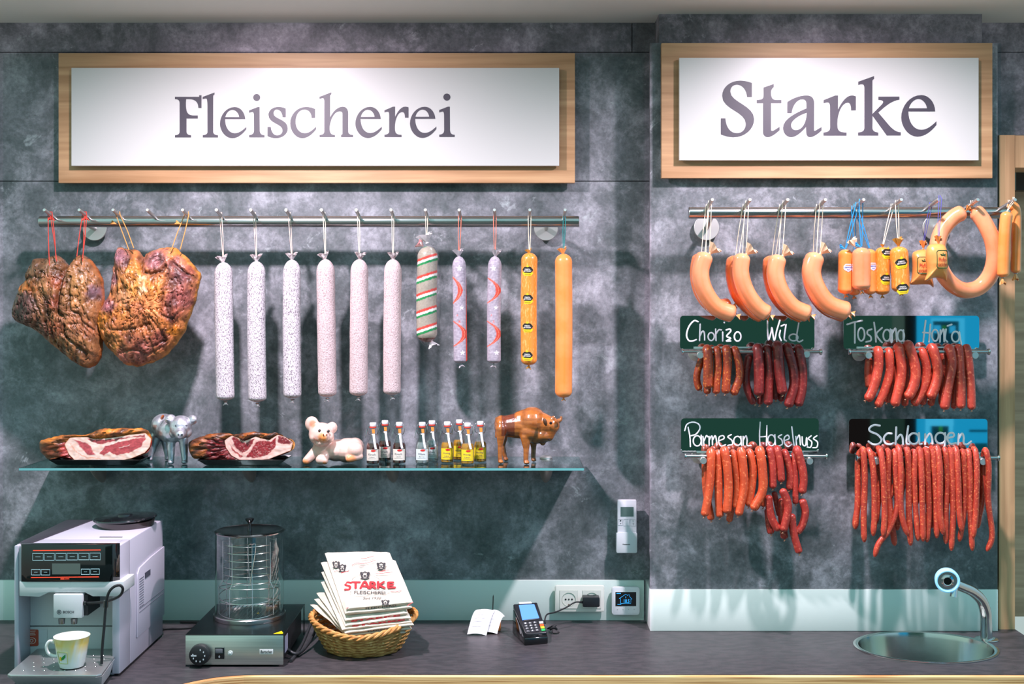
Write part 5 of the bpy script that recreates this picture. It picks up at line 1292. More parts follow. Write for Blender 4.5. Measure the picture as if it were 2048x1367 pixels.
# pink piglet lying down
Yq = -.175
parts = [('e', qb(1530, 545, Yq), (140 * k4, .060, 112 * k4)), ('e', qb(1590, 530, Yq), (86 * k4, .055, 100 * k4)), ('c', qb(1290, 560, Yq - .012), 92 * k4, qb(1310, 450, Yq - .022), 84 * k4), ('e', qb(1430, 545, Yq - .002), (130 * k4, .054, 100 * k4)),
         ('e', qb(1286, 400, Yq - .038), (114 * k4, .042, 108 * k4)), ('e', qb(1230, 425, Yq - .052), (52 * k4, .024, 50 * k4)), ('e', qb(1360, 430, Yq - .052), (44 * k4, .024, 50 * k4)), ('c', qb(1308, 420, Yq - .060), 50 * k4, qb(1318, 425, Yq - .095), 42 * k4), ('e', qb(1290, 475, Yq - .055), (60 * k4, .02, 34 * k4)),
         ('c', qb(1235, 570, Yq - .020), 58 * k4, qb(1150, 640, Yq - .040), 36 * k4), ('c', qb(1340, 585, Yq - .035), 50 * k4, qb(1278, 632, Yq - .055), 44 * k4), ('c', qb(1278, 632, Yq - .055), 44 * k4, qb(1318, 640, Yq - .062), 34 * k4),
         ('e', qb(1590, 545, Yq - .040), (78 * k4, .026, 76 * k4)), ('c', qb(1630, 600, Yq - .045), 38 * k4, qb(1540, 622, Yq - .058), 34 * k4)]
for ex, ey, rr, rx in ((1200, 305, 58, -.25), (1384, 340, 44, .35)):
    parts.append(('e', qb(ex, ey, Yq - .035), (1.15 * rr * k4, .012, 1.12 * (rr + 4) * k4), Matrix.Rotation(rx, 3, 'Z')))
    parts.append(('c', qb(ex, ey + 20, Yq - .034), 26 * k4, qb(1240 if ex < 1300 else 1352, 370, Yq - .034), 34 * k4))
lo = min(p[1].z for p in parts)
PINK = pmat('piglet_glaze', (255, 255, 255), .3, vcol=True, coat=.3, sss=.1)
t = thing('piglet_figurine', 'pale pink piglet figurine lying on the shelf with orange snout', 'figurine', foot(qb(1430, 650, Yq)))
v_, f_ = blob(parts, .0020, 9); v_ = [Vector((p.x, p.y, max(p.z, Zs))) for p in v_]
def pigc(p):
    c = L_(222, 184, 170)
    def near(x, y, r): return max(0, 1 - ((p.x - qb(x, y, Yq - .05).x) ** 2 + (p.z - qb(x, y, Yq - .05).z) ** 2) ** .5 / (r * k4))
    for x, y, r, cc in ((1318, 420, 58, L_(240, 150, 84)), (1140, 668, 52, L_(240, 150, 96)), (1326, 655, 22, L_(226, 140, 90)), (1560, 628, 62, L_(240, 150, 96)), (1206, 306, 40, L_(214, 140, 110)), (1392, 342, 30, L_(236, 190, 180)), (1238, 440, 24, L_(226, 170, 150))):
        q = near(x, y, r)
        if q > 0 and (p.y < Yq - .03 or y > 600): c = mixc(c, cc, min(1, q * 2.2))
    return c
mb = MB(); mb.add(v_, f_, [pigc(p) for p in v_]); mb.build('body', PINK, t, smooth=80, vcol=True)
DK = pmat('eye_dark', (30, 26, 30), .1, coat=.6)
for ex, ey in ((1270, 368), (1350, 372)):
    mb = MB(); mb.ball(qb(ex, ey, Yq - .074), (14 * k4, .006, 15 * k4), 12); mb.build('eye', DK, t)
mb = MB()
for dx in (-14, 16): mb.ball(qb(1320 + dx, 405, Yq - .108), (7 * k4, .003, 10 * k4), 8)
mb.tube([qb(1215, 430, Yq - .075), qb(1235, 448, Yq - .078), qb(1262, 466, Yq - .074)], .0007, 6); mb.build('nostril', pmat('nostril_brown', (150, 70, 44), .5), t)
# wooden bison
Yw = -.165
k = k3
parts = [('c', qc(1235, 308, Yw + .008), 92 * k, qc(1400, 300, Yw), 122 * k), ('e', qc(1205, 290, Yw + .008), (62 * k, .040, 80 * k)), ('e', qc(1470, 268, Yw - .003), (126 * k, .050, 130 * k)), ('c', qc(1380, 270, Yw), 100 * k, qc(1470, 250, Yw), 110 * k), ('e', qc(1450, 350, Yw - .005), (110 * k, .046, 100 * k)),
         ('c', qc(1540, 290, Yw - .008), 112 * k, qc(1628, 300, Yw - .020), 78 * k), ('c', qc(1632, 310, Yw - .022), 66 * k, qc(1612, 395, Yw - .024), 42 * k), ('e', qc(1560, 380, Yw - .01), (80 * k, .036, 70 * k)), ('c', qc(1560, 360, Yw - .015), 70 * k, qc(1560, 450, Yw - .015), 24 * k), ('e', qc(1500, 400, Yw - .01), (60 * k, .03, 60 * k))]
for hx, hy, mx, my, fx, Y0, Y1, r0, r1 in ((1415, 400, 1418, 500, 1415, Yw - .030, Yw - .034, 50, 22), (1478, 400, 1482, 490, 1478, Yw + .020, Yw + .022, 46, 20), (1205, 330, 1196, 470, 1196, Yw - .020, Yw - .022, 52, 20), (1235, 340, 1218, 470, 1240, Yw + .036, Yw + .040, 50, 20)):
    a_ = qc(hx, hy, Y0); m_ = qc(mx, my, Y1); b_ = qc(fx, 620, Y1); b_.z = Zs + .008
    parts += [('c', a_, r0 * k, m_, r1 * 1.15 * k), ('c', m_, r1 * 1.15 * k, b_, r1 * k), ('e', b_ + Vector((.002, -.003, -.003)), (r1 * 1.25 * k, r1 * 1.5 * k, .0055))]
parts.append(('c', qc(1165, 240, Yw + .01), 14 * k, qc(1160, 400, Yw + .005), 10 * k))
t = thing('bison_figurine', 'glossy carved wooden bison figurine at the right end of the shelf', 'figurine', foot(qc(1330, 640, Yw)))
v_, f_ = blob(parts, .0020, 12)
def woodc(p):
    x = (p.x - qc(0, 0, Yw).x) / k3; y = (qc(0, 0, Yw).z - p.z) / k3
    n = fbm((p.x * 40, p.y * 40, p.z * 160), 4); c = mixc(L_(176, 104, 44), L_(134, 74, 34), .5 + .6 * n)
    if 1222 < x < 1332 and y < 385: c = mixc(L_(120, 58, 32), L_(96, 44, 26), .5 + .5 * n)
    if y > 400 and x > 1480: c = mixc(c, L_(104, 66, 28), .6)
    return c
mb = MB(); mb.add(v_, f_, [woodc(p) for p in v_]); mb.build('body', pmat('carved_wood', (255, 255, 255), .25, vcol=True, coat=.7, bump=.3, bscale=120), t, smooth=80, vcol=True)
HORN = pmat('horn_wood', (150, 90, 44), .3, coat=.5)
for pts in ([(1690, 262), (1712, 250), (1718, 222)], [(1640, 250), (1650, 232), (1662, 225)]):
    mb = MB(); mb.tube(crom([qc(x, y, Yw - .045 if pts[0][0] > 1650 else Yw - .06) for x, y in pts], 5), [.006 * (1 - i / 13) + .0012 for i in range(11)], 10); mb.build('horn', HORN, t)
mb = MB(); mb.ball(qc(1580, 272, Yw - .062), (16 * k, .006, 34 * k), 12, Matrix.Rotation(-.3, 3, 'Y')); mb.build('ear', pmat('bison_dark', (70, 44, 24), .4), t)
for ex, ey, rr in ((1628, 280, 13), (1612, 418, 9)):
    mb = MB(); mb.ball(qc(ex, ey, Yw - .062 if ey < 300 else Yw - .052), (rr * k, .006, rr * k), 10); mb.build('eye' if ey < 300 else 'nostril', DK, t)

# ------------------------------------------------------------------ swing-top bottles
BG = thin_glass('bottle_glass', (.94, .95, .94), 2.2, .03)
LQ = {'dark': pmat('liqueur_dark', (70, 22, 14), .1, trans=.35, coat=.5), 'clear': pmat('liqueur_clear', (206, 216, 214), .05, trans=.75, coat=.5), 'gold': pmat('liqueur_gold', (214, 150, 20), .1, trans=.45, coat=.5)}
LB_ = {'dark': pmat('bottle_label', (226, 218, 204), .5), 'clear': pmat('bottle_label_pale', (216, 224, 222), .5), 'gold': pmat('bottle_label_yellow', (238, 206, 44), .5)}
STOP = pmat('stopper_white', (226, 224, 228), .3); SEAL = pmat('seal_red', (204, 66, 52), .4); WIRE = pmat('wire_bail', (170, 170, 172), .25, 1.)
BADR = pmat('label_red', (206, 48, 44), .4); TXT = pmat('label_print', (96, 92, 100), .5); TAPE = pmat('tape_white', (232, 230, 234), .5); TAPEO = pmat('tape_orange', (226, 140, 60), .5)
def make_bottle(kind, label, loc):
    t = thing('swing_top_bottle', label, 'bottle', loc, {'dark': 'small bottles of dark red liqueur', 'clear': 'small bottles of clear spirit', 'gold': 'small bottles of yellow liqueur'}[kind])
    o = Vector(loc); R0 = .0192
    mb = MB(); mb.lathe([(.016, 0), (R0, .003), (R0, .046), (.0185, .054), (.014, .065), (.0095, .075), (.0078, .084), (.0075, .096), (.009, .098), (.009, .102)], o, 28); mb.build('bottle_body', BG, t)
    mb = MB(); mb.lathe([(.0155, .002), (R0 - .0012, .0045), (R0 - .0012, .046), (.0172, .053), (.0145, .059), (0, .0595)] if kind != 'clear' else [(.0155, .002), (R0 - .0012, .0045), (R0 - .0012, .046), (.0172, .053), (.014, .061), (0, .0615)], o, 28); mb.build('liquid', LQ[kind], t)
    mb = MB(); mb.lathe([(.0094, .103), (.0098, .1035), (.0098, .1065), (.0094, .107)], o, 20); mb.build('seal', SEAL, t)
    mb = MB(); mb.lathe([(.0088, .1075), (.0094, .109), (.0096, .1165), (.0088, .118), (0, .1185)], o, 20); mb.build('stopper', STOP, t)
    mb = MB()
    for s in (-1, 1): mb.tube(crom([o + Vector((s * .0098, 0, .112)), o + Vector((s * .013, -.004, .110)), o + Vector((s * .0155, -.007, .098)), o + Vector((s * .0125, -.004, .086)), o + Vector((s * .0085, -.001, .084))], 5), .0009, 6)
    mb.tube([o + Vector((.0083 * math.cos(a), .0083 * math.sin(a), .084)) for a in [2 * PI * i / 16 for i in range(16)]], .0009, 6, closed=True)
    mb.tube(crom([o + Vector((-.0155, -.007, .098)), o + Vector((-.019, -.009, .085)), o + Vector((-.021, -.008, .074))], 4), .0009, 6)
    mb.build('wire_bail', WIRE, t)
    fn = lambda u, v: o + Vector((R0 * 1.015 * math.sin(u / R0), -R0 * 1.015 * math.cos(u / R0), v))
    mb = MB(); wrap_poly(mb, [(-.020, .011), (.020, .011), (.020, .043), (-.020, .043)], fn, 14); lb = mb.build('label', LB_[kind], t)
    f2 = lambda u, v: fn(u, v) + Vector((0, -.0005, 0))
    mb = MB(); wrap_poly(mb, [(.003 + .0075 * math.cos(a), .0395 + .003 * math.sin(a)) for a in [2 * PI * i / 12 for i in range(12)]], f2, 8); mb.build('label_badge', BADR, lb)
    mb = MB(); put_text(mb, {'dark': 'Kirsch', 'clear': 'Williams', 'gold': 'Honig'}[kind], lambda u, v: f2(u - .001, v + .029), .021, .006); put_text(mb, 'Likör' if kind != 'clear' else 'Birne', lambda u, v: f2(u, v + .0215), .015, .0035)
    wrap_poly(mb, [(-.013, .0165), (.011, .0165), (.011, .0171), (-.013, .0171)], f2, 6); mb.build('lettering', TXT, lb)
    # paper tape over the stopper
    pts = [Vector((.002, -.0100, .099)), Vector((.003, -.0100, .088)), Vector((.004, -.0125, .077)), Vector((.006, -.0165, .064)), Vector((.009, -.0195, .050)), Vector((.0105, -.0200, .045))]
    mb = MB()
    for j, w_ in enumerate((.0040, .0034, .0030, .0030, .0030, .0030)): mb.v += [o + pts[j] + Vector((-w_, 0, 0)), o + pts[j] + Vector((w_, .0012, 0))]; mb.c += [(1, 1, 1)] * 2
    mb.f += [(2 * j, 2 * j + 1, 2 * j + 3, 2 * j + 2) for j in range(5)]; tp = mb.build('paper_tape', TAPE, t)
    mb = MB(); q_ = [o + pts[0] + Vector((-.0042, -.0005, .001)), o + pts[0] + Vector((.0042, -.0005, .001)), o + pts[1] + Vector((.0037, -.0007, 0)), o + pts[1] + Vector((-.0037, -.0007, 0))]; mb.add(q_, [(0, 1, 2, 3)]); mb.build('tape_badge', TAPEO, tp)
    return t
spots_ = {'dark': [(746, 927.5, 'bottle of dark red liqueur, left front one of three beside the piglet'), (770, 921.5, 'bottle of dark red liqueur standing back in the middle of three'), (798.5, 926.5, 'bottle of dark red liqueur, right one of three')],
          'clear': [(844.5, 926.5, 'bottle of clear spirit, left front one of two'), (864, 922, 'bottle of clear spirit, right one standing back of two')],
          'gold': [(894.5, 925, 'bottle of yellow liqueur, leftmost of four'), (918.5, 919.5, 'bottle of yellow liqueur, hindmost of four, mostly hidden'), (935, 928, 'bottle of yellow liqueur, frontmost of four'), (960.5, 923.5, 'bottle of yellow liqueur, rightmost of four beside the wooden bison')]}
for kind, lst in spots_.items():
    proto = None
    for px, py, lab in lst:
        dpt = (CZ - ZSH) * F / (py - CY); loc = Vector((XX(px, dpt - D), dpt - D, ZSH + .0006))
        if proto is None: proto = make_bottle(kind, lab, loc); p0 = loc
        else: copy_tree(proto, loc, None, lab)
# ================================================================== the counter
ZC = .902
def ground(px, py):
    d = (CZ - ZC) * F / (py - CY); return Vector((XX(px, d - D), d - D, ZC))
def plane_fn(p0, nrm, off=0.):
    """photo point -> point on a real plane (for prints that lie on a face)"""
    n = Vector(nrm).normalized(); 
    if n.y > 0: n = -n
    q0 = Vector(p0) + n * off; o = Vector((0, -D, CZ))
    def fn(px, py):
        d = Vector(((px - CX) / F, 1, -(py - CY) / F)); t_ = (q0 - o).dot(n) / d.dot(n); return o + d * t_
    return fn
CTOP = pmat('counter_laminate', (66, 62, 64), .42, c2=(54, 52, 54), nscale=26, stretch=(1, 2.5, 1), bump=.12, bscale=300)
PLY = bpy.data.materials.new('plywood_edge'); 
nt, N, L = nodes_of(PLY); b = N['Principled BSDF']; tc = N.new('ShaderNodeTexCoord'); mp = N.new('ShaderNodeMapping'); mp.inputs['Scale'].default_value = (3, 3, 330); L.new(tc.outputs['Object'], mp.inputs[0])
nz = N.new('ShaderNodeTexNoise'); nz.inputs['Scale'].default_value = 1; nz.inputs['Detail'].default_value = 3; L.new(mp.outputs[0], nz.inputs[0])
rp = N.new('ShaderNodeValToRGB'); e = rp.color_ramp.elements; e[0].position = .38; e[0].color = (*lin((186, 128, 76)), 1); e[1].position = .56; e[1].color = (*lin((250, 200, 140)), 1); L.new(nz.outputs[0], rp.inputs[0]); L.new(rp.outputs[0], b.inputs['Base Color'])
SX, SY, SRX, SRY = 1.131, -.304, .196, .160
edge = [(1.457, -.553)] + [(1.2 - i * .2, -.553) for i in range(9)] + [(-.66, -.553)]
edge += [(v.x, v.y) for v in crom([Vector((-.70, -.5545, 0)), Vector((-.77, -.575, 0)), Vector((-.84, -.628, 0)), Vector((-.90, -.70, 0)), Vector((-.95, -.80, 0)), Vector((-1.02, -.90, 0)), Vector((-1.15, -.95, 0))], 6)] + [(-1.75, -.96)]
outl = [(1.457, -.02)] + edge + [(-1.75, -.0125)]
outl = [(1.457, -.025)] + edge + [(-1.75, -.0125), (.37, -.0125), (.37, -.025)]
hole = [(SX + (SRX - .006) * math.cos(2 * PI * i / 48), SY + (SRY - .006) * math.sin(2 * PI * i / 48)) for i in range(48)]
v_, f_ = curve_mesh([[(p, p, p) for p in outl], [(p, p, p) for p in hole]])
ct = thing('countertop', 'dark grey laminate countertop with a curved light plywood front edge', 'countertop', (0, -.2, ZC - .03))
mb = MB(); mb.add([(p.x, p.y, ZC) for p in v_], f_); nv = len(mb.v)
n = len(outl)
mb.add([(x, y, ZC) for x, y in outl] + [(x, y, ZC - .006) for x, y in outl], [(i, (i + 1) % n, (i + 1) % n + n, i + n) for i in range(n)])
n = 48; mb.add([(x, y, ZC) for x, y in hole] + [(x, y, ZC - .03) for x, y in hole], [(i, (i + 1) % n, (i + 1) % n + n, i + n) for i in range(n)])
mb.build('top', CTOP, ct, smooth=0)
mb = MB(); n = len(edge)
ev = [(x, y, ZC - .0015) for x, y in edge] + [(x, y - .012, ZC - .0035) for x, y in edge] + [(x, y - .012, ZC - .034) for x, y in edge] + [(x, y + .02, ZC - .034) for x, y in edge]
mb.add(ev, [(r_ * n + i, r_ * n + i + 1, (r_ + 1) * n + i + 1, (r_ + 1) * n + i) for r_ in range(3) for i in range(n - 1)]); mb.build('plywood_edge', PLY, ct, smooth=0)

# ------------------------------------------------------------------ sink and tap
INOX = pmat('inox', (196, 196, 194), .14, 1.); 
t = thing('sink', 'oval stainless steel sink sunk into the counter at the right', 'sink', (SX, SY, ZC))
mb = MB(); pr = [(1.0, .0006), (1.0, .003), (.985, .0042), (.955, .0042), (.93, .002), (.915, -.012), (.87, -.075), (.78, -.115), (.55, -.128), (.18, -.130), (.17, -.130)]
mb.lathe([(r_ * SRX, h) for r_, h in pr], (SX, SY, ZC), 72, sy=SRY / SRX, cap0=False); mb.build('bowl', INOX, t, smooth=50)
mb = MB(); mb.lathe([(.034, -.1295), (.034, -.127), (.026, -.126), (.022, -.129), (0, -.129)], (SX, SY, ZC), 28); mb.build('drain', STEEL2, t)
fb = ground(1973, 1279); YF_ = fb.y
t = thing('tap', 'curved chrome sensor tap with a glowing blue ring head beside the sink', 'tap', fb)
mb = MB(); mb.lathe([(.032, .0006), (.032, .003), (.029, .005), (.017, .0055)], fb, 36); mb.build('base_plate', STEEL2, t)
path = crom([fb + Vector((0, 0, .004)), W(1972, 1245, YF_), W(1970.5, 1222, YF_ - .005), W(1962, 1199, YF_ - .025), W(1944, 1182, YF_ - .06), W(1922, 1172, YF_ - .10), W(1906, 1166, YF_ - .125)], 8)
mb = MB(); mb.tube(path, [.0168 - .0035 * i / (len(path) - 1) for i in range(len(path))], 24); mb.build('spout', INOX, t)
hc = W(1895, 1161, YF_ - .145)
CH = pmat('tap_chrome', (200, 200, 204), .1, 1.)
rot = Matrix.Translation(hc) @ Matrix.Rotation(.12, 4, 'X') @ Matrix.Rotation(-.18, 4, 'Z')
mb = MB(); mb.lathe([(.020, .030), (.0315, .018), (.0330, .004), (.0325, -.002), (.0290, -.0045), (.0262, -.0035), (.0255, .002)], (0, 0, 0), 40, 'y', cap0=True, cap1=False); mb.xform(rot)
mb.build('light_ring', pmat('ring_glow', (170, 214, 240), .12, emis=(110, 200, 250), estr=.55, coat=.5), t)
mb = MB(); mb.lathe([(.0262, .001), (.0240, .004), (.0180, .0045), (.0165, -.0035), (.0120, -.0050), (.0100, -.0040), (.0095, .006), (0, .006)], (0, 0, 0), 32, 'y'); mb.xform(rot); fc_ = mb.build('sensor_face', CH, t)
mb = MB(); mb.lathe([(.0098, -.0046), (0, -.0048)], (0, 0, 0), 24, 'y'); mb.xform(rot); mb.build('sensor_lens', pmat('lens_black', (6, 6, 8), .08), fc_)
mb = MB(); p = W(1909, 1176, YF_ - .128); mb.tube([p, W(1907, 1193, YF_ - .132)], [.0085, .0095], 18); mb.build('outlet', CH, t)

# ------------------------------------------------------------------ coffee machine
LAV = pmat('machine_silver', (192, 188, 200), .36, .1)
SLV = pmat('machine_satin', (206, 208, 208), .32, .1)
BLKG = pmat('gloss_black', (12, 13, 15), .07, coat=.6); BLKM = pmat('matt_black', (24, 24, 26), .5)
XR, XL, YFm, YBm, ZT = -1.016, -1.286, -.583, -.19, 1.2365
cm = thing('coffee_machine', 'silver and black automatic coffee machine at the left end of the counter', 'coffee machine', ((XR + XL) / 2, -.39, ZC))
Zb = ZC + .0025
mb = MB(); mb.box(XL, XR, -.485, YBm, Zb + .004, ZT)
mb.box(XR - .020, XR, YFm + .012, -.484, Zb + .004, ZT); mb.box(XL, XL + .012, YFm + .012, -.484, Zb + .004, ZT); mb.box(XL + .0121, XR - .0201, YFm + .012, -.484, 1.125, ZT)
for x_ in (XL + .02, XR - .03):
    for y_ in (-.56, -.22): mb.box(x_, x_ + .012, y_, y_ + .012, ZC + .0006, Zb + .0045)
mb.build('housing', LAV, cm, bevel=.004)
fpl = YFm - .010
def cz(x, y, Y=fpl): return W(x / 3.725, 1000 + y / 3.725, Y)
a, b = cz(145, 335), cz(918, 606)
mb = MB(); ol = [(a.x - .004, YFm + .006), (a.x + .004, fpl + .002), (a.x + .02, fpl - .001), (XR - .030, fpl - .001), (XR - .012, fpl + .003), (XR + .0008, YFm + .011), (XR + .0008, YFm + .0118), (a.x - .004, YFm + .0118)]
mb.prismz(ol, b.z, a.z + .002); cp = mb.build('control_panel', BLKG, cm, bevel=.0015)
BTN = pmat('button_outline', (150, 186, 190), .4, emis=(120, 160, 165), estr=.25)
for x0, x1, y0, y1 in [(243, 322, 395, 446), (330, 405, 395, 446), (415, 492, 395, 445), (500, 577, 394, 444), (587, 662, 394, 443), (670, 747, 393, 443), (235, 300, 515, 556), (307, 371, 515, 556), (605, 668, 512, 552), (675, 741, 511, 551)]:
    mb = MB(); q = [cz(x, y, fpl - .0012) for x, y in ((x0, y0), (x1, y0), (x1, y1), (x0, y1))]
    mb.tube(q, .0008, 6, closed=True)
    mb.tube([cz(x0 + 20, (y0 + y1) / 2, fpl - .0012), cz(x1 - 20, (y0 + y1) / 2, fpl - .0012)], .0005, 5); mb.build('button', BTN, cp)
mb = MB()
for x0, x1, y0, y1 in ((247, 750, 374, 370), (232, 737, 575, 570)): mb.tube([cz(x0, y0, fpl - .0012), cz(x1, y1, fpl - .0012)], .0012, 6)
mb.tube([cz(452, 585, fpl - .0012), cz(480, 585, fpl - .0012)], .0016, 6); mb.tube([cz(485, 585, fpl - .0012), cz(516, 584, fpl - .0012)], .001, 6)
mb.build('red_line', pmat('red_line', (236, 70, 40), .4, emis=(236, 60, 30), estr=.5), cp)
mb = MB(); a, b = cz(388, 470, fpl - .0014), cz(598, 551, fpl - .0014); mb.box(a.x, b.x, fpl - .0016, fpl, b.z, a.z); mb.build('display', pmat('lcd_grey', (92, 102, 96), .2), cp)
# silver band with a cut-out below it
mb = MB(); pl = [cz(x, y) for x, y in ((140, 606), (918, 606), (918, 690), (880, 716), (690, 718), (630, 688), (360, 688), (290, 722), (140, 714))]
mb.prism([(p.x, p.z) for p in pl], fpl + .002, -.50); mb.build('front_band', SLV, cm, bevel=.002)
# recess
mb = MB(); mb.box(XL + .0122, XR - .0202, -.497, -.4852, Zb + .004, 1.13); mb.build('brew_recess', SLV, cm)
mb = MB(); z_ = cz(0, 935, -.497).z; mb.box(XL + .0122, XR - .0202, -.4985, -.4965, z_ - .001, z_ + .001); mb.build('seam', BLKM, cm)
mb = MB(); a, b = cz(395, 700, -.60), cz(612, 878, -.60); mb.box(a.x, b.x, -.60, -.4972, b.z, a.z); sb = mb.build('coffee_outlet', SLV, cm, bevel=.003)
mb = MB(); mb.box(b.x, b.x + .010, -.588, -.4974, b.z + .004, a.z - .004); mb.build('outlet_side', BLKM, sb)
for x_ in (460, 553):
    p = cz(x_, 880, -.575); mb = MB(); mb.tube([p, p - Vector((0, 0, .013))], [.0085, .0075], 16); mb.build('nozzle', pmat('nozzle_steel', (170, 168, 170), .25, 1.), sb)
fnB = lambda x, y: (lambda u, v: cz(x, y, -.6006) + Vector((u, 0, v)))
mb = MB(); put_text(mb, 'BOSCH', fnB(510, 832), .0275, .0068, bold=.02); mb.build('lettering', pmat('logo_dark', (40, 42, 48), .4), sb)
mb = MB(); c_ = cz(440, 832, -.6006); mb.tube([c_ + Vector((.0052 * math.cos(a), 0, .0052 * math.sin(a))) for a in [2 * PI * i / 20 for i in range(20)]], .0006, 6, closed=True)
for dx in (-.0018, .0018): mb.tube([c_ + Vector((dx, 0, -.0032)), c_ + Vector((dx, 0, .0032))], .0006, 6)
mb.tube([c_ + Vector((-.0018, 0, 0)), c_ + Vector((.0018, 0, 0))], .0006, 6); mb.build('ring_emblem', MATS['logo_dark'], sb)
# warranty sticker
fs_ = lambda x, y: cz(x, y, -.4985)
mb = MB(); a, b = fs_(187, 962), fs_(286, 1085); mb.prism(rrect(a.x, b.x, b.z, a.z, .004), -.4985, -.4975); st = mb.build('sticker', pmat('sticker_red', (176, 72, 48), .5), cm, smooth=0)
mb = MB(); 
for y_ in (975, 990, 1003): mb.tube([fs_(195, y_), fs_(275 - (y_ % 7) * 5, y_ - 2)], .0009, 5)
c_ = fs_(235, 1045); mb.tube([c_ + Vector((.011 * math.cos(a), 0, .008 * math.sin(a))) for a in [2 * PI * i / 20 for i in range(20)]], .0008, 6, closed=True); mb.tube([c_ + Vector((.004 * math.cos(a), 0, .004 * math.sin(a))) for a in [2 * PI * i / 12 for i in range(12)]], .001, 6, closed=True)
mb.build('sticker_print', pmat('sticker_white', (226, 210, 200), .5), st)
mb = MB(); a, b = fs_(287, 962), fs_(350, 1062); mb.box(a.x, b.x, -.4982, -.4975, b.z, a.z); mb.build('info_label', pmat('info_label', (206, 208, 210), .4), cm)
# drip tray
mb = MB(); z1 = .9535
ol = [(XL + .030, -.500), (XL + .045, -.720), (XL + .055, -.728), (XR - .006, -.728), (XR + .004, -.715), (XR - .022, -.500)]
mb.prismz(ol, z1 - .006, z1); dt = mb.build('drip_tray', pmat('tray_steel', (196, 196, 194), .28, .8, c2=(180, 180, 178), nscale=6), cm, bevel=.002)
mb = MB(); lo_ = [(x * .86 + (XL + XR) / 2 * .14, y * .9 - .05) for x, y in ol]
m_ = len(ol); mb.add([(x, y, z1 - .0065) for x, y in ol] + [(x, y + .03, Zb + .001) for x, y in lo_], [tuple(range(m_ - 1, -1, -1)), tuple(range(m_, 2 * m_))] + [(i, (i + 1) % m_, (i + 1) % m_ + m_, i + m_) for i in range(m_)]); mb.build('tray_body', SLV, dt)
mb = MB()
for j in range(5):
    for i in range(7):
        x_ = XL + .072 + i * .0255 + (.0127 if j % 2 else 0); y_ = -.690 + j * .032
        if x_ < XR - .03: mb.lathe([(.0030, z1 + .0002), (.0021, z1 + .0010), (0, z1 + .0011)], (x_, y_, 0), 10)
mb.build('perforation', pmat('perforation', (214, 214, 212), .2, 1.), dt)
# hopper
hx, hy = -1.093, -.285
mb = MB(); mb.lathe([(.076, ZT + .0003), (.079, ZT + .012), (.080, ZT + .016), (.078, ZT + .017)], (hx, hy, 0), 44); hp = mb.build('bean_hopper', pmat('hopper_smoke', (66, 52, 52), .15, coat=.5), cm)
mb = MB(); mb.lathe([(.079, 0), (.0845, .001), (.0855, .004), (.083, .007), (.05, .0095), (.02, .0105), (.019, .014), (0, .0145)], (0, 0, 0), 44)
mb.xform(Matrix.Translation((hx, hy, ZT + .0175)) @ Matrix.Rotation(math.radians(-3), 4, 'Y')); mb.build('lid', pmat('lid_smoke', (22, 22, 26), .06, coat=.7), hp)
mb = MB(); pl = [(XL + .002, -.545), (XL + .034, -.545), (XL + .075, -.21), (XL + .002, -.21)]; mb.prismz(pl, ZT - .002, ZT + .003); mb.build('water_tank_lid', pmat('tank_dark', (58, 56, 62), .3), cm, bevel=.001)
mb = MB(); mb.box(XR - .09, XR - .03, -.46, -.455, ZT - .001, ZT + .0008); mb.build('top_slot', BLKM, cm)
# raised side door with vents and grip
yy = lambda px: XR * F / (px - CX) - D
y0_, y1_ = yy(272), yy(326)
sd = [(y0_, .965), (y1_, .965), (y1_, 1.160), ((y0_ + y1_) / 2, 1.156), (y0_ + .02, 1.147), (y0_ + .004, 1.135), (y0_, 1.12)]
mb = MB(); m_ = len(sd); mb.add([(XR + .0002, y, z) for y, z in sd] + [(XR + .0045, y, z) for y, z in sd], [tuple(range(m_)), tuple(range(2 * m_ - 1, m_ - 1, -1))] + [(i, i + m_, (i + 1) % m_ + m_, (i + 1) % m_) for i in range(m_)])
dr = mb.build('side_door', LAV, cm, bevel=.0018)
mb = MB()
for i in range(12):
    z_ = 1.116 - i * .0068; mb.box(XR + .0044, XR + .0050, y0_ + .014, y0_ + .052, z_, z_ + .0018)
mb.box(XR + .0044, XR + .005, y0_ + .014, y1_ - .008, 1.038, 1.0395); mb.box(XR + .0044, XR + .005, y0_ + .014, y1_ - .008, 1.028, 1.0295)
mb.build('vent', pmat('vent_shade', (98, 96, 108), .5), dr)
mb = MB(); mb.prism([(0, 0), (.0006, 0), (.0006, .016), (0, .016)], y0_ + .062, y0_ + .112); mb.xform(Matrix.Translation((XR + .0045, 0, 1.108))); mb.build('grip', pmat('grip_shade', (80, 78, 90), .4), dr, bevel=0)
# milk hose
pts = [cz(612, 765, -.585), cz(700, 762, -.60), cz(800, 750, -.61), cz(890, 712, -.622), cz(915, 660, -.63), cz(890, 632, -.635), cz(840, 650, -.64), cz(805, 700, -.642), cz(788, 790, -.642), cz(775, 950, -.645), cz(762, 1100, -.648), cz(757, 1215, -.650)]
pts[-1].z = z1 + .004
mb = MB(); mb.tube(crom(pts, 6), .0034, 12); hs = mb.build('milk_hose', BLKM, cm)
mb = MB(); mb.tube([cz(790, 745, -.6425), cz(788, 795, -.6425)], .0058, 14); mb.build('hose_clip', BLKG, hs); mb = MB(); mb.tube([cz(605, 765, -.586), cz(650, 764, -.592)], .0062, 14); mb.build('hose_end', BLKG, hs)
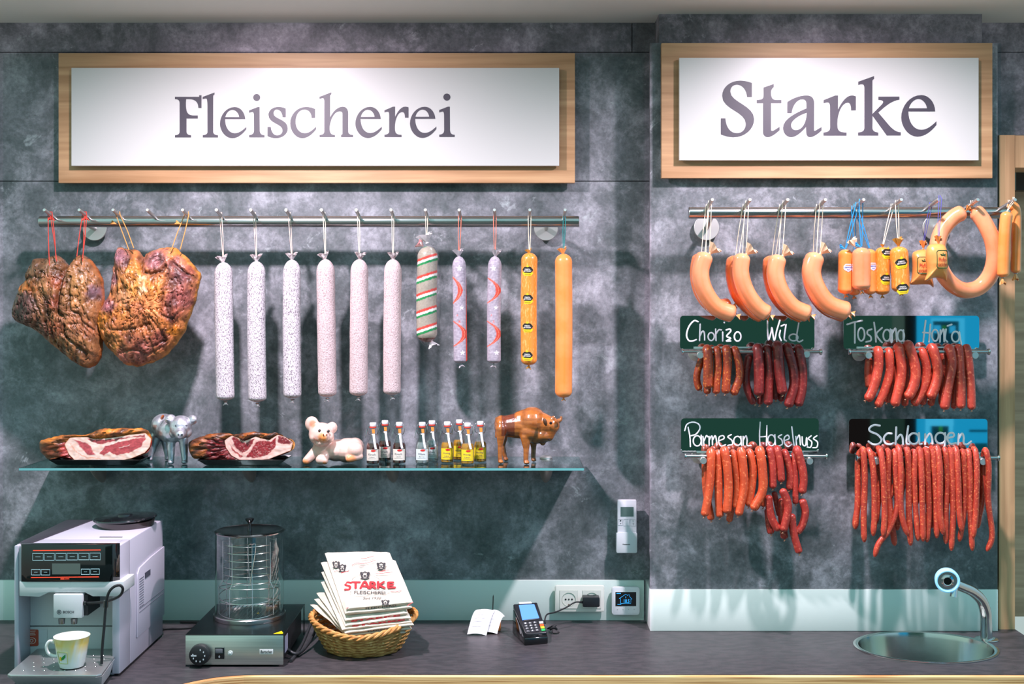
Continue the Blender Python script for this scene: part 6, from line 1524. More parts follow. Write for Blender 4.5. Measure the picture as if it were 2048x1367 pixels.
# cup on the drip tray
yc = -.662; c0 = Vector((cz(535, 0, yc).x, yc, z1 + .0018))
t = thing('coffee_cup', 'white cup with yellow wash and green leaf print on the drip tray', 'cup', c0)
def cupc(p):
    h = p.z / .076; a_ = math.atan2(p.x, -p.y); n_ = fbm((a_ * 2.2, h * 2.5, 3.3), 4)
    q = max(0, min(1, (h - .42) * 3 + n_ * 1.1)); return mixc(L_(240, 240, 234), mixc(L_(248, 206, 84), L_(250, 226, 150), max(0, min(1, .5 + n_ * 2))), q)
mb = MB(); pr = [(.026, .0), (.0285, .0015), (.032, .012), (.0365, .035), (.0405, .060), (.0432, .0755), (.0436, .076)]
mb.lathe(pr, c0, 44, colf=cupc, cap1=False); mb.lathe([(.0436, .076), (.0428, .0758), (.0395, .060), (.0355, .035), (.030, .010), (0, .006)], c0, 44, cap0=False, colf=lambda p: L_(238, 240, 238))
mb.build('body', pmat('porcelain', (255, 255, 255), .15, vcol=True, coat=.6), t, vcol=True)
mb = MB(); pts = crom([c0 + Vector((-.040, -.004, .060)), c0 + Vector((-.052, -.006, .064)), c0 + Vector((-.060, -.007, .052)), c0 + Vector((-.057, -.006, .036)), c0 + Vector((-.046, -.005, .028)), c0 + Vector((-.034, -.004, .026))], 6); mb.tube(pts, .0042, 12); mb.build('handle', pmat('porcelain_white', (226, 226, 224), .15, coat=.6), t)
def cupf(u, v, off=.0006):
    r_ = .0285 + (v - .0) * (.0436 - .0285) / .076 + off + .0012; th = u / .036; return c0 + Vector((r_ * math.sin(th), -r_ * math.cos(th), v))
u0, v0 = -.011, .030
mb = MB(); sq = [(u0 - .0135, v0 - .0145), (u0 + .0135, v0 - .0145), (u0 + .0135, v0 + .0145), (u0 - .0135, v0 + .0145)]
ring = []
for a_, b_ in zip(sq, sq[1:] + sq[:1]): ring += [(a_[0] + (b_[0] - a_[0]) * i / 5, a_[1] + (b_[1] - a_[1]) * i / 5) for i in range(5)]
mb.tube([cupf(*q) for q in ring], .0007, 6, closed=True); em = mb.build('print_frame', pmat('print_olive', (190, 190, 110), .5), t)
mb = MB(); wrap_poly(mb, [(u0 - .004, v0 - .006), (u0 + .003, v0 - .004), (u0 + .009, v0 + .003), (u0 + .0095, v0 + .010), (u0 + .003, v0 + .005), (u0 - .003, v0 - .001)], lambda u, v: cupf(u, v, .001)); mb.build('leaf', pmat('leaf_green', (30, 140, 60), .4), em)
mb = MB(); wrap_poly(mb, [(u0 - .010, v0 - .006), (u0 - .004, v0 - .009), (u0 - .001, v0 - .003), (u0 - .003, v0 + .003), (u0 - .008, v0 + .002)], lambda u, v: cupf(u, v, .0008)); mb.build('sun', pmat('sun_yellow', (246, 200, 40), .4), em)
# black cord lying behind the machine
mb = MB(); pts = [ground(318, 1262), ground(335, 1259), ground(360, 1258.5), ground(385, 1256), ground(398, 1249), ground(392, 1246.5), ground(360, 1246)]
mb.tube([p + Vector((0, 0, .0042)) for p in crom(pts, 6)], .0034, 10); tag(mb.build('power_cord', BLKM, origin=pts[2]), 'black cord lying on the counter between coffee machine and sausage warmer', 'cord')

# ------------------------------------------------------------------ sausage warmer
WX0, WX1, WYF, WYB, WZT = -.8705, -.6140, -.488, -.160, .987
wm = thing('sausage_warmer', 'steel sausage warmer with a glass cylinder and black dial', 'food warmer', ((WX0 + WX1) / 2, (WYF + WYB) / 2, ZC))
WST = pmat('warmer_steel', (222, 222, 214), .34, 1., c2=(206, 206, 198), nscale=4, stretch=(1, 1, 60))
WTOP = pmat('warmer_top', (120, 118, 118), .22, 1.)
mb = MB(); mb.box(WX0, WX1, WYF, WYF + .0016, ZC + .006, WZT - .0022); fp = mb.build('front_panel', WST, wm, bevel=.0005)
mb = MB(); mb.box(WX0, WX1, WYF, WYB, WZT - .002, WZT); mb.box(WX1 - .0018, WX1, WYB - .018, WYB, ZC + .0008, WZT - .002); mb.box(WX0, WX0 + .0018, WYB - .018, WYB, ZC + .0008, WZT - .002); mb.build('top_plate', WTOP, wm)
mb = MB(); mb.box(WX0 + .004, WX1 - .006, WYF + .002, WYB - .03, ZC + .010, WZT - .0025)
for x_ in (WX0 + .02, WX1 - .03):
    for y_ in (WYF + .012, WYB - .05): mb.box(x_, x_ + .012, y_, y_ + .012, ZC + .0006, ZC + .011)
mb.build('case', BLKM, wm)
def wz(x, y, Y=WYF): return W(340 + x / 3.725, 1000 + y / 3.725, Y)
c_ = wz(228, 1142); mb = MB(); mb.lathe([(.0268, .0), (.0275, -.003), (.026, -.016), (.022, -.0185), (0, -.0188)], (c_.x, WYF - .0004, c_.z), 40, 'y'); kb = mb.build('dial', BLKM, fp, smooth=40)
DW = pmat('dial_white', (196, 204, 206), .5)
mb = MB(); kf = c_ + Vector((0, -.0194, 0)); mb.box(kf.x - .020, kf.x - .006, kf.y - .0002, kf.y + .0006, kf.z - .0016, kf.z + .0016)
for i in range(8):
    a_ = math.radians(75 - i * 38); p = kf + Vector((.0155 * math.cos(a_), 0, .0155 * math.sin(a_))); mb.box(p.x - .0013, p.x + .0013, p.y - .0002, p.y + .0006, p.z - .0019, p.z + .0019)
mb.build('dial_mark', DW, kb)
a, b = wz(335, 1095), wz(405, 1180); mb = MB(); mb.box(a.x, b.x, WYF - .003, WYF - .0002, b.z, a.z); sw = mb.build('switch', BLKG, fp, bevel=.001)
a, b = wz(341, 1103), wz(395, 1135); mb = MB(); mb.box(a.x, b.x, WYF - .0050, WYF - .0031, b.z, a.z); mb.build('rocker', pmat('rocker_grey', (96, 98, 104), .3), sw, bevel=.0006)
mb = MB(); c_ = wz(367, 1164, WYF - .0033); mb.tube([c_ + Vector((.0016 * math.cos(a), 0, .0022 * math.sin(a))) for a in [2 * PI * i / 14 for i in range(14)]], .0004, 5, closed=True); mb.build('switch_mark', DW, sw)
c_ = wz(450, 1136); mb = MB(); mb.lathe([(.0065, 0), (.0065, -.002), (.0050, -.003), (.0042, -.002), (.0030, -.004), (0, -.005)], (c_.x, WYF - .0002, c_.z), 20, 'y'); mb.build('pilot_lamp', pmat('lamp_clear', (196, 204, 200), .15, coat=.5), fp)
a, b = wz(668, 1108), wz(769, 1145); mb = MB(); mb.box(a.x, b.x, WYF - .0012, WYF - .0002, b.z, a.z); pl_ = mb.build('name_plate', pmat('plate_silver', (206, 208, 206), .3), fp, bevel=.0004)
c_ = wz(718, 1127, WYF - .0016); mb = MB(); put_text(mb, 'Bartscher', lambda u, v: c_ + Vector((u, 0, v)), .031, .0085, bold=.015, shear=.15); mb.build('lettering', pmat('plate_ink', (36, 38, 40), .4), pl_)
mb = MB(); mb.add([(ground(0, 1300).x * 0 + x, y, WZT + .0006) for x, y in ((wz(765, 0).x, WYF + .006), (wz(834, 0).x, WYF + .006), (wz(836, 0).x, WYF + .014), (wz(812, 0).x, WYF + .034))], [(0, 1, 2, 3)]); mb.build('warning_sticker', pmat('sticker_yellow', (236, 214, 20), .4), wm, smooth=0)
GXc, GYc = -.7437, -.298
mb = MB(); mb.lathe([(.0985, WZT + .0003), (.0990, WZT + .002), (.0985, WZT + .010), (.0965, WZT + .012), (.0900, WZT + .0115), (.088, WZT + .006), (0, WZT + .006)], (GXc, GYc, 0), 64); mb.build('base_ring', pmat('ring_steel', (170, 166, 164), .22, 1.), wm)
WG = thin_glass('cylinder_glass', (.95, .97, .96), 2.6, .01)
mb = MB(); mb.lathe([(.0935, WZT + .0122), (.0935, 1.222)], (GXc, GYc, 0), 64); mb.v = mb.v; mb.f = [f for f in mb.f if len(f) == 4]; mb.build('glass_cylinder', WG, wm)
mb = MB(); mb.lathe([(.0885, 1.2235), (.0955, 1.2225), (.0960, 1.2250), (.0900, 1.2275), (.0840, 1.2255), (.04, 1.2245), (0, 1.2245)], (GXc, GYc, 0), 64); ld = mb.build('lid', pmat('lid_steel', (160, 152, 152), .14, 1.), wm)
mb = MB(); mb.lathe([(.0065, 1.2247), (.0045, 1.234), (.0050, 1.246), (.0115, 1.254), (.0125, 1.2575), (.010, 1.2595), (0, 1.260)], (GXc, GYc, 0), 24); mb.build('lid_knob', BLKG, ld)
WR = pmat('basket_wire', (196, 192, 188), .2, 1.)
mb = MB()
for i in range(10):
    z_ = 1.008 + i * .0205; r_ = .083 if i < 4 else .072
    tl = .010 if i < 4 else 0.
    mb.tube([(GXc + r_ * math.cos(a), GYc + r_ * math.sin(a), z_ + tl * math.sin(a * 1 + i * PI)) for a in [2 * PI * k / 48 for k in range(48)]], .0011, 6, closed=True)
mb.build('wire_ring', WR, wm)
mb = MB()
for k in range(8):
    a_ = 2 * PI * k / 8 + .3; mb.tube([(GXc + .083 * math.cos(a_), GYc + .083 * math.sin(a_), 1.000), (GXc + .083 * math.cos(a_), GYc + .083 * math.sin(a_), 1.075), (GXc + .0725 * math.cos(a_), GYc + .0725 * math.sin(a_), 1.09), (GXc + .0725 * math.cos(a_), GYc + .0725 * math.sin(a_), 1.200)], .0011, 6)
for j in range(-7, 8):
    x_ = j * .0105; h_ = math.sqrt(.081 ** 2 - x_ * x_); mb.tube([(GXc + x_, GYc - h_, 1.0005), (GXc + x_, GYc + h_, 1.0005)], .001, 6)
mb.tube(crom([Vector((GXc + .015, GYc - .072, 1.10)), Vector((GXc + .012, GYc - .073, 1.19)), Vector((GXc + .022, GYc - .071, 1.20)), Vector((GXc + .031, GYc - .068, 1.19)), Vector((GXc + .016, GYc - .073, 1.09))], 6), .0012, 6)
mb.build('wire_upright', WR, wm)
pts = [Vector((WX1 - .008, -.40, .925)), Vector((WX1 + .016, -.41, .915)), Vector((WX1 + .03, -.37, .912)), Vector((WX1 + .045, -.30, .93)), Vector((WX1 + .048, -.235, .955)), Vector((WX1 + .035, -.20, .965)), Vector((WX1 + .03, -.24, .95)), Vector((WX1 + .022, -.33, .918)), Vector((WX1 + .016, -.40, .9085)), Vector((WX1 + .012, -.45, .9075))]
mb = MB(); mb.tube(crom(pts, 7), .0042, 12); mb.build('power_cord', pmat('cord_grey', (44, 46, 48), .45), wm)
mb = MB(); a_ = Vector((WX1 + .0006, -.46, .955)); mb.box(WX1 - .0055, WX1 - .0045, -.44, -.40, .925, .968); mb.build('rating_label', pmat('rating_label', (150, 150, 170), .5), wm)

# ------------------------------------------------------------------ wicker basket of folded bags
BX, BY = XX(727, -.318), -.318
WICK = pmat('wicker', (196, 148, 84), .6, c2=(160, 108, 52), nscale=60, c3=(222, 186, 124), n3scale=45, bump=.4, bscale=200)
WICK2 = pmat('wicker_rim', (206, 150, 84), .55, c2=(168, 110, 52), nscale=60, bump=.4, bscale=200)
bk_ = thing('wicker_basket', 'round wicker basket holding a stack of folded cloth bags', 'basket', (BX, BY, ZC))
def rimz(a): return .060 + .030 * abs(math.cos(a)) ** 1.5 + .012 * max(0, math.sin(a))
mb = MB(); ns = 22
for row in range(15):
    tt = row / 14
    pts = []
    for k in range(132):
        a = 2 * PI * k / 132; rr = .098 + .044 * tt ** .8
        rr += .0030 * math.sin(ns / 2 * a + (row % 2) * PI); z = ZC + .004 + (rimz(a) - .004) * tt + .0008 * mnoise.noise(Vector((a * 6, row * 3.3, 0)))
        pts.append(Vector((BX + rr * math.cos(a) * 1.0, BY + rr * .90 * math.sin(a), z)))
    mb.tube(pts, .0033, 7, closed=True)
mb.build('weave', WICK, bk_)
mb = MB()
for s in range(ns):
    a = 2 * PI * (s + .5) / ns
    mb.tube([Vector((BX + (.098 + .044 * t_ ** .8) * math.cos(a), BY + (.098 + .044 * t_ ** .8) * .9 * math.sin(a), ZC + .003 + rimz(a) * t_)) for t_ in (0, .25, .5, .75, 1.)], .0022, 6)
mb.build('stake', WICK2, bk_)
mb = MB()
for s in range(3):
    mb.tube([Vector((BX + (.1435 + .0042 * math.cos(14 * a + s * 2.1)) * math.cos(a), BY + (.1435 + .0042 * math.cos(14 * a + s * 2.1)) * .9 * math.sin(a), ZC + rimz(a) + .003 + .0048 * math.sin(14 * a + s * 2.1))) for a in [2 * PI * k / 168 for k in range(168)]], .0042, 8, closed=True)
mb.build('rim', WICK2, bk_)
mb = MB()
for rr in range(1, 12): mb.tube([(BX + .0085 * rr * math.cos(a), BY + .0085 * rr * .9 * math.sin(a), ZC + .005) for a in [2 * PI * k / 40 for k in range(40)]], .0042, 6, closed=True)
mb.build('bottom', WICK, bk_)
CLOTH = pmat('cloth_cotton', (222, 208, 190), .85, c2=(208, 194, 176), nscale=40, bump=.3, bscale=700)
PRR = pmat('print_crimson', (160, 28, 36), .7); PRB = pmat('print_black', (44, 42, 44), .7); PRS = pmat('print_streak', (196, 70, 74), .7)
bags = [((692, 1217), (826, 1203), (791, 1119), (674, 1119), -.412, -.262, .010), ((690, 1226), (824, 1213), (779, 1102), (649, 1103), -.412, -.240, .010), ((690, 1240), (815, 1225), (775, 1124), (641, 1122), -.412, -.245, .008),
        ((690, 1250), (822, 1234), (775, 1143), (642, 1141), -.414, -.250, .008), ((684, 1258), (824, 1242), (775, 1161), (641, 1159), -.414, -.255, .007), ((690, 1264), (828, 1248), (775, 1181), (632, 1181), -.416, -.262, .007), ((694, 1270), (824, 1254), (775, 1197), (628, 1196), -.412, -.268, .006), ((702, 1276), (812, 1262), (768, 1212), (620, 1208), -.405, -.275, .006)]
blab = ['topmost folded cotton bag printed STARKE FLEISCHEREI in the basket', 'second folded cotton bag from the top, its back corner standing highest', 'third folded cotton bag from the top with red letters on its fold', 'fourth folded cotton bag from the top of the basket stack',
        'fifth folded cotton bag from the top of the basket stack', 'sixth folded cotton bag from the top, letters on its front fold', 'seventh folded cotton bag, just above the lowest one', 'lowest folded cotton bag, half sunk in the basket']
for i, (fl, fr2, br2, bl, yf, yb, th) in enumerate(bags):
    A1, B1, C1, D1 = W(*fl, yf), W(*fr2, yf + .008), W(*br2, yb), W(*bl, yb - .006)
    nrm = (B1 - A1).cross(D1 - A1).normalized()
    if nrm.z < 0: nrm = -nrm
    ct_ = (A1 + B1 + C1 + D1) / 4; bt = thing('folded_bag', blab[i], 'cloth bag', A1.lerp(B1, .5) - nrm * th, 'folded cotton bags in the basket')
    mb = MB(); m_ = 26; prof = [(0, 0)]
    # closed folded sheet: profile round the front fold, top and bottom layers
    loop = []
    for k in range(18): loop.append((1 - k / 17 * .985, 0.))
    for k in range(1, 8): a_ = PI * k / 8; loop.append((.012 - .012 * math.sin(a_) , -(1 - math.cos(a_)) / 2))
    for k in range(18): loop.append((.015 + k / 17 * .985, -1.))
    nu = 22; lm = len(loop)
    for v_, d_ in loop:
        for k in range(nu):
            u_ = k / (nu - 1); p = A1.lerp(B1, u_).lerp(D1.lerp(C1, u_), v_)
            w_ = .0030 * fbm((u_ * 2.4, v_ * 2.4, i * 3.1), 3) * (1 if i else .5) + (.0012 * math.sin(v_ * 14 + i) if u_ < .06 else 0)
            rd = 1 - .75 * max(0, (abs(u_ - .5) - .46) / .04) ** 2
            mb.v.append(p + nrm * (th * d_ * rd - th * (1 - rd) * .5 + w_ - (.004 * abs(math.sin(u_ * 3 + i)) * (v_ ** 3) if i else 0))); mb.c.append((1, 1, 1))
    for j in range(lm - 1):
        for k in range(nu - 1): mb.f.append((j * nu + k, j * nu + k + 1, (j + 1) * nu + k + 1, (j + 1) * nu + k))
    for k in (0, nu - 1): mb.f.append(tuple(j * nu + k for j in range(lm)))
    mb.f.append(tuple(list(range(nu)) + [(lm - 1) * nu + k for k in range(nu - 1, -1, -1)]))
    clo = mb.build('cloth', CLOTH, bt, smooth=60)
    zf = lambda x, y: (580 + x / 5.257, 1080 + y / 5.257)
    if i < 2:
        pf = plane_fn((A1 + B1 + C1 + D1) / 4, nrm, .0036 if i == 0 else .0045); fz = lambda x, y: pf(*zf(x, y))
    def crest(mb_, cx, cy, w, h):
        P_ = [(-.5, -.30), (-.38, -.42), (-.2, -.36), (0, -.5), (.2, -.36), (.38, -.42), (.5, -.30), (.42, .0), (.34, .28), (.5, .42), (.2, .40), (0, .5), (-.2, .40), (-.5, .42), (-.34, .28), (-.42, 0)]
        mb_.add([fz(cx + x * w, cy + y * h) for x, y in P_] + [fz(cx, cy)], [(k, (k + 1) % 16, 16) for k in range(16)])
    def crown(mb_, cx, cy, w, h):
        o_ = nrm * .0005
        for P_ in ([(-.2, -.3), (-.12, -.14), (0, -.32), (.12, -.14), (.2, -.3), (.16, -.06), (-.16, -.06)], [(-.2, .0), (-.06, .04), (-.1, .16), (-.22, .1)], [(.2, .0), (.06, .04), (.1, .16), (.22, .1)], [(-.18, .26), (.18, .26), (.12, .34), (-.12, .34)]):
            mb_.add([fz(cx + x * w, cy + y * h) + o_ for x, y in P_], [tuple(range(len(P_)))])
    def flat_stroke(mb_, pts, w):
        q = [fz(x, y) for x, y in pts]; q = crom(q, 5) if len(q) > 2 else q
        st_ = len(mb_.v); mb_.tube(q, w / 2, 8)
        for e_ in (q[0], q[-1]): mb_.ball(e_, w / 2, 8)
        for k in range(st_, len(mb_.v)):
            p = mb_.v[k]; h_ = (p - fz(*pts[0])).dot(nrm); mb_.v[k] = p - nrm * (h_ * .85)
    sc_ = 3.32 / F / 5.257
    if i == 0:
        mb = MB()
        for st_ in ([(642, 447), (598, 442), (584, 468), (628, 484), (622, 515), (580, 516)], [(652, 440), (732, 440)], [(690, 446), (690, 502)], [(742, 502), (786, 432), (826, 502)], [(768, 482), (806, 482)], [(846, 502), (846, 438)], [(846, 438), (884, 444), (884, 470), (852, 476)], [(858, 476), (896, 500)], [(926, 436), (926, 500)], [(986, 436), (934, 468)], [(938, 470), (994, 498)], [(1084, 442), (1032, 442)], [(1032, 444), (1034, 496)], [(1034, 496), (1104, 494)], [(1034, 470), (1080, 468)]): flat_stroke(mb, st_, 27 * sc_)
        mb.build('print_red', PRR, clo)
        mb = MB(); put_text(mb, 'FLEISCHEREI', lambda u, v: fz(838 + u, 547 - v), 325, 34, bold=.012); mb.build('print_black', PRB, clo); mb = MB(); put_text(mb, 'Seit 1930', lambda u, v: fz(862 + u, 606 - v), 190, 26, shear=.25); mb.build('print_black', PRB, clo); mb = MB()
        flat_stroke(mb, [(650, 412), (680, 385), (735, 362)], 3 * sc_); flat_stroke(mb, [(845, 362), (900, 385), (950, 418)], 3 * sc_); flat_stroke(mb, [(640, 530), (636, 580), (670, 590), (1010, 565), (1035, 540)], 3 * sc_)
        mb.build('print_black', PRB, clo)
        for c4 in ((788, 368, 108, 90), (958, 268, 100, 84), (550, 292, 86, 92), (1003, 652, 90, 62)): mb = MB(); crest(mb, *c4); mb.build('print_crest', PRB, clo)
        mb = MB()
        for c4 in ((788, 368, 108, 90), (958, 268, 100, 84), (550, 292, 86, 92), (1003, 652, 90, 62)): crown(mb, *c4)
        mb.build('print_crown', CLOTH, clo)
        mb = MB()
        for st_ in ([(650, 262), (700, 238), (760, 245), (830, 232), (900, 205)], [(720, 268), (780, 272)], [(940, 328), (990, 318), (1040, 310)], [(900, 352), (960, 345), (1075, 335)], [(540, 340), (580, 330), (618, 318)], [(1060, 540), (1120, 540), (1175, 525)], [(590, 715), (625, 700), (665, 690)], [(610, 680), (660, 665)], [(1230, 690), (1260, 668), (1293, 650)]): mb = MB(); flat_stroke(mb, st_, 7 * sc_); mb.build('print_streak', PRS, clo)
    if i == 1:
        mb = MB(); crest(mb, 484, 255, 80, 84); mb.build('print_black', PRB, clo)
        mb = MB(); crown(mb, 484, 255, 80, 84); mb.build('print_crown', CLOTH, clo)
        mb = MB(); flat_stroke(mb, [(750, 192), (820, 182), (880, 162)], 7 * sc_); mb.build('print_streak', PRS, clo); mb = MB(); flat_stroke(mb, [(465, 325), (510, 312)], 6 * sc_); mb.build('print_streak', PRS, clo)
    # prints that show on the front folds
    fn3 = lambda x, y, dy: W(*zf(x, y), yf + dy)
    up = Vector((0, 0, 1))
    if i in (0, 5, 6, 2, 3):
        cxp, cyp, wz_, hz_, body, mt = {0: (955, 722, 320, 30, 'FLEISCHEREI', PRB), 5: (975, 905, 310, 22, 'FLEISCHEREI', PRB), 6: (985, 940, 312, 30, 'FLEISCHEREI', PRB), 2: (900, 778, 520, 38, 'STARKE', PRR), 3: (930, 828, 560, 36, 'STARKE', PRR)}[i]
        eA = A1 - nrm * th * .5; eB = B1 - nrm * th * .5
        ax = (eB - eA); uu = lambda q: (580 + q / 5.257)
        def edge_pt(xp, dz):
            k_ = (uu(xp) - fl[0]) / (fr2[0] - fl[0]); p = eA.lerp(eB, k_); return p + Vector((0, -.0052 - .0010, dz))
        mb = MB(); put_text(mb, body, lambda u, v: edge_pt(cxp + u * 1., v), wz_, min(th * .62, .0062), bold=.015 if mt is PRB else .05); mb.build('fold_print', mt, clo)

# ------------------------------------------------------------------ receipt spike
g0 = ground(992, 1262)
t = thing('receipt_spike', 'wooden block with an upright steel spike holding receipts on the counter', 'bill spike', g0)
mb = MB(); mb.box(g0.x - .026, g0.x + .014, g0.y - .005, g0.y + .035, ZC + .0006, ZC + .038); mb.build('wood_block', pmat('block_wood', (196, 128, 62), .5, c2=(170, 104, 48), nscale=40), t, bevel=.005)
mb = MB(); mb.tube([(g0.x - .010, g0.y + .012, ZC + .036), (g0.x - .0085, g0.y + .012, ZC + .098), (g0.x - .008, g0.y + .012, ZC + .104)], [.0014, .0014, .0003], 8); mb.build('spike', pmat('spike_dark', (60, 56, 56), .35, 1.), t)
PAP = pmat('receipt_paper', (216, 214, 216), .8); PINK_ = pmat('receipt_ink', (186, 186, 198), .8)
for j, (c3, lab) in enumerate([([(938, 1250), (1000, 1258), (1004, 1228), (962, 1217)], 'front curled paper receipt on the wooden spike block'), ([(950, 1262), (994, 1262), (1008, 1224), (984, 1222)], 'rear curled paper receipt with its end rolled over, on the spike block')]):
    Yr = g0.y - .012 + j * .006
    # a strip draped over the spike block, curling down at the front left
    def strip(u, v):
        # v runs from the lower front edge up over the block, u across
        if j == 0: return Vector((g0.x - .082 + .055 * u + .026 * v, g0.y - .046 + .050 * v + .002 * u, ZC + .004 + .058 * math.sin(min(1., v * 1.1) * PI / 2) - .004 * u + .004 * math.sin(u * PI)))
        a_ = max(0., u - .55) / .45 * v
        return Vector((g0.x - .058 + .062 * u + .022 * v, g0.y - .034 + .046 * v - .006 * a_, ZC + .002 + .052 * math.sin(v * PI / 2) + .006 * math.sin(u * PI) - .012 * a_ * a_))
    mb = MB(); mb.grid(strip, 14, 14); t2 = thing('receipt', lab, 'receipt', strip(.5, 0), 'receipts on the spike'); mb.build('paper', PAP, t2, smooth=60)
    mb = MB()
    for k in range(6):
        v_ = .2 + k * .12; mb.tube([strip(.12 + .02 * k, v_) + Vector((0, -.0010, .0006)), strip(.45, v_) + Vector((0, -.0010, .0006)), strip(.62 + .05 * (k % 3), v_) + Vector((0, -.0010, .0006))], .00035, 5)
    mb.build('print_line', PINK_, t2)

# ------------------------------------------------------------------ card terminal
def tz(x, y): return (900 + x / 3.798, 980 + y / 3.798)
TL, TR, BR_, BL_ = W(*tz(478, 862), -.168), W(*tz(662, 846), -.160), W(*tz(738, 1082), -.262), W(*tz(572, 1100), -.270)
fnm = (TR - TL).cross(BL_ - TL).normalized(); fnm = fnm if fnm.z > 0 else -fnm
base_f = (ground(*tz(565, 1180)), ground(*tz(745, 1165)))
ctr = (TL + TR + BR_ + BL_) / 4; t = thing('card_terminal', 'black card payment terminal with a blue screen and coloured keys', 'card terminal', Vector((ctr.x, ctr.y, ZC)))
mb = MB(); dn = fnm * -.020
up4 = [TL, TR, BR_, BL_]; lo4 = [p + dn for p in up4]
mb.add(up4 + lo4, [(0, 1, 2, 3), (7, 6, 5, 4), (0, 4, 5, 1), (1, 5, 6, 2), (2, 6, 7, 3), (3, 7, 4, 0)]); bd = mb.build('keypad_body', pmat('terminal_black', (26, 26, 30), .3, coat=.3), t, bevel=.004, bseg=3)
mb = MB(); g1, g2 = base_f; zz = ZC + .0008
lo = [Vector((TL.x - .002, TL.y + .010, zz)), Vector((TR.x + .002, TR.y + .010, zz)), Vector((g2.x, g2.y, zz)), Vector((g1.x, g1.y, zz))]
hi = [TL + dn * 1.02, TR + dn * 1.02, Vector((g2.x, g2.y, ZC + .020)), Vector((g1.x, g1.y, ZC + .020))]
mb.add(hi + lo, [(0, 1, 2, 3), (7, 6, 5, 4), (0, 4, 5, 1), (1, 5, 6, 2), (2, 6, 7, 3), (3, 7, 4, 0)]); mb.build('base', pmat('terminal_gloss', (14, 14, 16), .12, coat=.5), t, bevel=.003)
pf2 = plane_fn(ctr, fnm, .0008); ft = lambda x, y: pf2(*tz(x, y))
def patch(name, pts, mat, par, h=.0008):
    mb = MB(); q = [ft(*p) for p in pts]; m_ = len(q); mb.add([p + fnm * h for p in q] + [p - fnm * .0012 for p in q], [tuple(range(m_))] + [(i, (i + 1) % m_, (i + 1) % m_ + m_, i + m_) for i in range(m_)]); return mb.build(name, mat, par, smooth=0)
patch('screen', [(523, 872), (640, 865), (678, 970), (549, 986)], pmat('screen_blue', (84, 130, 196), .15, emis=(70, 130, 210), estr=.35), bd)
patch('paper_cover', [(522, 852), (615, 846), (622, 858), (528, 864)], pmat('label_white2', (206, 206, 210), .4), bd)
KEY_ = pmat('key_grey', (70, 72, 76), .4); KT = pmat('key_print', (220, 220, 222), .5)
rows_ = [((556, 1012), (662, 1003)), ((562, 1032), (668, 1022)), ((569, 1052), (674, 1041)), ((576, 1072), (680, 1060))]
dig = ['123', '456', '789', '*0#']
for r_, (p0, p1) in enumerate(rows_):
    for c_ in range(3):
        x, y = p0[0] + (p1[0] - p0[0]) * (c_ + .45) / 3, p0[1] + (p1[1] - p0[1]) * (c_ + .45) / 3
        ko = patch('key', [(x - 14, y - 6), (x + 13, y - 8), (x + 16, y + 6), (x - 11, y + 8)], KEY_, bd, .0012)
        mb = MB(); put_text(mb, dig[r_][c_], lambda u, v: ft(x + u, y - v) + fnm * .0016, 8, 10, bold=.03); mb.build('key_print', KT, ko)
for (x, y), cc in zip(((692, 1004), (697, 1024), (702, 1041), (708, 1060)), ((220, 220, 222), (226, 88, 40), (232, 186, 40), (40, 160, 84))):
    patch('function_key', [(x - 16, y - 6), (x + 13, y - 9), (x + 17, y + 6), (x - 11, y + 9)], pmat('key_%d' % cc[0], cc, .4), bd, .0012)
patch('soft_key', [(560, 986), (672, 972), (674, 978), (562, 992)], KEY_, bd, .0008)
# its bundled cable and charger lead
mb = MB(); gp = ground(*tz(780, 1090))
for k in range(5):
    mb.tube(crom([gp + Vector((-.014 + .003 * k, .035 - .004 * k, .006 + .003 * k)), gp + Vector((.002 + .002 * k, .020, .012 + .002 * k)), gp + Vector((.0, -.002 + .003 * k, .006 + .002 * k)), gp + Vector((.010 + .002 * k, -.006, .005))], 5), .0024, 8)
mb.tube(crom([gp + Vector((-.008, .010, .010)), gp + Vector((.004, .006, .017)), gp + Vector((.012, .012, .010))], 5), .0035, 8)
tag(mb.build('cable_bundle', BLKM, origin=gp), 'tied black cable bundle on the counter beside the card terminal', 'cable')

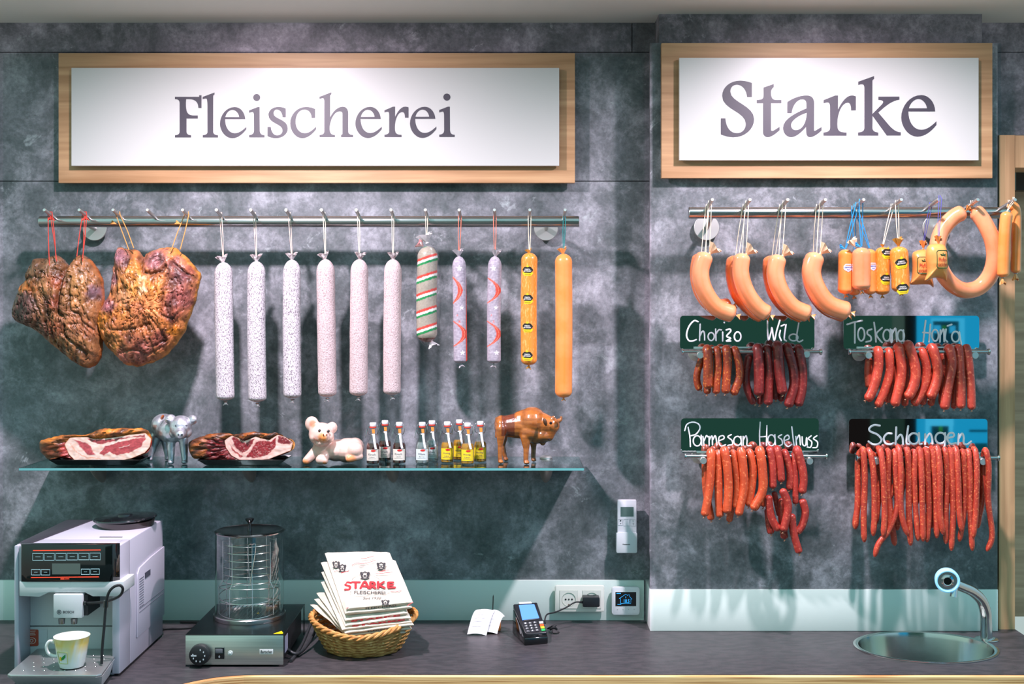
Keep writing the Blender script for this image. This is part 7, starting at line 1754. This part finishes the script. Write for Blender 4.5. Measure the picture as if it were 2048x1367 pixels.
# ------------------------------------------------------------------ sockets, thermostat, remote
YW_ = -.0205
PLAS = pmat('socket_cream', (236, 234, 224), .25, coat=.3); PLAS2 = pmat('white_plastic', (232, 230, 236), .3, coat=.2); PLD = pmat('socket_shade', (186, 190, 176), .4)
a, b = W(*tz(797, 722), YW_ - .010), W(*tz(1172, 925), YW_ - .010)
t = thing('double_socket', 'white double wall socket above the card terminal', 'socket', ((a.x + b.x) / 2, YW_, b.z))
mb = MB(); mb.prism(rrect(a.x, b.x, b.z, a.z, .006), YW_ - .010, YW_); mb.build('frame', PLAS, t, bevel=.0025)
for k, (x0, x1) in enumerate(((834, 971), (1008, 1146))):
    a, b = W(*tz(x0, 760), YW_ - .0115), W(*tz(x1, 897), YW_ - .0115)
    mb = MB(); cxm, czm = (a.x + b.x) / 2, (a.z + b.z) / 2; R_ = .0205; n_ = 32
    # square insert with a round well
    sq = []; ci = []
    for i in range(n_):
        a_ = 2 * PI * i / n_ + PI / 4; s_ = 1 / max(abs(math.cos(a_)), abs(math.sin(a_))); sq.append((cxm + (b.x - a.x) / 2 * s_ * math.cos(a_), czm + (a.z - b.z) / 2 * s_ * math.sin(a_))); ci.append((cxm + R_ * math.cos(a_), czm + R_ * math.sin(a_)))
    mb.add([(x, YW_ - .0115, z) for x, z in sq] + [(x, YW_ - .0115, z) for x, z in ci] + [(x, YW_ - .0104, z) for x, z in ci] + [(cxm, YW_ - .0104, czm)] + [(x, YW_ - .0098, z) for x, z in sq],
           [(i, (i + 1) % n_, (i + 1) % n_ + n_, i + n_) for i in range(n_)] + [(i + n_, (i + 1) % n_ + n_, (i + 1) % n_ + 2 * n_, i + 2 * n_) for i in range(n_)] + [(i + 2 * n_, (i + 1) % n_ + 2 * n_, 3 * n_) for i in range(n_)] + [(i, (i + 1) % n_, (i + 1) % n_ + 3 * n_ + 1, i + 3 * n_ + 1) for i in range(n_)])
    o = mb.build('insert', PLAS, t, smooth=30)
    mb = MB(); mb.tube([(x, YW_ - .0116, z) for x, z in ci], .0006, 5, closed=True); mb.tube([(x, YW_ - .0108, z) for x, z in sq[::8]], .0006, 5, closed=True); mb.build('outline', PLD, o)
    for dx, dz, mt in ((-.0095, 0, BLKM), (.0095, 0, BLKM), (0, 0, pmat('screw_grey', (140, 140, 134), .3, 1.)), (0, -.0165, pmat('earth_clip', (160, 140, 110), .3, 1.))):
        mb = MB(); mb.lathe([(.0027, -.0014), (.0024, -.0018), (0, -.0018)], (cxm + dx, YW_ - .0094, czm + dz), 12, 'y'); mb.build('contact', mt, o)
a, b = W(*tz(1008, 815), YW_ - .05), W(*tz(1138, 888), YW_ - .05)
t = thing('charger_plug', 'black charger plug in the right socket with its lead to the terminal', 'charger', ((a.x + b.x) / 2, YW_ - .02, b.z))
mb = MB(); mb.prism(rrect(a.x, b.x, b.z, a.z, .004), YW_ - .048, YW_ - .0125); mb.build('plug_body', pmat('plug_black', (32, 32, 36), .35), t, bevel=.002)
mb = MB(); cq = W(*tz(1078, 815), YW_ - .02); mb.prism(rrect(cq.x - .013, cq.x + .013, cq.z - .008, cq.z + .006, .004), YW_ - .036, YW_ - .0125); mb.build('plug_neck', MATS['plug_black'], t, bevel=.002)
mb = MB(); mb.tube(crom([W(*tz(1008, 850), YW_ - .040), W(*tz(950, 850), YW_ - .05), W(*tz(880, 890), YW_ - .07), W(*tz(800, 925), YW_ - .10), W(*tz(740, 940), YW_ - .13), W(*tz(722, 975), YW_ - .150), W(*tz(722, 1010), YW_ - .165)], 7), .0022, 10); mb.tube([W(*tz(990, 848), YW_ - .042), W(*tz(1010, 850), YW_ - .040)], .0035, 10); mb.build('lead', BLKM, t)
a, b = W(*tz(1228, 733), YW_ - .012), W(*tz(1442, 948), YW_ - .012)
t = thing('thermostat', 'white room thermostat with a black display showing a blue house', 'thermostat', ((a.x + b.x) / 2, YW_, b.z))
mb = MB(); mb.prism(rrect(a.x, b.x, b.z, a.z, .009), YW_ - .013, YW_); th_ = mb.build('case', PLAS2, t, bevel=.003)
a, b = W(*tz(1257, 772), YW_ - .0136), W(*tz(1414, 879), YW_ - .0136); mb = MB(); mb.box(a.x, b.x, YW_ - .0136, YW_ - .012, b.z, a.z); ds = mb.build('display', BLKG, t)
GLOW = pmat('display_blue', (60, 170, 230), .4, emis=(50, 160, 235), estr=.8)
ftm = lambda x, y: W(*tz(x, y), YW_ - .0142)
mb = MB(); mb.tube([ftm(*p) for p in ((1295, 858), (1295, 822), (1285, 822), (1335, 788), (1352, 800), (1352, 793), (1364, 793), (1364, 806), (1382, 826), (1374, 826), (1374, 858), (1295, 858))], .0006, 5); mb.tube([ftm(1265, 783), ftm(1298, 783)], .001, 5); mb.tube([ftm(1272, 866), ftm(1300, 866)], .0006, 5); mb.tube([ftm(1335, 806), ftm(1335, 818)], .001, 5)
put_text(mb, '18.5', lambda u, v: ftm(1342 + u, 841 - v), 42, 30, bold=.02); mb.build('display_icons', GLOW, ds)
mb = MB()
for x in (1273, 1315, 1357, 1399): c_ = W(*tz(x, 903), YW_ - .0132); mb.lathe([(.0014, 0), (.0012, -.0006), (0, -.0006)], c_, 10, 'y')
mb.build('touch_mark', PLD, t)
def rz(x, y, Y): return W(*tz(x, y), Y)
a, b = rz(1263, 318, -.040), rz(1421, 474, -.040)
t = thing('remote_holder', 'white wall holder cradling the air-conditioner remote', 'holder', ((a.x + b.x) / 2, YW_, b.z))
mb = MB(); ol = [(a.x, a.z), (a.x + .006, a.z + .001), (a.x + .006, a.z), (b.x - .006, a.z), (b.x - .006, a.z + .001), (b.x, a.z), (b.x, b.z + .010), (b.x - .006, b.z), (a.x + .006, b.z), (a.x, b.z + .006)]
mb.prism(rrect(a.x, b.x, b.z, a.z, .005), -.0445, -.0405); mb.prism(rrect(a.x, b.x, b.z, b.z + .010, .004), -.0405, YW_); mb.box(a.x, a.x + .0025, -.0405, YW_, b.z + .008, a.z - .003); mb.box(b.x - .0025, b.x, -.0405, YW_, b.z + .008, a.z - .003)
ho = mb.build('cradle', PLAS2, t, bevel=.0012)
c_ = rz(1340, 410, -.0449); mb = MB(); put_text(mb, 'Panasonic', lambda u, v: c_ + Vector((u, 0, v)), .022, .0034, bold=.03); mb.build('lettering', pmat('logo_dark', (40, 42, 48), .4), ho)
a, b = rz(1271, 73, -.038), rz(1418, 440, -.038)
t = thing('remote_control', 'white air-conditioner remote with a grey display in its wall holder', 'remote', ((a.x + b.x) / 2, -.03, b.z))
mb = MB(); mb.prism(rrect(a.x, b.x, b.z, a.z, .004), -.0395, -.0225); rc = mb.build('case', pmat('remote_white', (234, 230, 238), .35), t, bevel=.002)
a, b = rz(1296, 126, -.0402), rz(1394, 198, -.0402); mb = MB(); mb.box(a.x, b.x, -.0402, -.0390, b.z, a.z); mb.build('display', pmat('remote_lcd', (104, 126, 122), .2), t)
fr3 = lambda x, y: rz(x, y, -.0401)
mb = MB()
for x0, x1, y0, y1 in ((1278, 1312, 220, 265), (1320, 1362, 220, 268), (1368, 1410, 220, 268)): mb.tube([fr3(x0, y0), fr3(x1, y0), fr3(x1, y1), fr3(x0, y1)], .0004, 5, closed=True)
mb.build('button', pmat('button_edge', (206, 202, 210), .4), t)
mb = MB()
for x, y, s_ in ((1296, 230, 6), (1297, 252, 3), (1390, 232, 3), (1392, 254, 3)): c_ = fr3(x, y); mb.box(c_.x - s_ * .0003, c_.x + s_ * .0003, -.0405, -.0400, c_.z - s_ * .0003, c_.z + s_ * .0003)
mb.build('button_mark', MATS['logo_dark'], t)
